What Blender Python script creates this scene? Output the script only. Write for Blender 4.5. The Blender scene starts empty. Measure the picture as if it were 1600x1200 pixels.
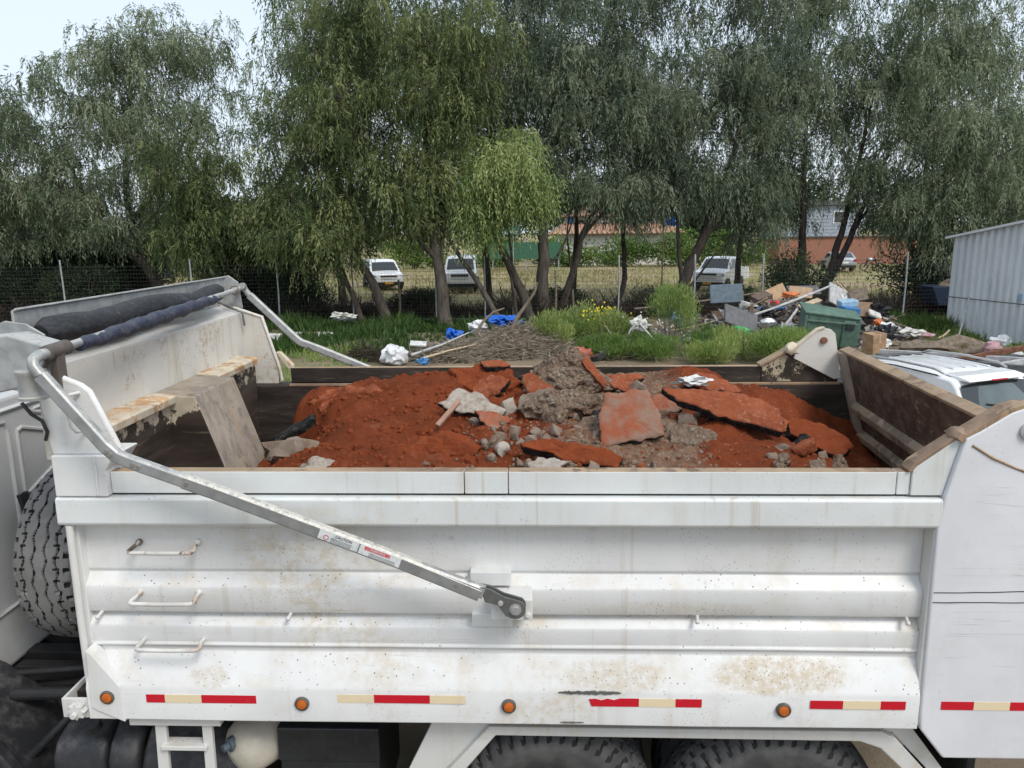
import bpy, bmesh, math, random
import numpy as np
from mathutils import Vector, Matrix, Euler, noise

R = math.radians
rnd = random.Random(7)
rng = np.random.default_rng(11)
sc = bpy.context.scene
COL = sc.collection

# ------------------------------------------------------------------ camera
PITCH, YAW, ROLL, EYE = R(11.45), R(2.1), R(0.6), 3.45
fw = Vector((-math.sin(YAW)*math.cos(PITCH), math.cos(YAW)*math.cos(PITCH), -math.sin(PITCH)))
rt = Vector((math.cos(YAW), math.sin(YAW), 0))
up = rt.cross(fw)
rt2 = rt*math.cos(ROLL) - up*math.sin(ROLL)
up2 = up*math.cos(ROLL) + rt*math.sin(ROLL)
cd = bpy.data.cameras.new('camera')
cam = bpy.data.objects.new('camera', cd); COL.objects.link(cam)
cd.sensor_width = 36; cd.lens = 27.0; cd.clip_start = 0.05; cd.clip_end = 2000
cam.matrix_world = Matrix(((rt2.x, up2.x, -fw.x, 0), (rt2.y, up2.y, -fw.y, 0), (rt2.z, up2.z, -fw.z, EYE), (0, 0, 0, 1)))
sc.camera = cam

# ------------------------------------------------------------------ light: bright overcast
SUN_EL, SUN_AZ = R(50), R(140)          # azimuth clockwise from +Y: behind the camera, to the right
w = bpy.data.worlds.new('World'); sc.world = w; w.use_nodes = True
wn = w.node_tree; bg = wn.nodes['Background']
sky = wn.nodes.new('ShaderNodeTexSky'); sky.sky_type = 'NISHITA'; sky.sun_disc = False
sky.sun_elevation = SUN_EL; sky.sun_rotation = SUN_AZ; sky.dust_density = 4.0; sky.air_density = 1.2; sky.ozone_density = 2.0
cl = wn.nodes.new('ShaderNodeMix'); cl.data_type = 'RGBA'; cl.inputs[0].default_value = 0.72
cl.inputs[7].default_value = (5.8, 6.5, 7.3, 1)      # even cloud cover over the clear sky
wn.links.new(sky.outputs[0], cl.inputs[6]); wn.links.new(cl.outputs[2], bg.inputs[0])
bg.inputs[1].default_value = 0.12
sl = bpy.data.lights.new('sun', 'SUN'); sl.energy = 1.5; sl.angle = R(20); sl.color = (1, 0.96, 0.9)
sun = bpy.data.objects.new('sun', sl); COL.objects.link(sun)
sd = Vector((math.sin(SUN_AZ)*math.cos(SUN_EL), math.cos(SUN_AZ)*math.cos(SUN_EL), math.sin(SUN_EL)))
sun.rotation_euler = sd.to_track_quat('Z', 'Y').to_euler(); sun.location = sd*40
vs = sc.view_settings; vs.view_transform = 'Standard'; vs.look = 'None'; vs.exposure = 0.52; vs.gamma = 1.0; vs.use_curve_mapping = False
sc.cycles.use_denoising = True; sc.cycles.max_bounces = 6; sc.cycles.transparent_max_bounces = 4; sc.cycles.sample_clamp_indirect = 4

# ------------------------------------------------------------------ material helpers
class NT:
    def __init__(s, name):
        s.m = bpy.data.materials.new(name); s.m.use_nodes = True
        s.t = s.m.node_tree; s.b = s.t.nodes['Principled BSDF']
        s.oc = s.t.nodes.new('ShaderNodeTexCoord').outputs['Object']
    def n(s, ty): return s.t.nodes.new(ty)
    def l(s, a, b):
        if isinstance(a, bpy.types.NodeSocket): s.t.links.new(a, b)
        elif isinstance(a, tuple) and len(a) == 3 and hasattr(b.default_value, '__len__') and len(b.default_value) == 4: b.default_value = (*a, 1)
        else: b.default_value = a
    def map(s, scale, rot=(0, 0, 0), loc=(0, 0, 0)):
        m = s.n('ShaderNodeMapping'); m.inputs['Scale'].default_value = scale; m.inputs['Rotation'].default_value = rot; m.inputs['Location'].default_value = loc
        s.l(s.oc, m.inputs[0]); return m.outputs[0]
    def noise(s, scale=5, detail=4, rough=.55, vec=None, dist=0):
        n = s.n('ShaderNodeTexNoise'); n.inputs['Scale'].default_value = scale; n.inputs['Detail'].default_value = detail
        n.inputs['Roughness'].default_value = rough; n.inputs['Distortion'].default_value = dist
        s.l(vec or s.oc, n.inputs['Vector']); return n.outputs[0]
    def voro(s, scale, vec=None, out=0):
        n = s.n('ShaderNodeTexVoronoi'); n.inputs['Scale'].default_value = scale; s.l(vec or s.oc, n.inputs['Vector']); return n.outputs[out]
    def step(s, f, a, b):
        n = s.n('ShaderNodeMapRange'); n.interpolation_type = 'SMOOTHSTEP'
        n.inputs[1].default_value = a; n.inputs[2].default_value = b; s.l(f, n.inputs[0]); return n.outputs[0]
    def math(s, op, a, b=0.0):
        n = s.n('ShaderNodeMath'); n.operation = op; s.l(a, n.inputs[0]); s.l(b, n.inputs[1]); return n.outputs[0]
    def mul(s, a, b): return s.math('MULTIPLY', a, b)
    def mix(s, f, a, b):
        n = s.n('ShaderNodeMix'); n.data_type = 'RGBA'; s.l(f, n.inputs[0]); s.l(a, n.inputs[6]); s.l(b, n.inputs[7]); return n.outputs[2]
    def pos(s):
        n = s.n('ShaderNodeSeparateXYZ'); s.l(s.oc, n.inputs[0]); return n.outputs
    def nz(s):
        g = s.n('ShaderNodeNewGeometry'); n = s.n('ShaderNodeSeparateXYZ'); s.l(g.outputs['Normal'], n.inputs[0]); return n.outputs[2]
    def bump(s, h, strength=.3, dist=.02):
        n = s.n('ShaderNodeBump'); n.inputs['Strength'].default_value = strength; n.inputs['Distance'].default_value = dist
        s.l(h, n.inputs['Height']); s.l(n.outputs[0], s.b.inputs['Normal'])
    def done(s, col, rough=.6, metal=0.0, spec=.5):
        s.l(col, s.b.inputs['Base Color']); s.l(rough, s.b.inputs['Roughness']); s.l(metal, s.b.inputs['Metallic'])
        s.b.inputs['Specular IOR Level'].default_value = spec; return s.m

M = {}
def plain(name, col, rough=.6, metal=0.0, var=.25, scale=6, spec=.4):
    k = NT(name); f = k.noise(scale, 5, .6); f2 = k.noise(scale*9, 3)
    a = tuple(c*(1-var) for c in col); b = tuple(min(1, c*(1+var)) for c in col)
    c = k.mix(k.step(f, .3, .7), a, b); c = k.mix(k.mul(k.step(f2, .5, .8), var*(.2 if max(col) < .05 else 1)), c, (.25, .22, .18))
    M[name] = k.done(c, rough, metal, spec); return M[name]

def paint(name, base=(.69, .70, .695), streak=.35, specks=1.0, rust=.3, stain=.4, rough=.42, scratch=.32, wear=0, spots=()):
    k = NT(name)
    lo = tuple(c*.86 for c in base)
    c = k.mix(k.step(k.noise(1.3, 4), .3, .7), base, lo)
    c = k.mix(k.mul(k.step(k.noise(7, 6, .65), .45, .75), .25), c, (.52, .50, .45))
    s1 = k.noise(1, 5, .6, k.map((9, 9, .7)))
    c = k.mix(k.mul(k.step(s1, .52, .78), streak), c, (.42, .36, .27))
    s2 = k.mul(k.step(k.noise(1.1, 3), .52, .72), k.step(k.noise(14, 5, .7), .42, .62))
    up_ = k.step(k.nz(), .15, .6)
    c = k.mix(k.mul(s2, stain), c, (.47, .37, .22))
    dust = k.mul(k.mul(up_, k.step(k.noise(5, 6, .7), .45, .7)), stain)
    c = k.mix(dust, c, (.50, .42, .30))
    sm = k.step(k.noise(2.2, 3), .36, .60)
    v = k.math('SUBTRACT', 1, k.step(k.voro(34), .07, .15))
    amt = k.math('ADD', .35, k.mul(up_, .65))
    c = k.mix(k.mul(k.mul(v, k.mul(sm, amt)), .8*specks), c, (.10, .085, .07))
    v2 = k.math('SUBTRACT', 1, k.step(k.voro(85), .10, .2))
    c = k.mix(k.mul(k.mul(v2, k.step(k.noise(3.1, 3), .5, .65)), .5*specks), c, (.22, .18, .14))
    sx = k.noise(1, 3, .5, k.map((.35, 3, 22), (0, R(2), 0)), 0.9)
    ln = k.math('SUBTRACT', 1, k.step(k.math('ABSOLUTE', k.math('SUBTRACT', sx, .5)), .001, .006))
    c = k.mix(k.mul(k.mul(ln, k.step(k.noise(1.7, 2), .44, .58)), scratch), c, (.30, .28, .26))
    dr = k.mul(k.step(k.noise(1, 3, .5, k.map((26, 26, .35))), .60, .70), k.step(k.noise(1.3, 3), .48, .6)); c = k.mix(k.mul(dr, streak), c, (.36, .27, .17))
    rr = k.mul(k.step(k.noise(6, 8, .72), .62, .70), k.step(k.noise(1.9, 2), .5, .6))
    c = k.mix(k.mul(rr, rust), c, (.25, .12, .05))
    for (sx_, sz_, rx_, rz__, am) in spots:      # old mud splashes with a shape of their own
        p = k.pos(); ex = k.math('POWER', k.mul(k.math('SUBTRACT', p[0], sx_), 1/rx_), 2); ez = k.math('POWER', k.mul(k.math('SUBTRACT', p[2], sz_), 1/rz__), 2)
        dd = k.math('ADD', k.math('ADD', ex, ez), k.mul(k.math('SUBTRACT', k.noise(7, 6, .7), .5), 2.2)); mk = k.math('SUBTRACT', 1, k.step(dd, .35, 1.15))
        c = k.mix(k.mul(k.mul(mk, k.step(k.noise(30, 6, .75), .30, .62)), am), c, (.44, .35, .22))
        c = k.mix(k.mul(mk, k.mul(k.math('SUBTRACT', 1, k.step(k.voro(55), .10, .2)), .8)), c, (.10, .08, .06))
    if wear:
        wv = k.mul(k.step(k.noise(2.2, 7, .75), .50, .62), k.step(k.noise(26, 6, .75), .46, .60)); c = k.mix(k.mul(wv, .8), c, (.34, .25, .15))
        w2 = k.mul(k.step(k.noise(1.5, 4), .45, .65), k.math('SUBTRACT', 1, k.step(k.math('ABSOLUTE', k.math('SUBTRACT', k.noise(5, 3, .5, None, 2.5), .5)), .004, .014))); c = k.mix(k.mul(w2, .6), c, (.25, .2, .16))
    k.bump(k.noise(2.6, 3), .22, .03)
    M[name] = k.done(c, k.math('ADD', rough, k.mul(s2, .3)), 0, .45); return M[name]

def flaky(name, paintcol, under, thr, streakdir=(1.2, 1.2, 9), rough=.6, dust=.35, zfade=None):
    """old paint worn through to dark steel; zfade=(z_bare, z_painted)"""
    k = NT(name)
    u = k.mix(k.step(k.noise(1, 6, .65, k.map(streakdir)), .35, .7), under, tuple(min(1, x*2.2+.01) for x in under))
    u = k.mix(k.mul(k.step(k.noise(1, 4, .6, k.map((streakdir[0]*2.2, streakdir[1]*2.2, streakdir[2]*2.5))), .58, .72), dust), u, (.33, .25, .16))
    p = k.mix(k.step(k.noise(5, 5), .35, .7), paintcol, tuple(x*.7 for x in paintcol))
    p = k.mix(k.mul(k.step(k.noise(1, 4, .6, k.map((10, 10, .8))), .52, .7), .55), p, (.36, .20, .08))
    f = k.noise(9, 9, .72)
    f = k.math('ADD', f, k.mul(k.math('SUBTRACT', k.noise(1.6, 3), .5), .7))
    if zfade:
        z = k.pos()[2]; f = k.math('ADD', f, k.math('SUBTRACT', k.mul(k.step(z, *zfade), .7), .35))
    msk = k.step(f, thr, thr+.025)
    k.bump(msk, .25, .004)
    M[name] = k.done(k.mix(msk, u, p), rough, 0, .35); return M[name]

paint('white_paint')
paint('white_sill', base=(.70, .705, .70), stain=.55, specks=1.9, streak=.22, rust=.3, spots=((1.08, 1.43, .34, .085, .75), (.35, 1.42, .26, .075, .55), (-1.55, 1.40, .10, .05, .4), (.62, 1.72, .5, .06, .3)))
paint('white_upper', base=(.66, .685, .68), stain=.4, streak=.38, rust=.8)
paint('white_worn', base=(.62, .60, .55), stain=1.0, streak=1.0, rust=.9, specks=2.0, wear=1)
paint('white_rear', base=(.68, .69, .72), stain=.1, streak=.15, specks=.6, scratch=.4)
paint('frame_white', base=(.62, .62, .60), stain=.4, specks=.7, streak=.4)
paint('cab_grey', base=(.60, .61, .62), stain=.15, specks=.15, streak=.15, rust=0, rough=.3, scratch=.1)
flaky('inner_dark', (.30, .25, .18), (.020, .015, .012), .80, (2.5, 2.5, 16), dust=.22)
flaky('inner_flaked', (.55, .48, .36), (.028, .02, .015), .60, zfade=(2.0, 2.60))
flaky('inner_speckled', (.52, .44, .31), (.03, .022, .016), .60, (6, 6, 6))
flaky('tailgate_inner', (.26, .19, .125), (.052, .036, .025), .68, (2, 9, 14), dust=.55)
flaky('tailgate_rib', (.34, .27, .19), (.13, .095, .065), .50, (3, 3, 9), dust=.5)
flaky('worn_edge', (.36, .26, .165), (.15, .10, .065), .46, (3, 3, 3))
flaky('rusty_ledge', (.60, .52, .40), (.31, .19, .10), .40, (3, 3, 3))
flaky('rung_paint', (.66, .65, .62), (.07, .055, .045), .42, (5, 5, 5), dust=.1)
flaky('dusty_steel', (.34, .29, .23), (.17, .145, .12), .5, (7, 7, 2), dust=.2)
k = NT('galvanised'); c = k.mix(k.step(k.noise(16, 4), .35, .7), (.42, .43, .43), (.30, .31, .31)); c = k.mix(k.mul(k.step(k.nz(), .3, .8), k.step(k.noise(30, 5, .7), .3, .65)), c, (.52, .50, .44))
k.done(c, .48, .35); M['galvanised'] = k.m
k = NT('arm_grey'); c = k.mix(k.step(k.noise(14, 4), .35, .7), (.25, .255, .25), (.19, .195, .19)); c = k.mix(k.mul(k.step(k.nz(), .2, .6), k.step(k.noise(40, 6, .75), .28, .58)), c, (.56, .54, .48)); M['arm_grey'] = k.done(c, .5, .15)
k = NT('arm_silver'); c = k.mix(k.step(k.noise(14, 4), .35, .7), (.34, .35, .35), (.25, .26, .26)); c = k.mix(k.mul(k.step(k.nz(), .2, .7), k.step(k.noise(30, 5, .7), .35, .65)), c, (.50, .49, .45)); M['arm_silver'] = k.done(c, .42, .35)
plain('arm_dark', (.13, .135, .13), .45, .3)
k = NT('rubber'); c = k.mix(k.step(k.noise(9, 5), .4, .7), (.045, .045, .047), (.085, .083, .08)); k.bump(k.noise(40, 3), .2, .004); M['rubber'] = k.done(c, .75)
k = NT('rubber_grey'); c = k.mix(k.step(k.noise(5, 5), .35, .7), (.23, .225, .22), (.15, .147, .142)); k.bump(k.noise(40, 3), .2, .004); M['rubber_grey'] = k.done(c, .8)
plain('black_plastic', (.022, .024, .027), .42, 0, .3, 4)
k = NT('tank_black'); c = k.mix(k.mul(k.step(k.noise(5, 6, .7), .45, .7), k.math('ADD', .25, k.mul(k.step(k.nz(), .1, .8), .75))), (.018, .019, .022), (.105, .10, .095)); k.bump(k.noise(3, 3), .3, .03); M['tank_black'] = k.done(c, .5)
plain('black_void', (.012, .012, .012), .8)
plain('chassis_black', (.02, .02, .021), .6)
k = NT('tarp_cloth'); c = k.mix(k.step(k.noise(12, 5, .6, k.map((2, 2, 6))), .4, .65), (.010, .0105, .012), (.026, .027, .030)); c = k.mix(k.mul(k.step(k.noise(7, 5, .7), .6, .7), .5), c, (.22, .2, .17)); k.bump(k.noise(14, 4), .4, .02); M['tarp_cloth'] = k.done(c, .6)
k = NT('blue_cloth'); c = k.mix(k.step(k.noise(9, 6, .65, k.map((1, 2.5, 3))), .35, .75), (.018, .026, .058), (.075, .072, .080)); k.bump(k.noise(25, 4), .5, .02); M['blue_cloth'] = k.done(c, .6)
k = NT('reflector_red'); c = k.mix(k.mul(k.step(k.noise(20, 5, .7), .62, .7), .3), (.52, .008, .022), (.4, .2, .2)); M['reflector_red'] = k.done(c, .3)
k = NT('reflector_cream'); c = k.mix(k.mul(k.step(k.noise(14, 5, .7), .5, .7), .5), (.72, .60, .40), (.6, .52, .42)); M['reflector_cream'] = k.done(c, .35)
M['amber'] = plain('amber', (.48, .12, .02), .25, 0, .15, 30)
plain('lamp_rubber', (.10, .085, .075), .7)
k = NT('sticker_white'); c = k.mix(k.step(k.noise(60, 6, .75), .5, .64), (.62, .64, .64), (.40, .42, .44)); M['sticker_white'] = k.done(c, .5)
k = NT('sticker_red'); c = k.mix(k.step(k.noise(70, 6, .75), .5, .66), (.55, .07, .08), (.6, .5, .48)); M['sticker_red'] = k.done(c, .5)
plain('print_black', (.03, .03, .03), .6)
plain('tank_cream', (.52, .48, .40), .35, 0, .15)
# load
def soilmat(name, a, b, c3, sc_=1.0):
    k = NT(name)
    c = k.mix(k.step(k.noise(3*sc_, 6, .65), .3, .7), a, b)
    c = k.mix(k.mul(k.step(k.noise(28*sc_, 5, .7), .5, .7), .6), c, c3)
    v = k.math('SUBTRACT', 1, k.step(k.voro(42), .05, .12))
    c = k.mix(k.mul(v, k.step(k.noise(4, 2), .5, .65)), c, (.45, .38, .30))
    h = k.math('ADD', k.noise(40, 6, .75), k.mul(k.noise(140, 4, .7), .4))
    k.bump(h, .9, .018); M[name] = k.done(c, .95, 0, .1)
soilmat('red_soil', (.265, .064, .024), (.165, .040, .016), (.30, .090, .040))
soilmat('red_crust', (.34, .100, .046), (.20, .055, .026), (.42, .22, .145))
k = NT('brown_rubble'); vd = k.voro(34); vc = k.voro(34, out=1); v2 = k.voro(75)
hs = k.n('ShaderNodeSeparateColor'); k.l(vc, hs.inputs[0])
c = k.mix(k.step(k.noise(5, 6, .7), .35, .65), (.33, .245, .18), (.22, .145, .10)); c = k.mix(k.mul(k.step(hs.outputs[0], .35, .9), k.math('SUBTRACT', 1, k.step(vd, .25, .5))), c, (.40, .345, .28)); c = k.mix(k.mul(k.step(k.noise(2.2, 4), .55, .66), .6), c, (.22, .065, .03))
h = k.math('ADD', k.math('SUBTRACT', 1, k.mul(vd, 1.6)), k.math('ADD', k.mul(k.noise(60, 6, .8), .8), k.mul(v2, -.5))); k.bump(h, 1.0, .035); M['brown_rubble'] = k.done(c, .95, 0, .1)
k = NT('slab_mixed'); f = k.noise(3.4, 6, .65)
c = k.mix(k.step(f, .42, .58), (.27, .082, .042), (.24, .155, .115)); c = k.mix(k.step(k.noise(2.3, 5, .6, k.map((1, 1, 1), loc=(.3, .1, .6))), .54, .64), c, (.47, .42, .37)); k.bump(k.noise(40, 6, .75), .6, .01); M['slab_mixed'] = k.done(c, .95, 0, .1)
k = NT('asphalt_edge'); v = k.voro(60, out=1); c = k.mix(k.step(k.noise(30, 6, .7), .45, .7), (.012, .012, .013), (.085, .075, .068)); k.bump(k.noise(45, 6, .8), 1.0, .03); M['asphalt_edge'] = k.done(c, .85, 0, .3)
k = NT('pale_concrete'); c = k.mix(k.step(k.noise(22, 6, .75), .4, .65), (.42, .375, .325), (.27, .22, .18)); c = k.mix(k.mul(k.step(k.noise(4, 5, .7), .55, .66), .8), c, (.25, .07, .03)); k.bump(k.noise(60, 6, .8), .8, .012); M['pale_concrete'] = k.done(c, .95, 0, .1)
k = NT('grey_stone'); c = k.mix(k.step(k.noise(7, 6, .7), .35, .7), (.27, .215, .17), (.15, .10, .07)); c = k.mix(k.mul(k.step(k.noise(3, 3), .55, .68), .7), c, (.24, .075, .035)); k.bump(k.noise(50, 6, .8), .8, .012); M['grey_stone'] = k.done(c, .95, 0, .15)
# setting
def barkmat(name, a, b):
    k = NT(name); v = k.map((9, 9, 1.6)); f = k.noise(1, 6, .7, v); c = k.mix(k.step(f, .35, .65), a, b); c = k.mix(k.mul(k.step(k.voro(2.6), .1, .2), 1.0), (.03, .025, .02), c)
    k.bump(f, .8, .05); M[name] = k.done(c, .9, 0, .15)
barkmat('bark', (.055, .046, .039), (.125, .106, .088))
barkmat('bark_dark', (.040, .033, .028), (.085, .072, .060))
def leafmat(name, cols):
    k = NT(name); a = k.n('ShaderNodeAttribute'); a.attribute_name = 'tint'
    r_ = k.n('ShaderNodeValToRGB'); el = r_.color_ramp.elements
    while len(el) < len(cols): el.new(.5)
    for i, cc in enumerate(cols): el[i].position = i/(len(cols)-1); el[i].color = (*cc, 1)
    k.l(a.outputs['Fac'], r_.inputs[0])
    d = k.b; k.l(r_.outputs[0], d.inputs['Base Color']); d.inputs['Roughness'].default_value = .55; d.inputs['Specular IOR Level'].default_value = .35
    tr = k.n('ShaderNodeBsdfTranslucent'); k.l(r_.outputs[0], tr.inputs[0]); ms = k.n('ShaderNodeMixShader'); ms.inputs[0].default_value = .42
    k.l(d.outputs[0], ms.inputs[1]); k.l(tr.outputs[0], ms.inputs[2]); k.l(ms.outputs[0], k.t.nodes['Material Output'].inputs[0]); M[name] = k.m
leafmat('leaf_grey', [(.085, .120, .066), (.150, .198, .112), (.220, .270, .160), (.300, .335, .215)])
leafmat('leaf_dark', [(.066, .102, .066), (.122, .168, .108), (.190, .238, .150), (.270, .305, .195)])
leafmat('leaf_olive', [(.050, .082, .030), (.115, .155, .058), (.190, .232, .088), (.300, .330, .140)])
leafmat('leaf_bright', [(.120, .185, .055), (.220, .300, .098), (.310, .390, .142), (.410, .465, .195)])
leafmat('leaf_weed', [(.075, .140, .030), (.155, .250, .058), (.245, .340, .090), (.340, .400, .135)])
leafmat('leaf_grass', [(.040, .085, .018), (.070, .130, .030), (.110, .165, .042), (.22, .20, .09)])
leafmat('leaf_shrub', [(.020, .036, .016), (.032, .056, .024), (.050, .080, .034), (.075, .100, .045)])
leafmat('dry_brush', [(.028, .022, .017), (.050, .040, .030), (.080, .064, .048), (.12, .10, .075)])
leafmat('dry_fronds', [(.20, .165, .125), (.32, .27, .21), (.44, .38, .30), (.54, .48, .39)])
leafmat('straw', [(.30, .24, .13), (.36, .30, .16), (.22, .22, .08), (.14, .18, .05)])
leafmat('scraps', [(.55, .55, .53), (.30, .22, .14), (.08, .08, .09), (.20, .16, .12), (.42, .40, .37), (.10, .17, .30), (.36, .24, .13), (.5, .5, .5)])
k = NT('ground_dirt'); p = k.pos()
c = k.mix(k.step(k.noise(.35, 6, .6), .38, .62), (.16, .125, .088), (.235, .19, .13)); c = k.mix(k.mul(k.step(k.noise(.9, 6, .7), .5, .66), .6), c, (.095, .115, .045))
fld = k.step(k.math('ADD', p[1], k.mul(k.noise(.4, 3), 4)), 34, 38)
fc = k.mix(k.step(k.noise(.25, 6, .65), .36, .6), (.33, .255, .175), (.22, .215, .085)); fc = k.mix(k.step(k.noise(2.2, 5, .7), .5, .7), fc, (.37, .31, .21))
k.bump(k.noise(3, 8, .7), .5, .1); M['ground_dirt'] = k.done(k.mix(fld, c, fc), .95, 0, .1)
plain('post_metal', (.36, .38, .39), .5, .3)
plain('wire_dark', (.055, .056, .058), .6, .2)
plain('old_wood', (.17, .135, .10), .85, 0, .35, 9)
plain('rusty_iron', (.16, .07, .04), .8, .2, .4, 9)
k = NT('shed_metal'); c = k.mix(k.step(k.noise(1, 4, .6, k.map((1.2, 1.2, .5))), .35, .65), (.66, .68, .70), (.75, .77, .78)); c = k.mix(k.mul(k.step(k.noise(1, 5, .6, k.map((9, 9, .7))), .55, .75), .35), c, (.26, .24, .22)); M['shed_metal'] = k.done(c, .42, .15)
k = NT('car_white'); c = k.mix(k.mul(k.step(k.noise(3, 5, .7), .45, .7), .15), (.80, .81, .82), (.6, .58, .54)); M['car_white'] = k.done(c, .22, 0, .5); k.b.inputs['Coat Weight'].default_value = .6
plain('car_silver', (.42, .44, .46), .28, .5, .1)
plain('car_dark', (.025, .027, .03), .25, 0, .2)
plain('car_black_trim', (.02, .02, .022), .5)
k = NT('car_glass'); M['car_glass'] = k.done((.022, .028, .030), .06, 0, .6)
k = NT('car_glass_reflection'); c = k.mix(k.step(k.noise(1.3, 2), .4, .62), (.055, .075, .076), (.10, .128, .128)); M['car_glass_reflection'] = k.done(c, .08, 0, .6)  # lighter blotchy tone standing in for a reflection on the rear window
plain('tail_red', (.40, .015, .03), .25)
plain('head_lamp', (.62, .64, .66), .15, .2)
plain('plate_yellow', (.70, .36, .02), .5)
plain('chrome', (.6, .6, .6), .2, .9, .05)
plain('house_white', (.66, .64, .60), .85)
k = NT('roof_tile'); c = k.mix(k.step(k.noise(2.5, 5, .7), .35, .65), (.30, .15, .095), (.42, .29, .20)); c = k.mix(k.step(k.voro(4, out=1), .5, .9), c, (.30, .16, .10)); M['roof_tile'] = k.done(c, .9)
k = NT('brick_orange'); br = k.n('ShaderNodeTexBrick'); br.inputs['Scale'].default_value = 3.0; br.inputs['Color1'].default_value = (.30, .105, .06, 1); br.inputs['Color2'].default_value = (.23, .09, .055, 1); br.inputs['Mortar'].default_value = (.35, .25, .2, 1); k.l(k.map((1, 1, 1), (R(90), 0, 0)), br.inputs['Vector']); M['brick_orange'] = k.done(br.outputs[0], .9)
plain('siding_blue', (.30, .34, .40), .8)
plain('window_dark', (.05, .055, .06), .15)
plain('hoarding_green', (.035, .12, .07), .7)
plain('sign_teal', (.04, .13, .12), .6)
plain('sign_white', (.75, .78, .76), .6)
for nm, col in dict(bin_green=(.075, .135, .105), bin_green_lid=(.095, .165, .130), blue_grey=(.105, .145, .175), slate_grey=(.10, .10, .105), white_plastic=(.60, .60, .59), dirty_white=(.55, .54, .50), cardboard=(.36, .235, .14), cardboard_dark=(.24, .16, .105), tan_board=(.40, .26, .14), blue_tarp=(.015, .12, .52), blue_plastic=(.05, .17, .36), light_blue=(.30, .45, .58), black_bag=(.015, .015, .018), red_plastic=(.45, .035, .03), orange_plastic=(.6, .16, .04), brown_cloth=(.14, .10, .08), pink_plastic=(.42, .25, .27), pale_timber=(.48, .37, .25), grey_pipe=(.40, .40, .40), net_green=(.06, .55, .20), skip_blue=(.008, .024, .055), yellow_plastic=(.55, .40, .03), brick_red=(.33, .09, .05), cloudy_bag=(.60, .61, .62), petal_yellow=(.70, .58, .02), petal_white=(.75, .75, .7), tile_brown=(.30, .17, .12)).items():
    plain(nm, col, .25 if 'bag' in nm or nm == 'blue_tarp' else .55, 0, .22, 7)

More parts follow.
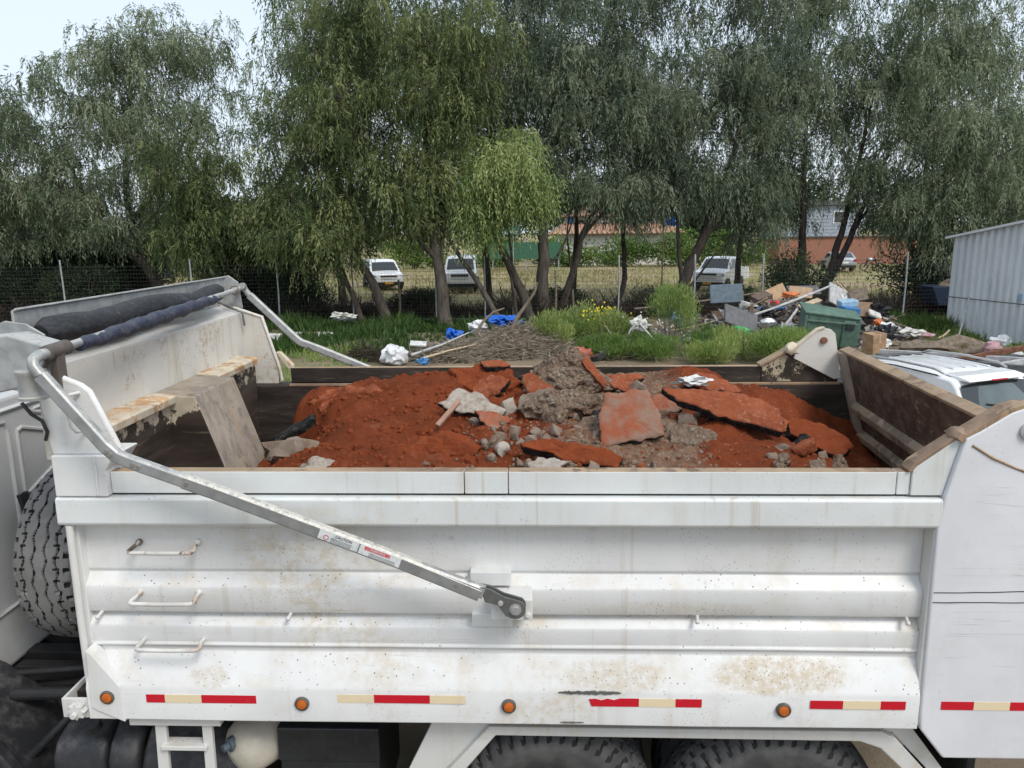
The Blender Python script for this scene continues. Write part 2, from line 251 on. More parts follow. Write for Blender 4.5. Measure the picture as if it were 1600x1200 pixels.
# ------------------------------------------------------------------ mesh helpers
class MB:
    def __init__(s): s.v = []; s.f = []; s.mi = []
    def add(s, vs, fs, mi=0, mat=None):
        o = len(s.v)
        if mat is not None: vs = [mat @ Vector(p) for p in vs]
        s.v += [tuple(p) for p in vs]; s.f += [tuple(i+o for i in f) for f in fs]; s.mi += [mi]*len(fs); return s
    def box(s, lo, hi, mi=0, mat=None, top=None):
        x0, y0, z0 = lo; x1, y1, z1 = hi
        v = [(x0, y0, z0), (x1, y0, z0), (x1, y1, z0), (x0, y1, z0), (x0, y0, z1), (x1, y0, z1), (x1, y1, z1), (x0, y1, z1)]
        s.add(v, [(0, 3, 2, 1), (0, 1, 5, 4), (1, 2, 6, 5), (2, 3, 7, 6), (3, 0, 4, 7)], mi, mat); o = len(s.v)-8
        s.f.append((o+4, o+5, o+6, o+7)); s.mi.append(mi if top is None else top); return s
    def prism(s, pts, fn, a, b, mi=0, capmi=None):
        """pts 2-D outline, fn(u, v, t) -> xyz, swept from t=a to t=b"""
        n = len(pts); v = [fn(p[0], p[1], a) for p in pts]+[fn(p[0], p[1], b) for p in pts]
        ar = sum(pts[i][0]*pts[(i+1) % n][1]-pts[(i+1) % n][0]*pts[i][1] for i in range(n))
        s.add(v, [(i, (i+1) % n, n+(i+1) % n, n+i) for i in range(n)], mi)
        o = len(s.v)-2*n; s.f += [tuple(o+i for i in reversed(range(n))), tuple(o+n+i for i in range(n))]; s.mi += [mi if capmi is None else capmi]*2; return s
    def tube(s, path, r, n=8, mi=0, cap=True):
        path = [Vector(p) for p in path]; m = len(path); rs = r if isinstance(r, (list, tuple)) else [r]*m
        rings = []; ref = None
        for i, p in enumerate(path):
            t = (path[min(i+1, m-1)]-path[max(i-1, 0)]).normalized()
            if ref is None: ref = Vector((0, 0, 1)) if abs(t.z) < .9 else Vector((1, 0, 0))
            a = t.cross(ref).normalized(); b = a.cross(t).normalized(); ref = b
            rings.append([p+(a*math.cos(2*math.pi*j/n)+b*math.sin(2*math.pi*j/n))*rs[i] for j in range(n)])
        v = [q for rg in rings for q in rg]; f = []
        for i in range(m-1):
            for j in range(n): f.append((i*n+j, i*n+(j+1) % n, (i+1)*n+(j+1) % n, (i+1)*n+j))
        if cap: f += [tuple(reversed(range(n))), tuple((m-1)*n+j for j in range(n))]
        return s.add(v, f, mi)
    def sweep(s, path, sec, upv, mi=0):
        """sec: (u across, v along upv) outline swept along path"""
        path = [Vector(p) for p in path]; m = len(path); n = len(sec); v = []
        for i, p in enumerate(path):
            t0 = (path[i]-path[i-1]).normalized() if i else None; t1 = (path[i+1]-path[i]).normalized() if i < m-1 else None
            t = ((t0 or t1)+(t1 or t0)).normalized(); k_ = 1/max(.5, t.dot(t1 or t0))
            a = t.cross(Vector(upv)).normalized(); b = Vector(upv)
            # a lies in the bend plane (scaled for the mitre), b along upv
            v += [p+a*(q[0]*k_)+b*q[1] for q in sec]
        f = [(i*n+j, i*n+(j+1) % n, (i+1)*n+(j+1) % n, (i+1)*n+j) for i in range(m-1) for j in range(n)]
        f += [tuple(reversed(range(n))), tuple((m-1)*n+j for j in range(n))]
        return s.add(v, f, mi)
    def lathe(s, prof, n, mat, mi=0):
        """prof (axial, radius) spun about local X"""
        m = len(prof); v = [(a, r*math.cos(2*math.pi*j/n), r*math.sin(2*math.pi*j/n)) for j in range(n) for a, r in prof]
        f = [(j*m+i, j*m+i+1, ((j+1) % n)*m+i+1, ((j+1) % n)*m+i) for j in range(n) for i in range(m-1)]
        return s.add(v, f, mi, mat)
    def blob(s, c, r, seed, amp=.25, freq=2.0, sub=2, mi=0, rot=None):
        bm = bmesh.new(); bmesh.ops.create_icosphere(bm, subdivisions=sub, radius=1)
        off = Vector((seed*3.1, seed*1.7, seed*2.3)); vs_ = []
        for q in bm.verts:
            d = 1+amp*2*(noise.fractal(q.co*freq+off, .9, 2.0, 3))
            p = Vector((q.co.x*r[0]*d, q.co.y*r[1]*d, q.co.z*r[2]*d))
            if rot is not None: p = rot @ p
            vs_.append(p+Vector(c))
        s.add(vs_, [tuple(q.index for q in f.verts) for f in bm.faces], mi); bm.free(); return s

LOCALROOT = set()
def mesh_obj(name, v, f, mats, mi=None, smooth=0, bevel=0, seg=2):
    me = bpy.data.meshes.new(name); me.from_pydata(v, [], f)
    for m_ in (mats if isinstance(mats, (list, tuple)) else [mats]): me.materials.append(M[m_] if isinstance(m_, str) else m_)
    if mi is not None and any(mi): me.polygons.foreach_set('material_index', mi)
    me.validate()
    bm = bmesh.new(); bm.from_mesh(me); bmesh.ops.recalc_face_normals(bm, faces=bm.faces); bm.to_mesh(me); bm.free()
    if smooth:
        me.polygons.foreach_set('use_smooth', [True]*len(me.polygons)); me.set_sharp_from_angle(angle=R(smooth))
    o = bpy.data.objects.new(name, me); COL.objects.link(o)
    if bevel:
        b = o.modifiers.new('bevel', 'BEVEL'); b.width = bevel; b.segments = seg; b.limit_method = 'ANGLE'; b.angle_limit = R(30)
    return o
ROOTM = {}
def part(name, mb, mats, parent, smooth=0, bevel=0, seg=2, label=None, kind=None):
    o = mesh_obj(name, mb.v, mb.f, mats, mb.mi, smooth, bevel, seg); o.parent = parent
    if parent.name in ROOTM: o.matrix_parent_inverse = ROOTM[parent.name]
    if label: o['label'] = label
    if kind: o['kind'] = kind
    return o
def root(name, loc, label, cat, group=None, rz=0, local=False):
    o = bpy.data.objects.new(name, None); COL.objects.link(o); o.location = loc; o.rotation_euler = (0, 0, rz); o.empty_display_size = .2
    o['label'] = label; o['category'] = cat
    if group: o['group'] = group
    if not local: ROOTM[o.name] = (Matrix.Translation(loc) @ Matrix.Rotation(rz, 4, 'Z')).inverted()
    return o
def solo(name, mb, mats, label, cat, group=None, smooth=0, bevel=0, kind=None, seg=2):
    """a thing that is one mesh, its origin moved to its base"""
    a = np.array(mb.v); c = ((a[:, 0].min()+a[:, 0].max())/2, (a[:, 1].min()+a[:, 1].max())/2, a[:, 2].min())
    o = mesh_obj(name, [tuple(p) for p in a-np.array(c)], mb.f, mats, mb.mi, smooth, bevel, seg); o.location = c
    if label: o['label'] = label
    if cat: o['category'] = cat
    if group: o['group'] = group
    if kind: o['kind'] = kind
    return o
def T(loc, rot=(0, 0, 0)): return Matrix.Translation(loc) @ Euler([R(a) for a in rot]).to_matrix().to_4x4()
XZ = lambda u, v, t: (u, t, v)
YZ = lambda u, v, t: (t, u, v)
XY = lambda u, v, t: (u, v, t)

# ------------------------------------------------------------------ ground
g = MB(); NX = 60
xs = np.concatenate([np.linspace(-400, -40, 6), np.linspace(-36, 36, 49), np.linspace(40, 400, 6)])
ys = np.concatenate([np.linspace(-60, 0, 4), np.linspace(2, 70, 47), np.linspace(80, 600, 6)])
gv = []
for y in ys:
    for x in xs:
        z = 0.0
        if y > 12: z = .10*noise.noise(Vector((x*.25, y*.25, 0)))*min(1, (y-12)/6)
        gv.append((x, y, z))
nx = len(xs)
g.add(gv, [(j*nx+i, j*nx+i+1, (j+1)*nx+i+1, (j+1)*nx+i) for j in range(len(ys)-1) for i in range(nx-1)])
o = mesh_obj('ground', g.v, g.f, 'ground_dirt', smooth=80); o['kind'] = 'structure'; o['label'] = 'bare dirt yard and straw coloured field behind the fence'

# ------------------------------------------------------------------ the dump truck
TR = root('dump_truck', (0, 4.5, 0), 'white dump truck seen side on, its open bed loaded with red soil and broken asphalt', 'truck')
# near side of the bed -------------------------------------------------
prof = [(3.300, 2.16), (3.296, 1.905), (3.306, 1.888), (3.254, 1.836), (3.250, 1.818), (3.256, 1.716), (3.264, 1.702), (3.306, 1.690), (3.254, 1.640), (3.250, 1.62), (3.256, 1.553),
        (3.250, 1.547), (3.250, 1.537), (3.263, 1.530), (3.263, 1.506), (3.256, 1.497), (3.190, 1.367), (3.184, 1.350), (3.184, 1.19), (3.20, 1.182), (3.36, 1.182), (3.36, 2.16)]
b = MB()
NXS = 24       # lengthwise segments with a slight waviness in the pressed sheet
st = [-2.140+(1.718+2.140)*i/NXS for i in range(NXS+1)]
n = len(prof); vv = []
for x in st:
    for (y, z) in prof:
        dy = .004*noise.noise(Vector((x*1.3, z*3, 1.7))) if y < 3.35 else 0
        vv.append((x, y+dy, z+.0015*noise.noise(Vector((x*2, z, 4)))))
ff = [(i*n+j, i*n+(j+1) % n, (i+1)*n+(j+1) % n, (i+1)*n+j) for i in range(NXS) for j in range(n)]+[tuple(range(n)), tuple(NXS*n+j for j in range(n))]
b.add(vv, ff)
SIDE = part('bed_side', b, 'white_sill', TR, smooth=30, bevel=.004, label='near white ribbed side of the bed')
b = MB().box((-2.115, 3.305, 2.16), (1.60, 3.36, 2.29)); part('side_liner', b, 'inner_dark', SIDE)
# rail tube under the top plates
b = MB(); sec = [(3.212, 2.286), (3.202, 2.276), (3.200, 2.166), (3.208, 2.153), (3.32, 2.150), (3.32, 2.289)]
b.prism(sec, YZ, -2.178, 1.738); part('rail_tube', b, 'white_upper', SIDE, smooth=30, bevel=.004)
for x0, x1 in ((-1.93, -.337), (-.333, -.142), (-.138, 1.545), (1.549, 1.604)):
    b = MB().box((x0, 3.236, 2.297), (x1, 3.30, 2.400), 0, None, 1); part('rail_plate', b, ['white_upper', 'worn_edge'], SIDE, bevel=.004)
b = MB().box((-2.0, 3.25, 2.289), (1.6, 3.30, 2.2975)); part('rail_gap', b, 'black_void', SIDE)
b = MB().prism([(-2.172, 2.290), (-1.932, 2.290), (-1.932, 2.41), (-1.885, 2.482), (-2.172, 2.482)], XZ, 3.205, 3.42); part('corner_box', b, 'white_paint', SIDE, bevel=.006)
b = MB().tube([(-1.975, 3.203, 2.48), (-1.972, 3.202, 2.40), (-1.976, 3.203, 2.30)], [.006, .007, .006], 6); part('weld_seam', b, 'white_paint', SIDE, smooth=60)
# sill corner gusset and front rod
b = MB().prism([(-2.112, 1.55), (-2.085, 1.525), (-1.972, 1.362), (-1.965, 1.180), (-2.085, 1.235), (-2.118, 1.255)], XZ, 3.178, 3.26); part('sill_gusset', b, 'white_paint', SIDE, bevel=.003)
b = MB().tube([(-2.138, 3.222, 2.15), (-2.142, 3.222, 1.7), (-2.139, 3.222, 1.235)], .017, 10); part('end_rod', b, 'frame_white', SIDE, smooth=50)
# three bent rungs
for x0, x1, z, yw in ((-1.872, -1.572, 2.028, 3.29), (-1.872, -1.572, 1.796, 3.255), (-1.878, -1.578, 1.556, 3.272)):
    yo = yw-.095; p = [(x0+.012, yw+.01, z+.016), (x0+.008, yw-.05, z+.008), (x0+.002, yo+.018, z+.002), (x0+.006, yo+.005, z), (x0+.022, yo, z-.001), ((x0+x1)/2, yo, z-.003), (x1-.022, yo, z-.001), (x1-.006, yo+.005, z), (x1-.002, yo+.018, z+.002), (x1-.008, yw-.05, z+.008), (x1-.012, yw+.01, z+.016)]
    b = MB().tube(p, .0098, 10)
    for q in (p[0], p[-1]): b.blob((q[0], yw-.004, q[2]-.003), (.017, .02, .017), 3, .1, 2, 1)
    part('rung', b, 'rung_paint', SIDE, smooth=60)
# marker lamps
for x, z in ((-2.035, 1.310), (-1.112, 1.288), (-.147, 1.287), (1.107, 1.284)):
    b = MB(); b.lathe([(0, 0), (0, .034), (-.012, .034), (-.016, .027), (-.010, .0255)], 24, T((x, 3.184, z), (0, 0, 90)), 0)
    b.v = [(p[0], 2*3.184-p[1] if p[1] > 3.184 else p[1], p[2]) for p in b.v]
    b.lathe([(-.010, .0255), (-.019, .022), (-.022, .012), (-.0225, 0)], 20, T((x, 3.184, z), (0, 0, 90)), 1)
    b.v = [(p[0], 2*3.184-p[1] if p[1] > 3.184 else p[1], p[2]) for p in b.v]
    part('marker_lamp', b, ['lamp_rubber', 'amber'], SIDE, smooth=40)
# reflective tape: red and cream lengths
def strip(segs, z, parent, y=3.1815, ragged=False):
    b = MB()
    for (x0, x1, m_) in segs:
        zz0, zz1 = z-.0205, z+.0205; nseg = 8; pts = []
        for i in range(nseg+1):
            e = (rnd.random()*.016 if ragged and m_ == 0 and x0 < .3 and i < 5 else 0); pts.append((x0+(x1-x0)*i/nseg, zz1-e))
        pts = [(x0+(.012 if ragged and x0 < .3 else 0), zz0), (x1, zz0)]+pts[::-1]
        b.prism(pts, XZ, y, y+.002, m_)
    part('reflector_strip', b, ['reflector_red', 'reflector_cream'], parent)
strip([(-1.852, -1.764, 0), (-1.763, -1.589, 1), (-1.588, -1.329, 0)], 1.303, SIDE)
strip([(-.945, -.774, 1), (-.773, -.514, 0), (-.513, -.349, 1)], 1.314, SIDE)
strip([(.222, .450, 0), (.451, .617, 1), (.618, .737, 0)], 1.310, SIDE, ragged=True)
strip([(1.227, 1.373, 0), (1.374, 1.542, 1), (1.543, 1.654, 0)], 1.310, SIDE)
# little tie pins
for x in (-2.06, -1.16, .72, 1.66):
    b = MB().tube([(x, 3.30, 1.703), (x-.003, 3.255, 1.700), (x-.006, 3.235, 1.692)], .008, 8); b.blob((x-.007, 3.232, 1.690), (.013, .013, .014), 2, .1, 2, 1).blob((x, 3.285, 1.704), (.013, .013, .013), 4, .1, 2, 1); part('tie_pin', b, 'frame_white', SIDE, smooth=60)
# mounting plates and pivot block of the arm
b = MB().box((-.318, 3.232, 1.86), (-.132, 3.30, 1.925)); part('mount_plate', b, 'white_paint', SIDE, bevel=.003)
b = MB().box((-.314, 3.232, 1.655), (-.128, 3.30, 1.72)); part('mount_plate', b, 'white_paint', SIDE, bevel=.003)
b = MB().box((-.22, 3.13, 1.745), (-.035, 3.28, 1.845)); b.tube([(-.055, 3.13, 1.775), (-.055, 3.115, 1.775)], .014, 8); part('pivot_block', b, 'white_sill', SIDE, bevel=.006)
# scraped patches and weld beads
for (x0, x1, z, h) in ((.08, .37, 1.358, .012), (.09, .20, 1.205, .005)):
    b = MB(); m_ = 36; tp = []; bt = []
    for i in range(m_+1):
        t = i/m_; e = math.sin(math.pi*t)**.5; tp.append((x0+(x1-x0)*t, z+h*e*(.3+.7*rnd.random()))); bt.append((x0+(x1-x0)*t, z-h*e*(.3+.7*rnd.random())))
    b.prism(tp+bt[::-1], XZ, 3.180, 3.186); part('scrape_mark', b, 'arm_dark', SIDE)
# sloping tail of the top rail and rear post plate
b = MB().prism([(1.606, 2.297), (1.740, 2.297), (1.800, 2.548), (1.775, 2.548), (1.62, 2.428), (1.606, 2.41)], XZ, 3.225, 3.28); part('rail_wedge', b, 'white_upper', SIDE, bevel=.004)
b = MB().prism([(1.596, 2.400), (1.62, 2.432), (1.785, 2.556), (1.785, 2.572), (1.61, 2.445), (1.585, 2.412)], XZ, 3.222, 3.30); part('rail_wedge_cap', b, 'worn_edge', SIDE, bevel=.003)
POST = part('rear_post', MB().prism([(1.722, 2.150), (1.742, 2.30), (1.802, 2.560), (1.86, 2.592), (1.98, 2.672), (2.03, 2.690), (2.10, 2.695), (2.22, 2.66), (2.36, 2.5), (2.62, 1.5), (2.62, 1.03), (1.856, 1.03), (1.742, 1.175), (1.735, 1.25)], XZ, 3.200, 3.33), 'white_rear', TR, bevel=.008, label='white rear corner plate with scratches and pivot bolt')
b = MB().box((1.717, 3.215, 1.19), (1.748, 3.32, 2.15)); part('post_return', b, 'frame_white', POST, bevel=.003)
b = MB().prism([(1.80, 2.555), (1.86, 2.587), (1.98, 2.667), (2.03, 2.686), (2.10, 2.690), (2.10, 2.708), (2.02, 2.704), (1.97, 2.689), (1.85, 2.607), (1.795, 2.572)], XZ, 3.204, 3.30); part('post_edge', b, 'worn_edge', POST, bevel=.003)
b = MB().blob((1.795, 3.262, 2.562), (.042, .065, .030), 5, .25, 2, 2); part('weld_lump', b, 'worn_edge', POST, smooth=60)
b = MB(); b.lathe([(0, 0), (0, .040), (-.018, .038), (-.020, .020), (-.030, .019), (-.031, 0)], 20, T((2.055, 3.205, 2.592), (0, 0, 90))); b.v = [(p[0], 2*3.205-p[1] if p[1] > 3.205 else p[1], p[2]) for p in b.v]; part('pivot_bolt', b, 'galvanised', POST, smooth=40)
strip([(1.821, 1.965, 0), (1.966, 2.126, 1), (2.127, 2.30, 0)], 1.302, POST, 3.1975)
b = MB().tube([(1.83, 3.2, 2.53), (1.92, 3.198, 2.475), (2.02, 3.2, 2.43), (2.2, 3.2, 2.36)], .006, 6); part('weld_seam', b, 'worn_edge', POST, smooth=60)
for z0, dz in ((1.853, .012), (1.808, .002)):
    b = MB().tube([(1.735+i*.06, 3.1995, z0+dz*i/9+.003*rnd.random()) for i in range(10)], .0022, 5); part('scratch_line', b, 'black_void', POST)
# far side ---------------------------------------------------------------
FAR = part('bed_side', MB().prism([(5.80, 1.22), (5.80, 2.262), (5.812, 2.276), (5.92, 2.276), (5.92, 1.22)], YZ, -2.30, 2.50), 'inner_dark', TR, bevel=.006, label='far side of the bed, its dark worn inner face')
b = MB().box((-1.95, 5.858, 2.278), (1.70, 5.92, 2.397), 0, None, 1); part('rail_plate', b, ['inner_dark', 'worn_edge'], FAR, bevel=.004)
b = MB().box((-1.95, 5.800, 2.262), (2.28, 5.815, 2.281)); part('rail_ledge', b, 'worn_edge', FAR, bevel=.003)
b = MB().prism([(1.70, 2.278), (1.70, 2.397), (1.935, 2.535), (2.28, 2.30), (2.28, 2.278)], XZ, 5.85, 5.90); part('rear_gusset', b, 'inner_speckled', FAR, bevel=.003)
b = MB().prism([(1.685, 2.395), (1.925, 2.533), (1.925, 2.555), (1.68, 2.415)], XZ, 5.83, 5.93); part('gusset_cap', b, 'worn_edge', FAR, bevel=.003)
b = MB().prism([(1.93, 2.46), (1.94, 2.55), (2.09, 2.675), (2.14, 2.69), (2.19, 2.682), (2.225, 2.65), (2.29, 2.31), (2.24, 2.30)], XZ, 5.815, 5.85); part('hinge_plate', b, 'white_worn', FAR, bevel=.004)
b = MB().prism([(1.90, 2.52), (1.955, 2.575), (2.09, 2.688), (2.14, 2.702), (2.14, 2.69), (2.09, 2.675), (1.95, 2.555)], XZ, 5.805, 5.86); part('hinge_plate_edge', b, 'rusty_ledge', FAR, bevel=.002)
b = MB(); b.lathe([(0, 0), (0, .026), (-.02, .024), (-.022, 0)], 14, T((2.14, 5.815, 2.60), (0, 0, 90))); b.v = [(p[0], 2*5.815-p[1] if p[1] > 5.815 else p[1], p[2]) for p in b.v]; part('hinge_pin', b, 'rusty_iron', FAR, smooth=40)
b = MB().blob((1.915, 5.84, 2.53), (.05, .05, .045), 8, .25, 2, 2); part('weld_lump', b, 'rusty_ledge', FAR, smooth=60)
# floor
part('bed_floor', MB().box((-2.30, 3.30, 1.19), (2.55, 5.90, 1.26)), 'inner_dark', TR)
# headboard ---------------------------------------------------------------
HB = part('headboard', MB().prism([(-2.30, 5.90), (-2.36, 5.90), (-2.36, 3.62), (-2.235, 3.27), (-2.195, 3.27), (-2.30, 3.60)], XY, 2.44, 2.825), 'white_worn', TR, bevel=.006, label='white rust streaked headboard of the bed')
b = MB().prism([(-2.30, 2.815), (-2.30, 2.835), (-2.52, 2.905), (-2.52, 2.885)], XZ, 3.28, 5.90); part('headboard_flange', b, 'frame_white', HB, bevel=.004)
b = MB().box((-2.262, 3.43, 1.20), (-2.205, 5.80, 2.452)); part('lower_plate', b, 'inner_flaked', HB, bevel=.004)
b = MB().prism([(-2.15, 3.25), (-2.12, 3.25), (-2.12, 3.36), (-2.205, 3.45), (-2.25, 3.45)], XY, 1.20, 2.46); part('front_return', b, 'white_paint', HB, bevel=.003)
for y0, y1 in ((3.60, 4.37), (4.99, 5.72)):
    b = MB().prism([(-2.30, 2.455), (-2.155, 2.455), (-2.150, 2.497), (-2.165, 2.507), (-2.30, 2.520)], XZ, y0, y1); part('ledge', b, 'rusty_ledge', HB, bevel=.004)
b = MB().prism([(-2.298, 2.512), (-2.045, 2.492), (-1.640, 1.262), (-2.298, 1.262)], XZ, 4.385, 4.985); b.mi = [1, 1, 0, 0, 2, 2]
b.mi = [0, 0, 0, 0, 1, 1]
part('cylinder_cover', b, ['dusty_steel', 'inner_flaked'], TR, bevel=.008, label='dusty steel cover of the lift cylinder')
WN = part('front_wing', MB().prism([(-2.40, 2.93), (-2.20, 2.868), (-2.015, 2.79), (-1.985, 2.765), (-1.935, 2.645), (-1.868, 2.483), (-2.172, 2.483), (-2.185, 2.56), (-2.20, 2.74), (-2.40, 2.80)], XZ, 3.225, 3.268), 'white_paint', TR, bevel=.005)
b = MB().tube([(-2.20, 3.24, 2.868), (-2.015, 3.24, 2.79), (-1.983, 3.24, 2.765), (-1.933, 3.24, 2.645), (-1.868, 3.24, 2.483)], .017, 8); part('wing_edge', b, 'white_sill', WN, smooth=60)
b = MB().tube([(-2.015, 3.22, 2.765), (-2.04, 3.175, 2.762), (-2.055, 3.17, 2.745), (-2.035, 3.17, 2.62), (-2.02, 3.175, 2.60), (-1.995, 3.22, 2.60)], .0085, 8); part('grab_handle', b, 'frame_white', WN, smooth=60)
b = MB().tube([(-2.20, 3.215, 2.74), (-2.16, 3.21, 2.69), (-2.115, 3.21, 2.66), (-2.10, 3.212, 2.61), (-2.115, 3.215, 2.57)], .008, 8)
b.v = [(p[0]-.075, p[1], p[2]-.02) for p in b.v]; part('cable', b, 'black_plastic', WN, smooth=60)
WF = part('front_wing', MB().prism([(-2.46, 2.90), (-2.36, 2.872), (-2.145, 2.80), (-2.035, 2.40), (-2.05, 2.275), (-2.46, 2.275)], XZ, 5.845, 5.89), 'white_worn', TR, bevel=.005)
b = MB().tube([(-2.36, 5.85, 2.872), (-2.145, 5.85, 2.80), (-2.035, 5.85, 2.40), (-2.02, 5.85, 2.30)], .014, 8); part('wing_edge', b, 'white_worn', WF, smooth=60)
b = MB().prism([(-2.06, 2.52), (-2.03, 2.52), (-1.935, 2.415), (-1.935, 2.39), (-1.97, 2.39)], XZ, 5.86, 5.92); part('rail_wedge', b, 'rusty_ledge', WF, bevel=.003)
b = MB().tube([(-2.47, 5.80, 2.93), (-2.40, 5.78, 2.90), (-2.31, 5.78, 2.86), (-2.27, 5.79, 2.84), (-2.265, 5.80, 2.74)], .009, 8); part('cable', b, 'arm_dark', WF, smooth=60)
# tailgate ------------------------------------------------------------------
A0, A1 = Vector((2.262, 5.79, 2.535)), Vector((2.070, 3.37, 2.555))
def tg(u, d, h):            # u along the gate (0 far .. 1 near), d inward, h below the top edge
    p = A0.lerp(A1, u); return (p.x+.272*h-d*.96, p.y, p.z-h-d*.27)
b = MB(); v = [tg(0, 0, 0), tg(1, 0, 0), tg(1, 0, 1.30), tg(0, 0, 1.30), tg(0, -.055, 0), tg(1, -.055, 0), tg(1, -.055, 1.3), tg(0, -.055, 1.3)]
b.add(v, [(0, 1, 2, 3), (4, 7, 6, 5), (3, 2, 6, 7), (0, 3, 7, 4), (1, 5, 6, 2)]); b.f.append((0, 4, 5, 1)); b.mi.append(1)
TG = part('tailgate', b, ['tailgate_inner', 'worn_edge'], TR, bevel=.006, label='brown worn tailgate with pressed ribs')
b = MB(); v = [tg(0, .012, -.004), tg(1, .012, -.004), tg(1, .012, .016), tg(0, .012, .016), tg(0, -.064, -.006), tg(1, -.064, -.006), tg(1, -.064, .016), tg(0, -.064, .016)]
b.add(v, [(0, 1, 2, 3), (4, 7, 6, 5), (3, 2, 6, 7), (0, 3, 7, 4), (1, 5, 6, 2), (0, 4, 5, 1)]); part('top_cap', b, 'worn_edge', TG, bevel=.004)
for h in (.43, .64, .85):
    b = MB(); v = []
    for u in (.05, .97):
        v += [tg(u, .0, h-.055), tg(u, .045, h-.028), tg(u, .045, h+.022), tg(u, .0, h+.05), tg(u, -.01, h)]
    b.add(v, [(j, (j+1) % 5, 5+(j+1) % 5, 5+j) for j in range(5)]+[(4, 3, 2, 1, 0), (5, 6, 7, 8, 9)]); part('rib', b, 'tailgate_rib', TG, bevel=.005)
b = MB(); v = []
for h in (.01, 1.2): v += [tg(.002, .002, h), tg(.002, .035, h), tg(.03, .035, h), tg(.06, .002, h)]
b.add(v, [(0, 1, 5, 4), (1, 2, 6, 5), (2, 3, 7, 6), (3, 0, 4, 7), (3, 2, 1, 0), (4, 5, 6, 7)]); part('end_bar', b, 'dusty_steel', TG, bevel=.004)
# tarp gear -------------------------------------------------------------------
hs = MB(); hs.prism([(-2.47, 2.885), (-2.47, 3.095), (-2.445, 3.110), (-2.44, 3.10), (-2.458, 3.09), (-2.458, 2.885)], XZ, 3.50, 5.95)
HS = part('tarp_housing', hs, 'galvanised', TR, bevel=.003, label='galvanised sheet housing behind the rolled tarp')
b = MB().prism([(-2.47, 3.105), (-2.42, 3.115), (-2.345, 3.06), (-2.325, 2.86), (-2.47, 2.86)], XZ, 5.94, 5.955); part('end_plate', b, 'galvanised', HS, bevel=.002)
b = MB().prism([(-2.62, 2.93), (-2.60, 3.01), (-2.50, 3.05), (-2.40, 3.035), (-2.32, 2.985), (-2.30, 2.87), (-2.62, 2.84)], XZ, 3.49, 3.505); part('end_plate', b, 'galvanised', HS, bevel=.002)
b = MB().prism([(-2.62, 2.82), (-2.62, 2.99), (-2.30, 3.02), (-2.145, 2.975), (-2.135, 2.925), (-2.20, 2.80), (-2.40, 2.76)], XZ, 3.215, 3.36); part('motor_cover', b, 'galvanised', HS, bevel=.008)
pts = []; rr = []
for i in range(29):
    t = i/28; y = 3.53+2.08*t; pts.append((-2.365+.012*math.sin(t*9), y, 2.972+.035*t+.010*math.sin(t*13+1))); rr.append((.072+.012*noise.noise(Vector((t*7, 3, 0)))+.010*math.sin(t*6.0))*(1 if .01 < t < .99 else .6))
b = MB().tube(pts, rr, 16)
b.v = [tuple(Vector(p)+Vector((1, .3, 1))*.010*noise.noise(Vector((p[0]*14, p[1]*5, p[2]*14)))) for p in b.v]; RL = part('tarp_roll', b, 'tarp_cloth', TR, smooth=60, label='charcoal rolled up tarp')
E0, E1 = Vector((-2.105, 3.13, 2.945)), Vector((-2.335, 5.97, 3.012))
b = MB().tube([E0.lerp(E1, t) for t in (0, .5, 1)], .0195, 12); PB = part('pull_bar', b, 'galvanised', TR, smooth=50, label='metal pull bar of the tarp')
pts = []; rr = []
for i in range(41):
    t = .115+.66*i/40; p = E0.lerp(E1, t); pts.append(p+Vector((0, 0, -.012+.004*math.sin(i*1.1)))); rr.append(.030+.010*math.sin(math.pi*i/40)+.004*noise.noise(Vector((i*.8, 0, 0))))
b = MB().tube(pts, rr, 14); b.v = [tuple(Vector(p)+Vector((1, .2, 1))*.005*noise.noise(Vector((p[0]*40, p[1]*16, p[2]*40)))) for p in b.v]; part('wrapped_cloth', b, 'blue_cloth', PB, smooth=60)
p = E0.lerp(E1, .94); b = MB().tube([p+Vector((.03*math.cos(a), .012*math.sin(2*a), .035*math.sin(a))) for a in [i*.7 for i in range(10)]], .004, 6); part('tie_wire', b, 'rusty_iron', PB, smooth=60)
p = E0.lerp(E1, .035); b = MB().tube([E0.lerp(E1, .012), E0.lerp(E1, .075)], .034, 14); b.box((p.x-.012, p.y-.02, p.z-.17), (p.x+.028, p.y+.04, p.z+.01)); part('rubber_sleeve', b, 'lamp_rubber', PB, smooth=40, bevel=.006)
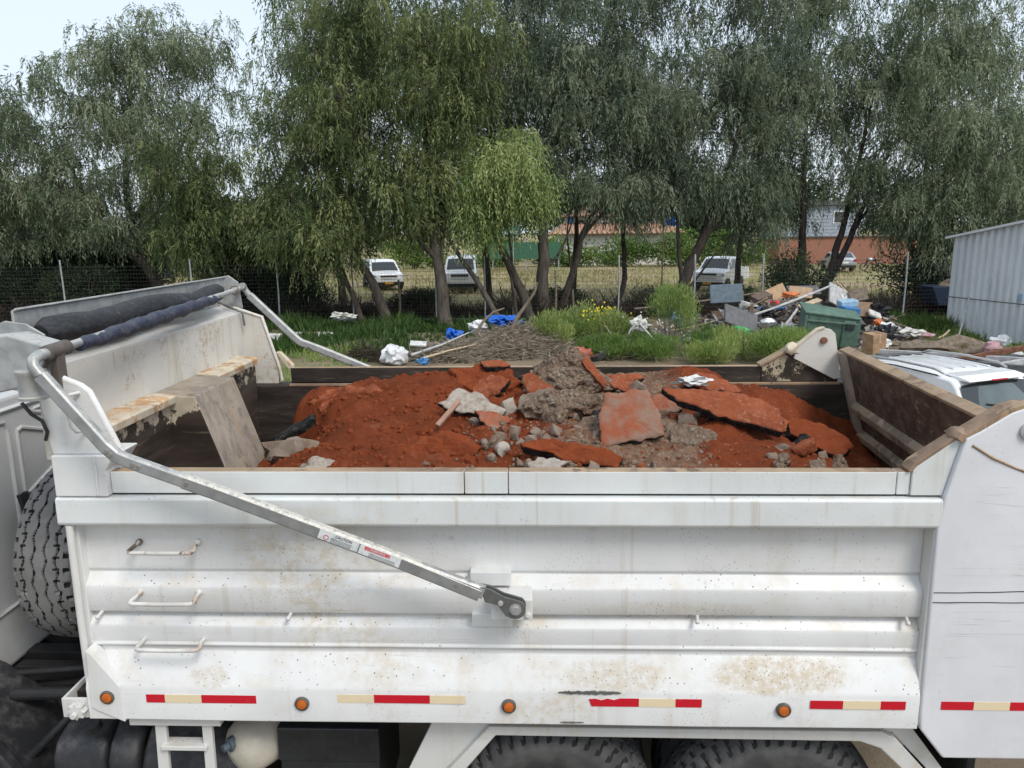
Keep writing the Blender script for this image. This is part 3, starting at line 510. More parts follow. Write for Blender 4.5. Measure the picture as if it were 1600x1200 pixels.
# near arm: flat octagonal section
oct_ = [(-.029, -.012), (-.021, -.022), (.021, -.022), (.029, -.012), (.029, .012), (.021, .022), (-.021, .022), (-.029, .012)]
def arm(y, label, dirt, path=None):
    Yv = (0, 1, 0)
    path = path or [(-.245, y, 1.902), (-.60, y, 2.043), (-1.40, y, 2.362), (-1.745, y, 2.492), (-1.80, y, 2.517), (-1.845, y, 2.560), (-2.085, y, 2.868)]
    b = MB().sweep(path, oct_, Yv); a = part('tarp_arm', b, dirt, TR, bevel=.003, label=label)
    e = Vector(path[-1]); sg = 1 if y < 4 else -1; b = MB().tube([e, e+Vector((-.027, .002*sg, .037)), e+Vector((-.033, .015*sg, .062)), e+Vector((-.027, .045*sg, .077)), e+Vector((-.02, .09*sg, .079))], .0245, 12); part('arm_elbow', b, dirt, a, smooth=60)
    # the fork that holds the pivot
    b = MB()
    for yy in (y-.021, y+.014):
        pts = [(-.262, 1.935), (-.240, 1.865), (-.185, 1.852), (-.150, 1.800), (-.128, 1.790)]
        pts += [(-.108+.046*math.cos(t), 1.832+.046*math.sin(t)) for t in [R(x) for x in range(-110, 61, 20)]]+[(-.16, 1.892), (-.215, 1.925)]
        b.prism(pts, XZ, yy, yy+.010)
    part('pivot_fork', b, 'arm_dark', a, bevel=.002)
    b = MB()
    for (x, z, r_) in ((-.108, 1.832, .019), (-.172, 1.862, .009)):
        b.lathe([(0, 0), (0, r_*1.4), (-.004, r_*1.4), (-.004, r_), (-.014, r_*.95), (-.015, 0)], 14, T((x, y-.021, z), (0, 0, 90)))
    b.v = [(q[0], 2*(y-.021)-q[1] if q[1] > y-.021 else q[1], q[2]) for q in b.v]; part('pivot_bolt', b, 'galvanised', a, smooth=40)
    for (x, z) in ((-.36, 1.948), (-1.50, 2.402), (-1.70, 2.476), (-1.725, 2.486), (-1.815, 2.53), (-1.83, 2.545)):
        b = MB().tube([(x, y-.020, z), (x, y-.030, z)], .0085, 8); part('arm_bolt', b, 'chrome', a, smooth=40)
    return a
ARM = arm(3.085, 'grey near tarp arm with warning stickers', 'arm_silver')
arm(6.0, 'far tarp arm rising over the far rail', 'galvanised', [(-.245, 6.0, 1.902), (-.60, 6.0, 2.043), (-1.40, 6.0, 2.375), (-1.745, 6.0, 2.520), (-1.90, 6.0, 2.578), (-1.955, 6.0, 2.625), (-2.285, 6.0, 2.955)])
b = MB().sweep([(-.262, 3.085, 1.895), (-.60, 3.085, 2.043), (-1.40, 3.085, 2.362), (-1.52, 3.085, 2.407)], [(u*1.10, v*1.12) for u, v in oct_], (0, 1, 0)); part('arm_sleeve', b, 'arm_grey', ARM, bevel=.002)
# warning stickers on the outer face of the arm
dv = Vector((-1.40+.60, 0, 2.362-2.043)).normalized(); cv = Vector((-.62, 3.085-.0255, 2.052)); ag = math.atan2(dv.z, dv.x)
def onarm(s, u): q = cv+dv*s+Vector((-dv.z, 0, dv.x))*(-u); return q   # s up the arm, u across (up positive)
def sticker(s0, s1, u0, u1, m_, lift, name='warning_sticker'):
    b = MB(); v = [onarm(s0, u0), onarm(s1, u0), onarm(s1, u1), onarm(s0, u1)]; v = [(q.x, q.y-lift, q.z) for q in v]; v += [(q[0], q[1]+.001, q[2]) for q in v]
    b.add(v, [(0, 1, 2, 3), (7, 6, 5, 4), (0, 4, 5, 1), (1, 5, 6, 2), (2, 6, 7, 3), (3, 7, 4, 0)]); part(name, b, m_, ARM)
sticker(-.02, .165, -.021, .024, 'sticker_white', .001); sticker(.172, .35, -.021, .024, 'sticker_white', .001)
sticker(.03, .145, .004, .020, 'sticker_red', .0018, 'warning_band')
for i in range(4): sticker(.20, .295, -.018+i*.0055, -.0165+i*.0055, 'print_black', .0018, 'warning_print')
for i in range(3): sticker(.0, .12, -.018+i*.006, -.0165+i*.006, 'print_black', .0018, 'warning_print')
b = MB(); b.lathe([(0, .012), (-.0005, .012), (-.0005, .009), (0, .009)], 18, T(onarm(.315, -.006)-Vector((0, .0022, 0)), (0, 0, 90))); part('warning_symbol', b, 'sticker_red', ARM)
def text(body, size, mat_, matrix, parent, name='lettering', ext=.0006, inv=True):
    cu = bpy.data.curves.new(name, 'FONT'); cu.body = body; cu.size = size; cu.extrude = ext; cu.align_x = 'CENTER'; cu.align_y = 'CENTER'; cu.materials.append(M[mat_])
    o = bpy.data.objects.new(name, cu); COL.objects.link(o); o.parent = parent
    if parent and parent.name in ROOTM: o.matrix_parent_inverse = ROOTM[parent.name]
    o.matrix_basis = matrix; dg = bpy.context.evaluated_depsgraph_get(); me = bpy.data.meshes.new_from_object(o.evaluated_get(dg)); bpy.data.objects.remove(o)
    o = bpy.data.objects.new(name, me); COL.objects.link(o); o.parent = parent
    if parent and parent.name in ROOTM: o.matrix_parent_inverse = ROOTM[parent.name]
    o.matrix_basis = matrix; return o
xr = -dv; zr = Vector((-xr.z, 0, xr.x)); Rm = Matrix(((xr.x, zr.x, 0, 0), (0, 0, -1, 0), (xr.z, zr.z, 0, 0), (0, 0, 0, 1)))
text('CAUTION', .017, 'print_black', Matrix.Translation(onarm(.24, .013)-Vector((0, .0022, 0))) @ Rm, ARM)
text('WARNING', .014, 'sticker_white', Matrix.Translation(onarm(.085, .012)-Vector((0, .0028, 0))) @ Rm, ARM)
# drive motor
b = MB(); b.lathe([(0, 0), (0, .058), (.012, .060), (.016, .054), (.10, .052), (.112, .060), (.125, .060), (.127, .045), (.127, 0)], 24, T((-2.165, 3.14, 2.755), (0, -90, 0))); part('tarp_motor', b, 'galvanised', TR, smooth=35)
# cab rear wall ---------------------------------------------------------------
CB = part('cab', MB().prism([(3.42, .95), (3.36, 1.3), (3.36, 2.30), (3.45, 2.50), (3.62, 2.53), (5.4, 2.53), (5.6, 2.48), (5.68, 2.30), (5.68, 1.3), (5.6, .95)], YZ, -5.1, -3.10), 'cab_grey', TR, bevel=.03, seg=3, label='grey cab rear wall with pressed triangular panels')
def ridge(pts, r_=.013, closed=True):
    p = [Vector((-3.098, y, z)) for y, z in pts]
    if closed: p = p+[p[0]]
    q = []
    for i in range(len(p)-1):
        q += [p[i].lerp(p[i+1], t) for t in (.06, .5, .94)]
    if closed: q.append(q[0])
    part('pressed_ridge', MB().tube(q, r_, 6), 'cab_grey', CB, smooth=60)
ridge([(4.30, 2.33), (4.30, 1.90), (4.95, 2.12)]); ridge([(4.42, 2.40), (5.1, 2.42), (5.1, 2.19)]); ridge([(4.30, 1.83), (5.0, 2.0)], closed=False); ridge([(4.30, 1.70), (5.1, 1.80), (5.1, 1.2), (4.30, 1.25)]); ridge([(3.9, 2.40), (4.22, 2.38), (4.22, 1.3), (3.9, 1.3)])
ridge([(3.6, 2.45), (5.5, 2.45)], .016, False)
for k_ in range(2):
    b = MB().tube([(-3.05, 4.18+k_*.05, 1.95), (-3.0, 4.22+k_*.05, 1.6), (-2.99, 4.30+k_*.05, 1.3), (-2.9, 4.42+k_*.04, 1.10), (-2.7, 4.6, 1.0)], .016, 8); part('air_hose', b, 'black_plastic', CB, smooth=60)
# spare wheel -------------------------------------------------------------------
def tyre(name, R_, W, groove, mat_, m, na=96, nt=40, rim='chassis_black', label=None, parent=None, rimr=.29, shd=.02):
    prof_ = [(-W*.42, rimr), (-W*.50, rimr+.05), (-W*.53, R_*.76), (-W*.51, R_*.955-shd)]
    tr = [(-W*.46+W*.92*i/nt) for i in range(nt+1)]
    v = []; f = []; cols = len(prof_)*2+len(tr)
    for j in range(na):
        th = 2*math.pi*j/na; ring = [(a, r_) for a, r_ in prof_]
        for a in tr:
            u = a/(W*.46); r_ = R_-shd*abs(u)**3; r_ -= .013*groove(u, j/na); ring.append((a, r_))
        ring += [(-a, r_) for a, r_ in reversed(prof_)]
        for a, r_ in ring: v.append((a, r_*math.cos(th), r_*math.sin(th)))
    for j in range(na):
        for i in range(cols-1): f.append((j*cols+i, j*cols+i+1, ((j+1) % na)*cols+i+1, ((j+1) % na)*cols+i))
    b = MB().add(v, f, 0, m); w0 = len(prof_)
    for j in range(na):
        for i in range(nt):
            if groove((tr[i]+tr[i+1])/(2*W*.46), (j+.5)/na) > .5: b.mi[j*(cols-1)+w0+i] = 1
    t = part(name, b, [mat_, 'black_void'], parent, smooth=40, label=label)
    b = MB().lathe([(-W*.42, rimr), (-W*.40, rimr-.02), (-W*.18, rimr-.04), (-W*.15, .13), (-W*.28, .12), (-W*.30, 0)], 32, m); b.lathe([(W*.42, rimr), (W*.40, rimr-.02), (W*.18, rimr-.04), (W*.15, .12), (W*.15, 0)], 32, m); part('rim', b, rim, t, smooth=40)
    return t
tri = lambda x: abs((x % 1)*2-1)
def g_rib(u, t):
    for k_, c0 in enumerate((-.62, -.21, .22, .62)):
        z_ = (tri(t*26+k_*.5)*2-1)
        if abs(u-(c0+.065*z_)) < .026: return 1
        if k_ in (0, 3) and abs(u-c0) < .13 and (t*52+.3) % 1 < .10: return .9
    if abs(u) > .84 and (t*40) % 1 < .28: return 1
    return 0
def g_lug(u, t):
    au = abs(u); ph = (t*46+.55*math.sin(u*2.6)+(0 if u > 0 else .5)) % 1
    if .30 < au < .60 and ph < .24: return .9
    if au > .70 and (ph+.4) % 1 < .30: return 1
    if au < .25 and (ph+.2) % 1 < .2 and au > .06: return .8
    return 0
tyre('spare_wheel', .53, .33, g_rib, 'rubber_grey', T((-2.69, 4.27, 1.60)), 260, 60, label='grey dusty spare tyre standing behind the cab', parent=TR)
part('spare_carrier', MB().box((-2.56, 4.15, 1.0), (-2.36, 4.40, 1.9)).box((-2.95, 4.3, .90), (-2.36, 4.4, .98)), 'chassis_black', TR, bevel=.01)
for i, x in enumerate((.035, 1.155)):
    for y in (3.475, 5.52):
        tyre('wheel', .545, .31, g_lug, 'rubber', T((x, y, .535), (0, 0, 90)), 230, 44, parent=TR, shd=.085)
        tyre('wheel', .535, .28, g_rib, 'rubber', T((x, y+(.33 if y < 4 else -.33), .535), (0, 0, 90)), 60, 12, parent=TR)
for y in (3.55, 5.45): tyre('wheel', .52, .29, g_rib, 'rubber', T((-3.75, y, .52), (0, 0, 90)), 60, 12, parent=TR)
# chassis and hardware
CH = part('chassis', MB().box((-5.0, 4.12, .70), (2.6, 4.22, .98)).box((-5.0, 4.78, .70), (2.6, 4.88, .98)).box((-1.0, 4.0, .98), (2.4, 5.0, 1.19)).box((-2.4, 4.22, .75), (-2.3, 4.78, .95)), 'chassis_black', TR, bevel=.01)
for x in (.035, 1.155): part('axle', MB().tube([(x, 3.6, .535), (x, 5.4, .535)], .09, 12), 'chassis_black', CH, smooth=50)
b = MB().lathe([(0, 0), (0, .05), (.03, .07), (.07, .05), (.10, .075), (.14, .07), (.15, .03), (.16, 0)], 20, T((.60, 3.75, .93), (0, -90, 0))); part('air_spring', b, 'chassis_black', CH, smooth=40)
b = MB().tube([(-2.9, 3.7, .97), (-2.3, 3.72, .98), (-2.1, 3.8, 1.0)], .035, 10).tube([(-3.0, 3.85, 1.0), (-2.5, 3.9, 1.02), (-2.2, 4.0, .95)], .02, 8).tube([(-2.95, 3.95, .85), (-2.6, 3.95, .9), (-2.3, 4.0, .8)], .025, 8).box((-2.50, 3.86, .85), (-2.44, 3.94, 1.20)).box((-3.1, 4.0, .86), (-2.3, 4.08, .95)); part('brackets', b, 'chassis_black', CH, bevel=.005)
# white front corner bracket with its star nut
b = MB().box((-2.275, 3.20, 1.185), (-2.13, 3.215, 1.285)).box((-2.275, 3.215, 1.185), (-2.262, 3.42, 1.285)).box((-2.275, 3.22, 1.185), (-2.13, 3.42, 1.195)); BK = part('corner_bracket', b, 'frame_white', TR, bevel=.003)
st_ = [((.045 if i % 2 == 0 else .030)*math.cos(2*math.pi*i/16), (.045 if i % 2 == 0 else .030)*math.sin(2*math.pi*i/16)) for i in range(16)]
b = MB().prism([(-2.19+p[0], 1.235+p[1]) for p in st_], XZ, 3.165, 3.20).tube([(-2.195, 3.165, 1.225), (-2.195, 3.145, 1.225)], .016, 8); part('star_nut', b, 'frame_white', BK, bevel=.003)
# plastic mudguard, side tank, battery box
pts = [(-2.70+.0, .55)]
arc = [(-3.55+.92*math.cos(R(a)), .40+.80*math.sin(R(a))) for a in range(-8, 120, 8)]
arc2 = [(-3.55+.80*math.cos(R(a)), .40+.69*math.sin(R(a))) for a in range(112, -9, -8)]
b = MB().prism(arc+arc2, XZ, 3.32, 3.88); MG = part('mudguard', b, 'tank_black', TR, smooth=40, bevel=.03, seg=3, label='black plastic cab mudguard')
b = MB().prism([(-3.55+.97*math.cos(R(a)), .40+.83*math.sin(R(a))) for a in range(-8, 120, 8)]+[(-3.55+.9*math.cos(R(a)), .40+.77*math.sin(R(a))) for a in range(112, -9, -8)], XZ, 3.34, 3.42); part('mudguard_lip', b, 'tank_black', MG, bevel=.015)
b = MB().tube([(-2.78, 3.50, .66), (-2.50, 3.62, .93), (-2.25, 3.66, 1.05)], .022, 12); b.lathe([(0, .016), (-.004, .024), (.03, .026), (.03, .016)], 14, T((-2.785, 3.495, .655), (0, -44, 20))); part('corrugated_pipe', b, 'black_plastic', MG, smooth=50)
b = MB()
for x0, x1, z1, e in ((-2.50, -2.22, .925, .05), (-2.215, -2.05, .95, .045), (-2.045, -1.50, .93, .0)):
    b.prism([(3.42, .35), (3.36+e*.2, .66), (3.375, .76+e), (3.42, .84+e), (3.52, z1), (3.98, z1+.03), (3.98, .35)], YZ, x0, x1)
SB = part('side_tank', b, 'tank_black', TR, bevel=.035, seg=4, smooth=40, label='black moulded plastic tank beside the ladder')
part('filler_cap', MB().tube([(-2.28, 3.44, .955), (-2.29, 3.43, .985)], .035, 12), 'chassis_black', SB, smooth=40)
LD = part('ladder', MB().box((-1.975, 3.225, 1.128), (-1.53, 3.30, 1.165)), 'frame_white', TR, bevel=.004)
for x0, x1, lean in ((-1.862, -1.808, -.02), (-1.632, -1.584, -.01)):
    b = MB().prism([(x0, 1.127), (x1, 1.127), (x1+lean, .45), (x0+lean, .45)], XZ, 3.245, 3.27); part('ladder_rail', b, 'frame_white', LD, bevel=.003)
for z in (1.005, .74): part('ladder_step', MB().box((-1.835, 3.225, z-.012), (-1.61, 3.30, z+.012)), 'frame_white', LD, bevel=.004)
m = T((-1.565, 3.38, .850), (0, -4, 52)); b = MB().lathe([(0, 0), (.008, .05), (.022, .09), (.05, .122), (.09, .140), (.13, .143), (.60, .143), (.64, .12), (.66, 0)], 32, m); AT = part('air_tank', b, 'tank_cream', TR, smooth=50, label='cream air tank with dark valve')
part('tank_valve', MB().lathe([(-.05, 0), (-.05, .020), (-.02, .022), (-.018, .036), (.02, .036), (.04, .02)], 16, m @ T((.015, .0, .065))), 'blue_grey', AT, smooth=40)
part('tank_strap', MB().lathe([(.28, .1435), (.28, .148), (.33, .148), (.33, .1435)], 32, m), 'galvanised', AT)
BX = part('battery_box', MB().box((-1.33, 3.42, .45), (-.82, 3.95, .985)), 'skip_blue', TR, bevel=.012, label='dark box under the bed'); BX.data.materials.clear(); BX.data.materials.append(M['black_plastic'])
part('box_lid', MB().box((-1.335, 3.412, .80), (-.815, 3.955, .99)), 'black_plastic', BX, bevel=.008)
# rear fender
fo = [(-.60, .70), (-.51, .70), (-.215, 1.072), (1.50, 1.066), (1.60, 1.030), (1.88, .75), (1.96, .75), (1.665, 1.085), (1.60, 1.118), (-.245, 1.118)]
FN = part('fender', MB().prism(fo, XZ, 3.262, 3.30), 'frame_white', TR, bevel=.006, label='white fender frame over the rear wheels')
b = MB().prism([(-.72, .70), (-.60, .70), (-.235, 1.115), (-.50, 1.165)], XZ, 3.30, 3.32); part('fender_gusset', b, 'frame_white', FN, bevel=.003)
b = MB().prism([(1.56, 1.112), (1.665, 1.09), (1.98, .75), (2.02, .76), (1.73, 1.15)], XZ, 3.30, 3.60); part('fender_return', b, 'frame_white', FN, bevel=.003)
part('fender_cover', MB().prism([(-.25, 1.085), (1.62, 1.085), (1.62, 1.112), (-.25, 1.112)], XZ, 3.30, 3.85), 'chassis_black', FN)
part('mud_flap', MB().box((2.06, 3.35, .45), (2.10, 3.95, 1.03)), 'chassis_black', TR, bevel=.004)
part('rear_beam', MB().box((1.95, 3.50, .95), (2.35, 5.6, 1.10)), 'chassis_black', TR, bevel=.01)

# ------------------------------------------------------------------ the load
CTRL = [(-1.5, 5.1, 2.37), (-1.13, 5.2, 2.41), (-0.68, 5.2, 2.46), (-0.89, 5.1, 2.43), (-1.1, 4.5, 2.32), (-0.69, 4.1, 2.27), (-1.23, 4.1, 2.24), (-1.42, 3.9, 2.17), (0.03, 5.0, 2.40), (0.25, 5.1, 2.42), (1.06, 5.3, 2.47), (1.5, 5.3, 2.33), (0.7, 5.3, 2.40),
        (0.87, 3.95, 2.29), (1.31, 4.3, 2.22), (1.79, 4.6, 2.06), (1.93, 4.6, 1.96), (-0.14, 3.7, 2.22), (-0.8, 3.75, 2.24), (0.5, 3.7, 2.24), (1.16, 3.8, 2.21), (-0.35, 4.9, 2.36), (0.51, 4.25, 2.30), (1.14, 4.55, 2.30), (-0.47, 4.45, 2.31), (-0.08, 4.2, 2.30), (0.14, 4.35, 2.34), (-1.47, 4.4, 2.14), (1.74, 4.8, 2.12),
        (-1.9, 4.0, 1.6), (-1.95, 5.0, 1.6), (-1.9, 5.6, 1.7), (-1.2, 5.75, 2.28), (-.5, 5.75, 2.33), (.3, 5.75, 2.35), (1.0, 5.75, 2.34), (1.6, 5.75, 2.20), (2.2, 5.2, 1.75), (2.2, 4.4, 1.7), (2.1, 3.7, 1.85), (-.8, 3.4, 2.16), (.2, 3.4, 2.16), (1.1, 3.4, 2.14), (-1.6, 3.5, 2.02), (-1.80, 4.4, 1.80), (-1.62, 4.75, 2.05), (-.85, 5.0, 2.44), (-1.2, 4.9, 2.38)]
CA = np.array(CTRL)
def heap_z(x, y):
    d = ((CA[:, 0]-x)**2+(CA[:, 1]-y)**2)+.006; w_ = d**-1.9; return float((w_*CA[:, 2]).sum()/w_.sum())
b = MB(); NXH, NYH = 250, 150; v = []; x_ = np.linspace(-1.98, 2.42, NXH); y_ = np.linspace(3.37, 5.79, NYH)
for y in y_:
    for x in x_:
        q = Vector((x, y, 0)); z = heap_z(x, y)
        z += .030*noise.fractal(q*3.2, .8, 2.1, 3)+.022*noise.fractal(q*11+Vector((4, 2, 0)), .7, 2.1, 3)+.016*abs(noise.noise(q*24))+.012*abs(noise.noise(q*48))
        z += .014*math.sin((y*1.0+x*.25)*16+2*noise.noise(q*2))*max(0, -x-.1)*.5
        v.append((x, y, max(z, 1.4)))
b.add(v, [(j*NXH+i, j*NXH+i+1, (j+1)*NXH+i+1, (j+1)*NXH+i) for j in range(NYH-1) for i in range(NXH-1)])
# the rubbly middle is browner than the red fill around it
k = NT('heap_soil'); red = M['red_soil']
p = k.pos(); rx = k.math('ABSOLUTE', k.math('SUBTRACT', k.math('ADD', p[0], k.mul(k.noise(2.5, 5, .7), .7)), .62))
msk = k.math('SUBTRACT', 1, k.step(rx, .26, .46))
ra = k.mix(k.step(k.noise(3, 6, .65), .3, .7), (.240, .058, .022), (.150, .038, .0155)); ra = k.mix(k.mul(k.step(k.noise(30, 5, .7), .5, .7), .6), ra, (.25, .075, .034)); ra = k.mix(k.mul(k.step(k.noise(1.7, 5, .65), .52, .66), .45), ra, (.13, .042, .021)); ra = k.mix(k.mul(k.step(k.noise(2.6, 5, .7, k.map((1, 1, 1), loc=(3, 1, 2))), .56, .68), .45), ra, (.30, .13, .075))
rb = k.mix(k.step(k.noise(9, 6, .7), .35, .65), (.25, .165, .11), (.15, .075, .045)); rb = k.mix(k.mul(k.step(k.noise(40, 5, .7), .5, .68), .8), rb, (.36, .30, .235))
vv_ = k.math('SUBTRACT', 1, k.step(k.voro(36), .05, .13)); cc = k.mix(msk, ra, rb); cc = k.mix(k.mul(vv_, k.step(k.math('ADD', k.noise(4, 2), k.mul(k.step(p[0], -.2, .5), .12)), .52, .66)), cc, (.48, .40, .32))
k.bump(k.math('ADD', k.noise(40, 6, .75), k.mul(k.noise(150, 4, .7), .4)), 1.0, .02); M['heap_soil'] = k.done(cc, .95, 0, .08)
HP = solo('soil_heap', b, 'heap_soil', 'heap of loose red soil filling the truck bed', 'soil', smooth=70)
# loose clods and crumbs over the heap
def scatter(n, box, size, mats, seedbase, zoff=0, flat=.75):
    b = MB()
    for i in range(n):
        x = rnd.uniform(box[0], box[1]); y = rnd.uniform(box[2], box[3]); s_ = rnd.uniform(*size)*rnd.uniform(.5, 1)
        z = heap_z(x, y)+.030*noise.fractal(Vector((x, y, 0))*3.2, .8, 2.1, 3)
        b.blob((x, y, z+s_*.25+zoff), (s_, s_*rnd.uniform(.7, 1.1), s_*flat), seedbase+i, .22, 1.6, 1, 0, Euler((rnd.random()*6, rnd.random()*6, rnd.random()*6)).to_matrix())
    return b
b = scatter(1500, (-1.55, .2, 3.6, 5.4), (.008, .028), None, 10); o = solo('soil_crumbs', b, 'red_soil', 'small red clods lying over the soil heap', 'soil', kind='stuff')
b = scatter(500, (.3, 1.9, 3.6, 5.4), (.006, .018), None, 950); o = solo('soil_crumbs', b, 'red_crust', 'small red crumbs lying between the slabs', 'soil', kind='stuff')
b = scatter(900, (-.45, .9, 3.6, 4.75), (.006, .020), None, 1500); o = solo('gravel', b, 'grey_stone', 'grey brown gravel in the middle of the load', 'gravel', kind='stuff')
# single stones one can pick out
def hull(c, r_, seed, n_=16):
    q_ = random.Random(seed); bm = bmesh.new(); rot = Euler((q_.random()*6, q_.random()*6, q_.random()*6)).to_matrix()
    for _ in range(n_):
        p_ = Vector((q_.uniform(-1, 1), q_.uniform(-1, 1), q_.uniform(-1, 1))); m_ = max(abs(p_.x), abs(p_.y), abs(p_.z)); p_ = p_/m_*(.75+.25*q_.random()) if q_.random() < .8 else p_
        bm.verts.new(Vector(c)+rot @ Vector((p_.x*r_[0], p_.y*r_[1], p_.z*r_[2])))
    res = bmesh.ops.convex_hull(bm, input=bm.verts); bmesh.ops.delete(bm, geom=[g_ for g_ in res['geom_interior'] if isinstance(g_, bmesh.types.BMVert)], context='VERTS')
    bmesh.ops.subdivide_edges(bm, edges=bm.edges, cuts=2, use_grid_fill=True); bm.verts.ensure_lookup_table()
    for v_ in bm.verts: v_.co += Vector((1, 1, 1))*0+(v_.co-Vector(c)).normalized()*.10*max(r_)*noise.fractal(v_.co*22, .8, 2, 3)
    bm.verts.index_update(); b_ = MB().add([v_.co.copy() for v_ in bm.verts], [tuple(v_.index for v_ in f_.verts) for f_ in bm.faces]); bm.free(); return b_
STN = [(-.20, 3.98, .045), (-.12, 4.10, .040), (-.05, 4.0, .05), (-.22, 4.12, .035), (-.10, 3.88, .035), (.03, 4.05, .038), (-.26, 3.90, .03), (.05, 3.93, .03), (-.15, 4.22, .045), (-.02, 4.2, .04), (.10, 4.15, .05), (.16, 4.02, .034), (-.30, 4.05, .028), (.22, 4.2, .036),
       (-.18, 4.62, .06), (-.08, 4.7, .05), (.0, 4.62, .045), (-.22, 4.72, .04), (-.05, 4.82, .05), (.12, 4.72, .04), (.45, 4.75, .045), (.62, 4.80, .035), (.55, 4.62, .04), (.72, 4.42, .026), (.28, 3.72, .04), (-.05, 3.66, .045), (.35, 3.66, .03), (-.38, 3.72, .03), (1.5, 4.0, .03), (1.55, 3.85, .035), (1.25, 4.02, .032), (.9, 4.98, .04), (.82, 4.93, .03), (-.32, 4.5, .03)]
for i, (x, y, s_) in enumerate(STN):
    b = hull((x, y, heap_z(x, y)+s_*.3), (s_*1.1, s_*.9, s_*.65), 900+i) if i % 3 else MB().blob((x, y, heap_z(x, y)+s_*.35), (s_*1.2, s_*.9, s_*.75), 40+i, .24, 1.3, 2, 0, Euler((rnd.random()*3, rnd.random()*3, rnd.random()*6)).to_matrix())
    solo('stone', b, 'grey_stone' if i % 7 else 'pale_concrete', 'small grey brown stone lying among the gravel of the load', 'stone', 'stones in the load', smooth=50)
CK = [('brown_rubble', 'angular brown rubble chunk lying in the middle of the load'), ('grey_stone', 'angular grey concrete chunk lying in the middle of the load'), ('red_crust', 'angular red topped asphalt chunk lying in the middle of the load'), ('asphalt_edge', 'small black asphalt chunk lying in the load'), ('slab_mixed', 'broken red and grey chunk lying in the middle of the load')]
for i in range(64):
    if i < 48: x = rnd.gauss(.22, .36); y = rnd.uniform(3.72, 5.15)
    else: x = rnd.uniform(.8, 1.9); y = rnd.uniform(3.7, 4.7)
    s_ = rnd.choice((.03, .04, .05, .06, .08, .10))*rnd.uniform(.8, 1.15)
    if y < 4.1: s_ *= .7
    m_ = rnd.choice((0, 0, 1, 1, 2, 3, 4)); fl = rnd.uniform(.4, .8)
    solo('rubble_chunk', hull((x, y, heap_z(x, y)+s_*fl*.35), (s_, s_*rnd.uniform(.6, 1), s_*fl), 500+i), CK[m_][0], CK[m_][1], 'rubble', 'broken chunks in the load', smooth=35)
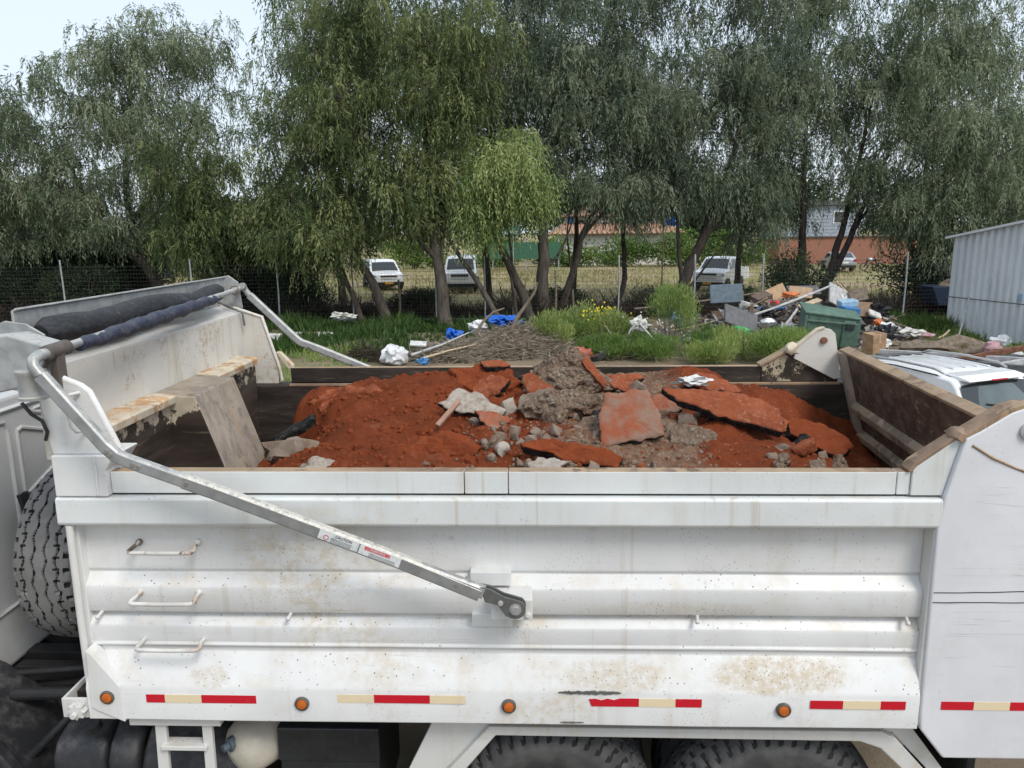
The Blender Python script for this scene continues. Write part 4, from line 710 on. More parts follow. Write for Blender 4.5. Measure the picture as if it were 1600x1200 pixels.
SL = dict(
 big=dict(n=(0.101, -0.504, 0.858), p=[(0.729, 4.544, 2.51), (0.932, 4.563, 2.498), (1.182, 4.57, 2.472), (1.345, 4.53, 2.429), (1.419, 4.478, 2.39), (1.426, 4.368, 2.325), (1.387, 4.309, 2.295), (1.278, 4.339, 2.325), (1.099, 4.359, 2.358), (0.944, 4.421, 2.413), (0.819, 4.46, 2.45)]),
 mid=dict(n=(-0.05, -0.799, 0.599), p=[(0.367, 4.239, 2.516), (0.529, 4.249, 2.542), (0.599, 4.238, 2.534), (0.66, 4.153, 2.425), (0.679, 4.077, 2.325), (0.547, 4.068, 2.302), (0.372, 4.055, 2.27), (0.338, 4.061, 2.275), (0.314, 4.137, 2.375)]),
 right=dict(n=(0.207, -0.518, 0.83), p=[(1.533, 4.784, 2.301), (1.73, 4.793, 2.257), (1.898, 4.736, 2.18), (1.901, 4.673, 2.139), (1.777, 4.563, 2.102), (1.72, 4.569, 2.12), (1.597, 4.616, 2.18), (1.509, 4.655, 2.226)]),
 low=dict(n=(0.051, -0.566, 0.823), p=[(-0.105, 3.887, 2.354), (0.022, 3.913, 2.364), (0.19, 3.906, 2.348), (0.339, 3.879, 2.321), (0.436, 3.843, 2.29), (0.397, 3.779, 2.248), (0.185, 3.793, 2.271), (0.022, 3.845, 2.317), (-0.085, 3.859, 2.334)]),
 left=dict(n=(-0.104, -0.621, 0.777), p=[(-0.721, 3.993, 2.274), (-0.662, 4.06, 2.335), (-0.54, 4.078, 2.366), (-0.378, 4.038, 2.355), (-0.314, 3.963, 2.304), (-0.359, 3.923, 2.266), (-0.526, 3.937, 2.255), (-0.667, 3.961, 2.255)]),
 pale=dict(n=(0.05, -0.755, 0.654), p=[(-0.616, 4.54, 2.412), (-0.493, 4.616, 2.491), (-0.366, 4.6, 2.462), (-0.207, 4.533, 2.373), (-0.244, 4.502, 2.341), (-0.419, 4.504, 2.356), (-0.555, 4.514, 2.378)]),
 upper=dict(n=(0.0, -0.406, 0.914), p=[(-0.633, 5.207, 2.509), (-0.434, 5.228, 2.518), (-0.189, 5.169, 2.492), (-0.121, 5.051, 2.439), (-0.226, 4.991, 2.413), (-0.461, 5.005, 2.419), (-0.551, 5.046, 2.437)]),
 topchip=dict(n=(0.1, -0.3, 0.949), p=[(-0.401, 5.206, 2.557), (-0.258, 5.255, 2.558), (-0.207, 5.201, 2.535), (-0.254, 5.164, 2.529), (-0.375, 5.148, 2.536)]),
 flat=dict(n=(0.05, -0.301, 0.952), p=[(0.411, 5.122, 2.472), (0.684, 5.174, 2.474), (0.704, 5.124, 2.457), (0.608, 5.072, 2.446), (0.434, 5.038, 2.444)]),
 leftedge=dict(n=(-0.304, -0.406, 0.862), p=[(-1.707, 4.676, 2.157), (-1.598, 4.739, 2.225), (-1.461, 4.784, 2.295), (-1.439, 4.731, 2.278), (-1.533, 4.662, 2.212), (-1.664, 4.633, 2.152)]),
 crust=dict(n=(-0.207, -0.518, 0.83), p=[(-1.53, 4.98, 2.322), (-1.402, 5.057, 2.402), (-1.104, 4.998, 2.44), (-1.025, 4.922, 2.412), (-1.192, 4.895, 2.354), (-1.449, 4.885, 2.283)]),
 rubble=dict(n=(-0.1, -0.796, 0.597), p=[(-0.072, 4.952, 2.446), (0.029, 5.011, 2.542), (0.179, 5.057, 2.628), (0.243, 5.07, 2.656), (0.344, 4.976, 2.547), (0.434, 4.89, 2.448), (0.358, 4.86, 2.396), (0.153, 4.877, 2.384), (-0.013, 4.912, 2.403)]),
 redchip=dict(n=(0.101, -0.704, 0.704), p=[(0.211, 5.026, 2.667), (0.291, 5.017, 2.647), (0.432, 4.869, 2.478), (0.417, 4.832, 2.444), (0.339, 4.897, 2.519)]),
 brk1=dict(n=(-0.212, -0.742, 0.636), p=[(-0.115, 4.827, 2.534), (-0.053, 4.827, 2.555), (0.088, 4.716, 2.473), (0.075, 4.681, 2.427), (-0.033, 4.695, 2.408), (-0.086, 4.759, 2.465)]),
 conc=dict(n=(0.0, -0.707, 0.707), p=[(-0.043, 4.484, 2.423), (0.026, 4.533, 2.472), (0.22, 4.562, 2.5), (0.392, 4.542, 2.481), (0.349, 4.468, 2.407), (0.216, 4.452, 2.391), (0.026, 4.437, 2.376)]),
 lowpale=dict(n=(0.0, -0.6, 0.8), p=[(-0.05, 3.703, 2.292), (0.021, 3.728, 2.311), (0.133, 3.716, 2.302), (0.116, 3.678, 2.274), (-0.027, 3.672, 2.269)]))
def slab(key, thick, mats, name, label, cat, rough=.008, relief=.008, seed=0):
    d = SL[key]; nrm = Vector(d['n']).normalized(); P = [Vector(q) for q in d['p']]; c = sum(P, Vector())/len(P)
    ring = []
    for i in range(len(P)):
        a, e = P[i], P[(i+1) % len(P)]; m_ = max(2, int((e-a).length/.014))
        for j_ in range(m_):
            q = a.lerp(e, j_/m_); out = (q-c); out -= nrm*out.dot(nrm); out.normalize()
            ring.append(q+out*rough*2*noise.fractal(q*16+Vector((seed, 0, 0)), .8, 2, 3))
    n_ = len(ring); b = MB(); v = []; rings = [(1.0, 0), (.965, .006), (.85, .008), (.68, .008), (.48, .008), (.26, .008)]
    for s_, lift in rings:
        for q in ring:
            p_ = c+(q-c)*s_; v.append(p_+nrm*(lift-.008+relief*noise.fractal(p_*13+Vector((0, seed, 0)), .8, 2, 4)))
    v.append(c.copy()); f = []; mi = []
    for r_ in range(len(rings)-1):
        for j_ in range(n_): f.append((r_*n_+j_, r_*n_+(j_+1) % n_, (r_+1)*n_+(j_+1) % n_, (r_+1)*n_+j_)); mi.append(0)
    ci = len(v)-1; k0 = (len(rings)-1)*n_
    for j_ in range(n_): f.append((k0+j_, k0+(j_+1) % n_, ci)); mi.append(0)
    base = len(v); lay = 4
    for l_ in range(1, lay+1):
        for q in ring:
            t = l_/lay; out = (q-c).normalized(); p_ = q-nrm*thick*t+out*(.012*noise.fractal(q*30+nrm*l_*.5+Vector((9, seed, 3)), .7, 2, 3)-.012*t*t)
            v.append(p_)
    prev = 0
    for l_ in range(lay):
        cur = base+l_*n_
        for j_ in range(n_): f.append((prev+j_, cur+j_, cur+(j_+1) % n_, prev+(j_+1) % n_)); mi.append(1)
        prev = cur
    f.append(tuple(prev+j_ for j_ in range(n_))); mi.append(1)
    b.add(v, f); b.mi = mi
    return solo(name, b, mats, label, cat, 'broken pieces in the load', smooth=45)
slab('big', .055, ['red_crust', 'asphalt_edge'], 'asphalt_piece', 'largest red topped asphalt slab with black broken edge, tilted on the load', 'slab', seed=1)
SL['mid']['p'] = [tuple(Vector(q_)+Vector(SL['mid']['n'])*.04) for q_ in SL['mid']['p']]
slab('mid', .06, ['slab_mixed', 'asphalt_edge'], 'asphalt_piece', 'upright red brown slab with a pale patch in the middle of the load', 'slab', seed=2)
for q_ in range(len(SL['right']['p'])): p_ = SL['right']['p'][q_]; SL['right']['p'][q_] = (p_[0]+.05, p_[1], p_[2]-.035)
slab('right', .09, ['red_soil', 'asphalt_edge'], 'asphalt_piece', 'red slab lowest on the load beside the tailgate', 'slab', seed=3)
slab('low', .06, ['red_soil', 'asphalt_edge'], 'asphalt_piece', 'long red slab with black underside just above the near rail', 'slab', seed=4, relief=.016)
slab('left', .07, ['red_soil', 'asphalt_edge'], 'soil_covered_piece', 'rounded slab caked in red soil at the front of the heap', 'slab', seed=5, relief=.03)
slab('pale', .05, ['pale_concrete', 'asphalt_edge'], 'concrete_piece', 'pale grey concrete piece half buried in red soil', 'concrete', seed=6, rough=.010, relief=.012)
slab('upper', .13, ['red_soil', 'red_soil'], 'clay_block', 'thick red block below the small chip by the far rail', 'clay', seed=7, relief=.03, rough=.015)
slab('topchip', .045, ['red_crust', 'asphalt_edge'], 'asphalt_chip', 'small red topped chip lying highest against the far rail', 'slab', seed=8)
slab('flat', .04, ['red_crust', 'asphalt_edge'], 'asphalt_chip', 'flat red chip lying by the far rail right of the rubble peak', 'slab', seed=9)
slab('leftedge', .05, ['asphalt_edge', 'asphalt_edge'], 'asphalt_shard', 'black asphalt shard leaning out beside the cylinder cover', 'slab', seed=10)
slab('crust', .08, ['red_crust', 'red_soil'], 'clay_block', 'hard red crust block on the far corner of the soil heap', 'clay', seed=11, relief=.03)
b = MB()
for (c_, r_, sd_) in (((.17, 5.02, 2.44), (.24, .17, .15), 61), ((.22, 5.04, 2.53), (.13, .11, .12), 62), ((.05, 5.0, 2.42), (.16, .13, .10), 63), ((.34, 4.98, 2.42), (.14, .12, .09), 64)): b.blob(c_, r_, sd_, .17, 2.6, 4)
solo('rubble_lump', b, 'brown_rubble', 'peaked grey brown lump of rubble, highest point of the load', 'rubble', 'broken pieces in the load', smooth=60)
slab('redchip', .05, ['red_crust', 'red_soil'], 'asphalt_chip', 'narrow red piece leaning on the side of the rubble peak', 'slab', seed=13)
slab('brk1', .07, ['red_crust', 'brown_rubble'], 'brick_piece', 'broken red brown piece leaning below the rubble peak', 'brick', seed=14)
b = MB()
for (c_, r_, sd_) in (((.17, 4.54, 2.40), (.23, .13, .085), 71), ((.30, 4.52, 2.39), (.13, .11, .08), 72), ((.02, 4.52, 2.38), (.12, .10, .07), 73)): b.blob(c_, r_, sd_, .16, 2.4, 4)
solo('concrete_lump', b, 'brown_rubble', 'broad brown concrete lump above the gravel', 'concrete', 'broken pieces in the load', smooth=60)
slab('lowpale', .04, ['pale_concrete', 'grey_stone'], 'concrete_chip', 'small pale chip under the long slab by the near rail', 'concrete', seed=16, rough=.02, relief=.012)
def autoslab(key, x, y, dz, rx, ry, nrm, seed):
    q_ = random.Random(seed); nv = Vector(nrm).normalized(); a_ = nv.cross(Vector((0, 1, .3))).normalized(); b_ = nv.cross(a_); c_ = Vector((x, y, heap_z(x, y)+dz)); k_ = q_.randint(6, 8); P = []
    for i_ in range(k_):
        t = 2*math.pi*(i_+q_.uniform(-.3, .3))/k_; P.append(tuple(c_+a_*rx*q_.uniform(.75, 1.1)*math.cos(t)+b_*ry*q_.uniform(.75, 1.1)*math.sin(t)))
    SL[key] = dict(n=tuple(nv), p=P)
AS = [(-.34, 4.98, .06, .15, .10, (-.3, -.6, .75), .05, 'red_crust', 'asphalt_edge', 'red slab piece leaning left of the broken brick'), (-.28, 4.38, .05, .11, .08, (.2, -.5, .8), .045, 'slab_mixed', 'asphalt_edge', 'small mottled slab below the pale concrete'),
      (.58, 4.62, .06, .14, .10, (.1, -.6, .8), .05, 'brown_rubble', 'grey_stone', 'brown slab between the upright slab and the rubble peak'), (.55, 4.95, .06, .17, .11, (.2, -.5, .85), .05, 'red_crust', 'asphalt_edge', 'red slab right of the rubble peak'),
      (.80, 4.75, .05, .15, .10, (-.2, -.5, .8), .05, 'slab_mixed', 'asphalt_edge', 'mottled slab behind the upper end of the largest slab'), (.84, 4.12, .04, .16, .09, (.1, -.6, .8), .05, 'brown_rubble', 'grey_stone', 'brown slab below the left end of the largest slab'),
      (1.15, 5.02, .05, .20, .12, (.2, -.35, .9), .05, 'red_crust', 'asphalt_edge', 'red slab behind the crumpled paper'), (-.02, 4.58, .09, .13, .09, (-.4, -.7, .6), .06, 'grey_stone', 'brown_rubble', 'grey slab leaning on the broad concrete lump'),
      (.30, 4.22, .05, .13, .08, (-.2, -.6, .8), .05, 'brown_rubble', 'grey_stone', 'brown slab piece left of the upright slab'), (1.52, 4.92, .05, .18, .12, (.3, -.4, .85), .05, 'red_crust', 'asphalt_edge', 'red slab above the lowest slab by the tailgate')]
for i, (x, y, dz, rx, ry, nv, th, m0, m1, lb) in enumerate(AS):
    autoslab('auto%d' % i, x, y, dz, rx, ry, nv, 700+i); slab('auto%d' % i, th, [m0, m1], 'asphalt_piece' if m1 == 'asphalt_edge' else 'concrete_piece', lb, 'slab', seed=20+i, relief=.014, rough=.012)
b = MB().sweep([(-.592, 4.29, 2.335), (-.483, 4.45, 2.442)], [(-.014, -.010), (.014, -.010), (.014, .010), (-.014, .010)], (0, -.55, .83)); solo('wood_stake', b, 'tan_board', 'short orange brown stake sticking out of the soil', 'stake', bevel=.002); bpy.data.objects['wood_stake'].data.materials[0] = M['tile_brown']
b = MB().blob((.985, 4.90, 2.475), (.095, .05, .028), 77, .5, 3, 3); solo('crumpled_paper', b, 'white_plastic', 'crumpled white paper lying behind the largest slab', 'paper', smooth=30)
b = MB().blob((1.60, 4.52, 2.17), (.055, .035, .04), 31, .4, 2, 2); solo('asphalt_lump', b, 'asphalt_edge', 'black asphalt lump beside the lowest slab at the tailgate', 'asphalt', smooth=40)
b = MB().blob((-1.47, 4.38, 2.13), (.15, .12, .10), 32, .3, 1.6, 3); solo('concrete_lump', b, 'grey_stone', 'grey lump under the black shard beside the cylinder cover', 'concrete', smooth=50)
b = MB().blob((-1.17, 3.86, 2.20), (.085, .07, .065), 33, .3, 1.6, 3); solo('concrete_lump', b, 'pale_concrete', 'grey lump at the foot of the soil heap near the rail', 'concrete', smooth=50)
b = MB().blob((-.09, 5.12, 2.44), (.06, .05, .06), 34, .4, 2, 2); solo('asphalt_lump', b, 'asphalt_edge', 'black lump behind the broken brick below the rubble peak', 'asphalt', smooth=40)
b = MB().blob((.05, 5.0, 2.42), (.09, .08, .09), 35, .35, 1.8, 3); solo('rubble_lump', b, 'brown_rubble', 'grey brown lump beside the foot of the rubble peak', 'rubble', smooth=40)
b = MB().blob((1.35, 4.22, 2.21), (.05, .04, .035), 36, .35, 1.8, 2); solo('asphalt_lump', b, 'grey_stone', 'dark grey lump under the largest slab', 'asphalt', smooth=40)

# ------------------------------------------------------------------ leaf makers
def leaf_mesh(name, C, D, Nn, L, W_, tint, mat_, parent):
    """kite leaves: centre C, direction D, side vector Nn, length L, width W_, per leaf tint"""
    n_ = len(C); v = np.empty((n_, 4, 3), np.float32)
    v[:, 0] = C; v[:, 2] = C+D*L[:, None]; mid = C+D*(L*.45)[:, None]; v[:, 1] = mid+Nn*(W_*.5)[:, None]; v[:, 3] = mid-Nn*(W_*.5)[:, None]
    me = bpy.data.meshes.new(name); me.vertices.add(n_*4); me.vertices.foreach_set('co', v.ravel()); me.loops.add(n_*4); me.loops.foreach_set('vertex_index', np.arange(n_*4, dtype=np.int32))
    me.polygons.add(n_); me.polygons.foreach_set('loop_start', np.arange(0, n_*4, 4, dtype=np.int32)); me.polygons.foreach_set('loop_total', np.full(n_, 4, np.int32))
    at = me.attributes.new('tint', 'FLOAT', 'POINT'); at.data.foreach_set('value', np.repeat(np.clip(tint, 0, 1), 4).astype(np.float32))
    me.materials.append(M[mat_]); me.update(); me.validate()
    o = bpy.data.objects.new(name, me); COL.objects.link(o)
    if parent is not None:
        o.parent = parent
        if parent.name in ROOTM: o.matrix_parent_inverse = ROOTM[parent.name]
    return o
def unit(a): return a/np.maximum(np.linalg.norm(a, axis=-1, keepdims=True), 1e-6)
def weeping(centers, radii, strands, leaves, slen, L, W_, tints, name, mat_, parent, droop=1.0):
    """hanging sprays: for every clump a dome of drooping strands set with narrow leaves"""
    K = len(centers); S = K*strands
    cen = np.repeat(centers, strands, 0); rad = np.repeat(radii, strands, 0); ti = np.repeat(tints, strands)
    u = unit(rng.normal(size=(S, 3))); u[:, 2] = np.abs(u[:, 2])*.9-.25
    st0 = cen+u*rad*(rng.random((S, 1))**.45)
    out = unit(np.concatenate([u[:, :2], np.zeros((S, 1))], 1)+rng.normal(size=(S, 3))*.25)
    sl_ = slen*(.5+.8*rng.random(S)); t = (np.arange(leaves)+.5)/leaves
    p_ = st0[:, None]+out[:, None]*(sl_[:, None]*.5*t**.8)[..., None]; p_ = p_+np.array([0, 0, -1.0])*(sl_[:, None]*droop*t**1.5*.85)[..., None]
    p_ = p_.reshape(-1, 3)+rng.normal(size=(S*leaves, 3))*.03
    o2 = np.repeat(out, leaves, 0); tt = np.tile(t, S)[:, None]
    D = unit(o2*(.75-.6*tt)+np.array([0, 0, -1.0])*(.35+.6*tt)*droop+rng.normal(size=(S*leaves, 3))*.30)
    Nn = unit(np.cross(D, rng.normal(size=(S*leaves, 3))))
    n_ = S*leaves; tn = np.repeat(ti+rng.normal(size=S)*.10, leaves)+rng.normal(size=n_)*.10
    return leaf_mesh(name, p_, D, Nn, L*(.6+.7*rng.random(n_))*np.repeat(.75+.5*rng.random(K), strands*leaves), W_*(.7+.6*rng.random(n_)), tn, mat_, parent)
def cloud(center, radii, n_, L, W_, tint, name, mat_, parent, upbias=.4, lump=1.0):
    """bushy leaf cloud with lumps"""
    u = unit(rng.normal(size=(n_, 3))); r_ = rng.random(n_)**.5
    nl = 14; lc = unit(rng.normal(size=(nl, 3)))*.55; idx = rng.integers(0, nl, n_); P_ = lc[idx]*lump+u*r_[:, None]*(.5 if lump else 1)
    P_[:, 2] = np.maximum(P_[:, 2], -.98); C_ = np.array(center)+P_*np.array(radii)
    D = unit(P_*.6+rng.normal(size=(n_, 3))*.7+np.array([0, 0, upbias])); Nn = unit(np.cross(D, rng.normal(size=(n_, 3))))
    tl = rng.normal(size=nl)*.15
    return leaf_mesh(name, C_, D, Nn, L*(.6+.7*rng.random(n_)), W_*(.7+.6*rng.random(n_)), tint+tl[idx]+rng.normal(size=n_)*.12, mat_, parent)

def bez(a, c, e, n_=6): return [a.lerp(c, t).lerp(c.lerp(e, t), t) for t in [i/n_ for i in range(n_+1)]]
def tree(name, label, base, stems, crown, nclump, mat_, bark='bark', rc=(.30, .52), slen=.85, L=.20, W_=.040, strands=12, leaves=13, tint=.5, fill=.5, droop=1.15, tvar=.32):
    """stems: list of (points from the base, base radius); crown: list of ellipsoids (centre, radii, share)"""
    t = root(name, (base[0], base[1], 0), label, 'tree', 'trees along the fence')
    b = MB(); nodes = []
    for pts, r_ in stems:
        P = [Vector(p) for p in pts]; sm = []
        for i in range(len(P)-1):
            p0 = P[max(i-1, 0)]; p1, p2 = P[i], P[i+1]; p3 = P[min(i+2, len(P)-1)]
            for s_ in range(6):
                q = s_/6; sm.append(.5*((2*p1)+(p2-p0)*q+(2*p0-5*p1+4*p2-p3)*q*q+(3*p1-p0-3*p2+p3)*q**3))
        sm.append(P[-1]); m_ = len(sm)
        sm = [q+Vector((noise.noise(q*1.1), noise.noise(q*1.1+Vector((5, 0, 0))), 0))*.10*min(1, i/6) for i, q in enumerate(sm)]
        rs = [max(.03, .86*r_*(1-.80*i/(m_-1))*(1.35 if i == 0 else 1.12 if i == 1 else 1)) for i in range(m_)]
        b.tube(sm, rs, 10); nodes += [(sm[i], rs[i]) for i in range(m_//3, m_)]
    cen = []
    tot = sum(c[2] for c in crown)
    for (cc_, rr_, sh) in crown:
        for _ in range(int(2.7*nclump*sh/tot)):
            d_ = Vector((rnd.gauss(0, 1), rnd.gauss(0, 1), rnd.gauss(0, 1))).normalized()*(rnd.random()**fill)
            cen.append(Vector((cc_[0]+d_.x*rr_[0], cc_[1]+d_.y*rr_[1], cc_[2]+d_.z*rr_[2])))
    for c in cen:
        best = min(nodes, key=lambda nd: (nd[0]-c).length+max(0, nd[0].z-c.z)*1.5); a = best[0]; dist = (c-a).length
        mid_ = a.lerp(c, .5)+Vector((0, 0, dist*.16)); pth = bez(a, mid_, c, 4); b.tube(pth, [min(best[1]*.5, .010+.010*dist)*(1-.75*i/4) for i in range(5)], 4, cap=False)
        if dist > .8 and rnd.random() < .35: nodes.append((pth[3], .03))
    part('trunk', b, bark, t, smooth=60)
    C_ = np.array([tuple(c) for c in cen]); K = len(cen); rad = rng.uniform(rc[0], rc[1], (K, 1))*np.array([1, 1, .95])
    weeping(C_, rad, strands, leaves, slen, L, W_, tint+rng.normal(size=K)*tvar, 'crown', mat_, t, droop)
    return t
# ------------------------------------------------------------------ trees along the fence
tree('pepper_tree', 'tall grey green tree at far left with thin airy top against the sky', (-16.2, 33), [([(-16.0, 33, 0), (-16.9, 33, 2.0), (-17.6, 33.2, 4.0), (-17.4, 33, 6.6), (-16.6, 33, 11)], .30), ([(-16.9, 33, 1.9), (-18.4, 32.6, 3.6), (-19.6, 32.5, 6.4)], .2), ([(-17.5, 33.2, 3.9), (-15.6, 33.2, 6.2), (-14.0, 33, 8.8)], .15)],
     [((-17.0, 33, 8.0), (5.2, 3.0, 3.8), 1.0), ((-19.5, 32, 4.8), (3.6, 2.2, 2.3), .42), ((-15.2, 33, 10.9), (3.6, 2, 1.7), .26), ((-14.5, 33.6, 3.6), (2.6, 1.6, 1.6), .3)], 235, 'leaf_grey', 'bark_dark', tint=.55)
tree('pepper_tree', 'grey green tree cut off by the left picture edge', (-23, 31), [([(-23, 31, 0), (-22.8, 31, 3), (-22.6, 31, 6), (-22.4, 31, 8.5)], .25)], [((-22.6, 31, 6.4), (3.4, 2.6, 4.2), 1.0)], 85, 'leaf_grey', 'bark_dark', tint=.45)
tree('acacia_tree', 'low yellowish olive tree in front of the tall left tree', (-13.4, 31), [([(-13.3, 31, 0), (-13.5, 31, 1.6), (-14.0, 31, 3.4), (-13.6, 31, 5.6)], .13), ([(-13.4, 31, 1.2), (-12.0, 31, 3.0), (-11.6, 31, 4.6)], .09)], [((-13.6, 30.6, 5.2), (2.1, 1.8, 2.6), 1.0), ((-13.2, 30, 3.2), (1.7, 1.4, 1.2), .5), ((-11.6, 31, 3.6), (1.5, 1.4, 1.8), .4)], 75, 'leaf_olive', 'bark_dark', tint=.3)
tree('acacia_tree', 'broad olive tree on two leaning trunks left of centre', (-5.7, 28), [([(-5.5, 28, 0), (-6.1, 28, 1.5), (-6.9, 28.2, 3.2), (-7.4, 28.5, 6.0), (-7.0, 28.6, 9.5)], .24), ([(-6.6, 28.3, 0), (-7.0, 28.3, 1.4), (-7.7, 28.4, 3.0), (-8.6, 28.6, 6.0)], .15)],
     [((-7.2, 28.3, 6.6), (3.0, 2.4, 3.2), 1.0), ((-8.0, 27.6, 3.4), (2.0, 1.6, 1.6), .4), ((-6.4, 28.8, 10.6), (3.4, 2.4, 2.8), .65), ((-9.4, 29.2, 4.0), (2.0, 1.6, 2.0), .35)], 190, 'leaf_olive', tint=.42)
tree('acacia_tree', 'olive tree on one pale speckled upright trunk with a propped limb', (-3.4, 27.4), [([(-3.35, 27.2, 0), (-3.5, 27.3, 1.7), (-3.75, 27.6, 3.3), (-4.1, 28, 5.4), (-3.6, 28.3, 9.0)], .30), ([(-1.35, 27.3, .1), (-2.2, 27.4, 1.6), (-3.3, 27.6, 3.2), (-4.3, 27.9, 4.6)], .15), ([(-3.6, 27.4, 2.4), (-4.6, 27.6, 3.6), (-5.3, 27.8, 5.0)], .12)],
     [((-3.7, 28.2, 7.8), (2.2, 1.8, 3.2), 1.0), ((-4.4, 27.4, 5.2), (1.8, 1.4, 1.6), .4), ((-2.4, 28.4, 9.8), (2.0, 1.8, 1.8), .35), ((-4.4, 28.2, 3.9), (1.5, 1.1, .8), .2)], 115, 'leaf_olive', tint=.50)
tree('weeping_tree', 'small bright green weeping tree standing out in the middle', (-.45, 29), [([(-.35, 29.2, 0), (-.75, 29.0, 1.3), (-1.5, 28.5, 3.1), (-1.6, 27.9, 5.0), (-1.2, 27.6, 6.4)], .26), ([(-.85, 29, 0), (-1.0, 28.8, 1.6), (-1.1, 28.4, 3.6), (-1.0, 28, 5.0)], .09)],
     [((-1.35, 27.5, 5.7), (1.6, 1.3, 1.3), 1.0), ((-2.2, 27.3, 4.1), (.9, .9, .9), .3), ((-.6, 27.4, 4.9), (1.1, .9, .9), .4)], 62, 'leaf_bright', rc=(.26, .42), slen=1.1, droop=1.3, L=.16, tint=.5, strands=14)
tree('pepper_tree', 'dark grey green tree filling the top centre behind the olive trees', (-2.2, 33.5), [([(-2.2, 33.5, 0), (-2.3, 33.5, 4), (-2.0, 33.5, 8), (-1.6, 33.5, 11.5)], .22)], [((-2.6, 33.3, 10.6), (5.0, 2.4, 3.8), 1.0), ((-2.0, 33, 6.6), (2.6, 1.8, 2.6), .35), ((-7.5, 32, 11.5), (3.4, 2.2, 2.6), .5), ((-1.0, 33, 13.2), (4.0, 2, 2.0), .3)], 170, 'leaf_dark', 'bark_dark', tint=.5)
tree('pepper_tree', 'dark tree on the thickest straight trunk at picture centre', (.2, 30.2), [([(.15, 30.2, 0), (.12, 30.2, 2.0), (.2, 30.4, 4.4), (.5, 30.8, 7.4), (.9, 31, 10.6)], .34), ([(.2, 30.2, 1.9), (.85, 30.2, 2.6), (1.5, 30.4, 4.4)], .09), ([(.15, 30.3, 3.6), (-.6, 30.5, 5.4), (-.5, 31, 8)], .14)], [((1.0, 31, 8.9), (3.2, 2.4, 3.7), 1.0), ((.2, 30.4, 5.2), (1.6, 1.4, 1.2), .25), ((1.2, 30.6, 4.9), (2.4, 1.2, .9), .22), ((1.8, 31, 12.6), (3.2, 2, 1.8), .32)], 125, 'leaf_dark', tint=.55)
tree('pepper_tree', 'dark tree leaning right with forked low branches beside the thickest trunk', (.95, 31), [([(.85, 31, 0), (1.25, 31, 1.5), (1.75, 31, 3.2), (2.7, 31.4, 5.4), (3.6, 31.8, 8.6)], .21), ([(1.6, 31, 2.9), (2.4, 31, 3.9), (3.4, 31.2, 4.3), (4.4, 31.4, 5.2)], .10), ([(1.3, 31, 1.7), (1.1, 31, 3.2), (1.3, 31.2, 4.6)], .06)], [((3.4, 32, 8.9), (3.0, 2.4, 3.9), 1.0), ((3.0, 31.6, 5.2), (1.8, 1.4, .8), .2), ((4.2, 32.4, 4.6), (2.4, 1.2, 1.0), .25), ((4.6, 32, 12.8), (2.8, 2, 1.8), .32)], 115, 'leaf_dark', 'bark_dark', tint=.5)
tree('pepper_tree', 'slim dark tree with a curved thin trunk right of centre', (3.6, 34), [([(3.3, 34, 0), (3.75, 34, 1.2), (3.65, 34, 3.2), (3.9, 34.2, 5.6), (4.4, 34.4, 8)], .17)], [((5.0, 34.4, 7.0), (2.8, 2.0, 2.9), 1.0)], 60, 'leaf_dark', 'bark_dark', tint=.5)
tree('pepper_tree', 'dark tree on a thick leaning trunk right of centre', (6.0, 32.5), [([(5.7, 32.5, 0), (6.1, 32.5, 1.4), (6.9, 32.6, 3.4), (7.9, 32.8, 6.2), (8.4, 33, 9.8)], .34), ([(5.75, 32.5, .6), (6.6, 32.5, 2.6), (7.6, 32.5, 4.2), (8.9, 32.6, 6.2)], .16), ([(6.0, 32.5, 1.0), (5.7, 32.5, 3.4), (5.8, 32.8, 5.6)], .13), ([(6.2, 32.4, .9), (7.1, 32.2, 2.2), (7.8, 32.2, 3.0)], .07)], [((8.0, 33, 9.2), (3.4, 2.6, 4.2), 1.0), ((6.6, 32.4, 5.4), (2.2, 1.6, 1.4), .3), ((8.8, 32.4, 4.6), (1.6, 1.4, 1.6), .22), ((8.6, 33.4, 4.2), (2.4, 1.2, 1.5), .3), ((8.6, 33, 13.2), (3.2, 2, 1.8), .3)], 150, 'leaf_dark', 'bark_dark', tint=.58)
tree('pepper_tree', 'grey green tree on a straight dark trunk before the blue sided house', (11.4, 34.5), [([(11.5, 34.5, 0), (11.5, 34.5, 2.4), (11.4, 34.5, 5), (11.3, 34.6, 9)], .27)], [((11.2, 35, 9.3), (3.2, 2.4, 4.0), 1.0), ((10.4, 34.4, 5.8), (1.7, 1.3, 1.3), .25), ((10.6, 35.6, 4.6), (2.2, 1.2, 1.4), .28), ((12.0, 35, 13.4), (3.4, 2, 2.0), .36)], 110, 'leaf_grey', 'bark_dark', tint=.45)
tree('pepper_tree', 'grey green tree with a V of two dark stems in front of the orange wall', (12.6, 34), [([(12.2, 34, 0), (12.7, 34, 2.0), (13.2, 34, 4.4), (13.8, 34, 8.6)], .25), ([(12.3, 34, .5), (13.2, 34, 2.5), (14.1, 34, 5.0), (15.4, 34, 8.0)], .2), ([(13.4, 34, 3.0), (14.2, 34, 4.4), (15.6, 34, 5.6)], .07)], [((14.8, 34, 9.2), (3.8, 2.6, 4.0), 1.0), ((13.2, 33.4, 5.6), (1.6, 1.2, 1.0), .18), ((15.6, 34.8, 4.4), (2.2, 1.2, 1.5), .3), ((16.4, 34, 13.2), (3.8, 2, 2.0), .36)], 125, 'leaf_grey', 'bark_dark', tint=.5)
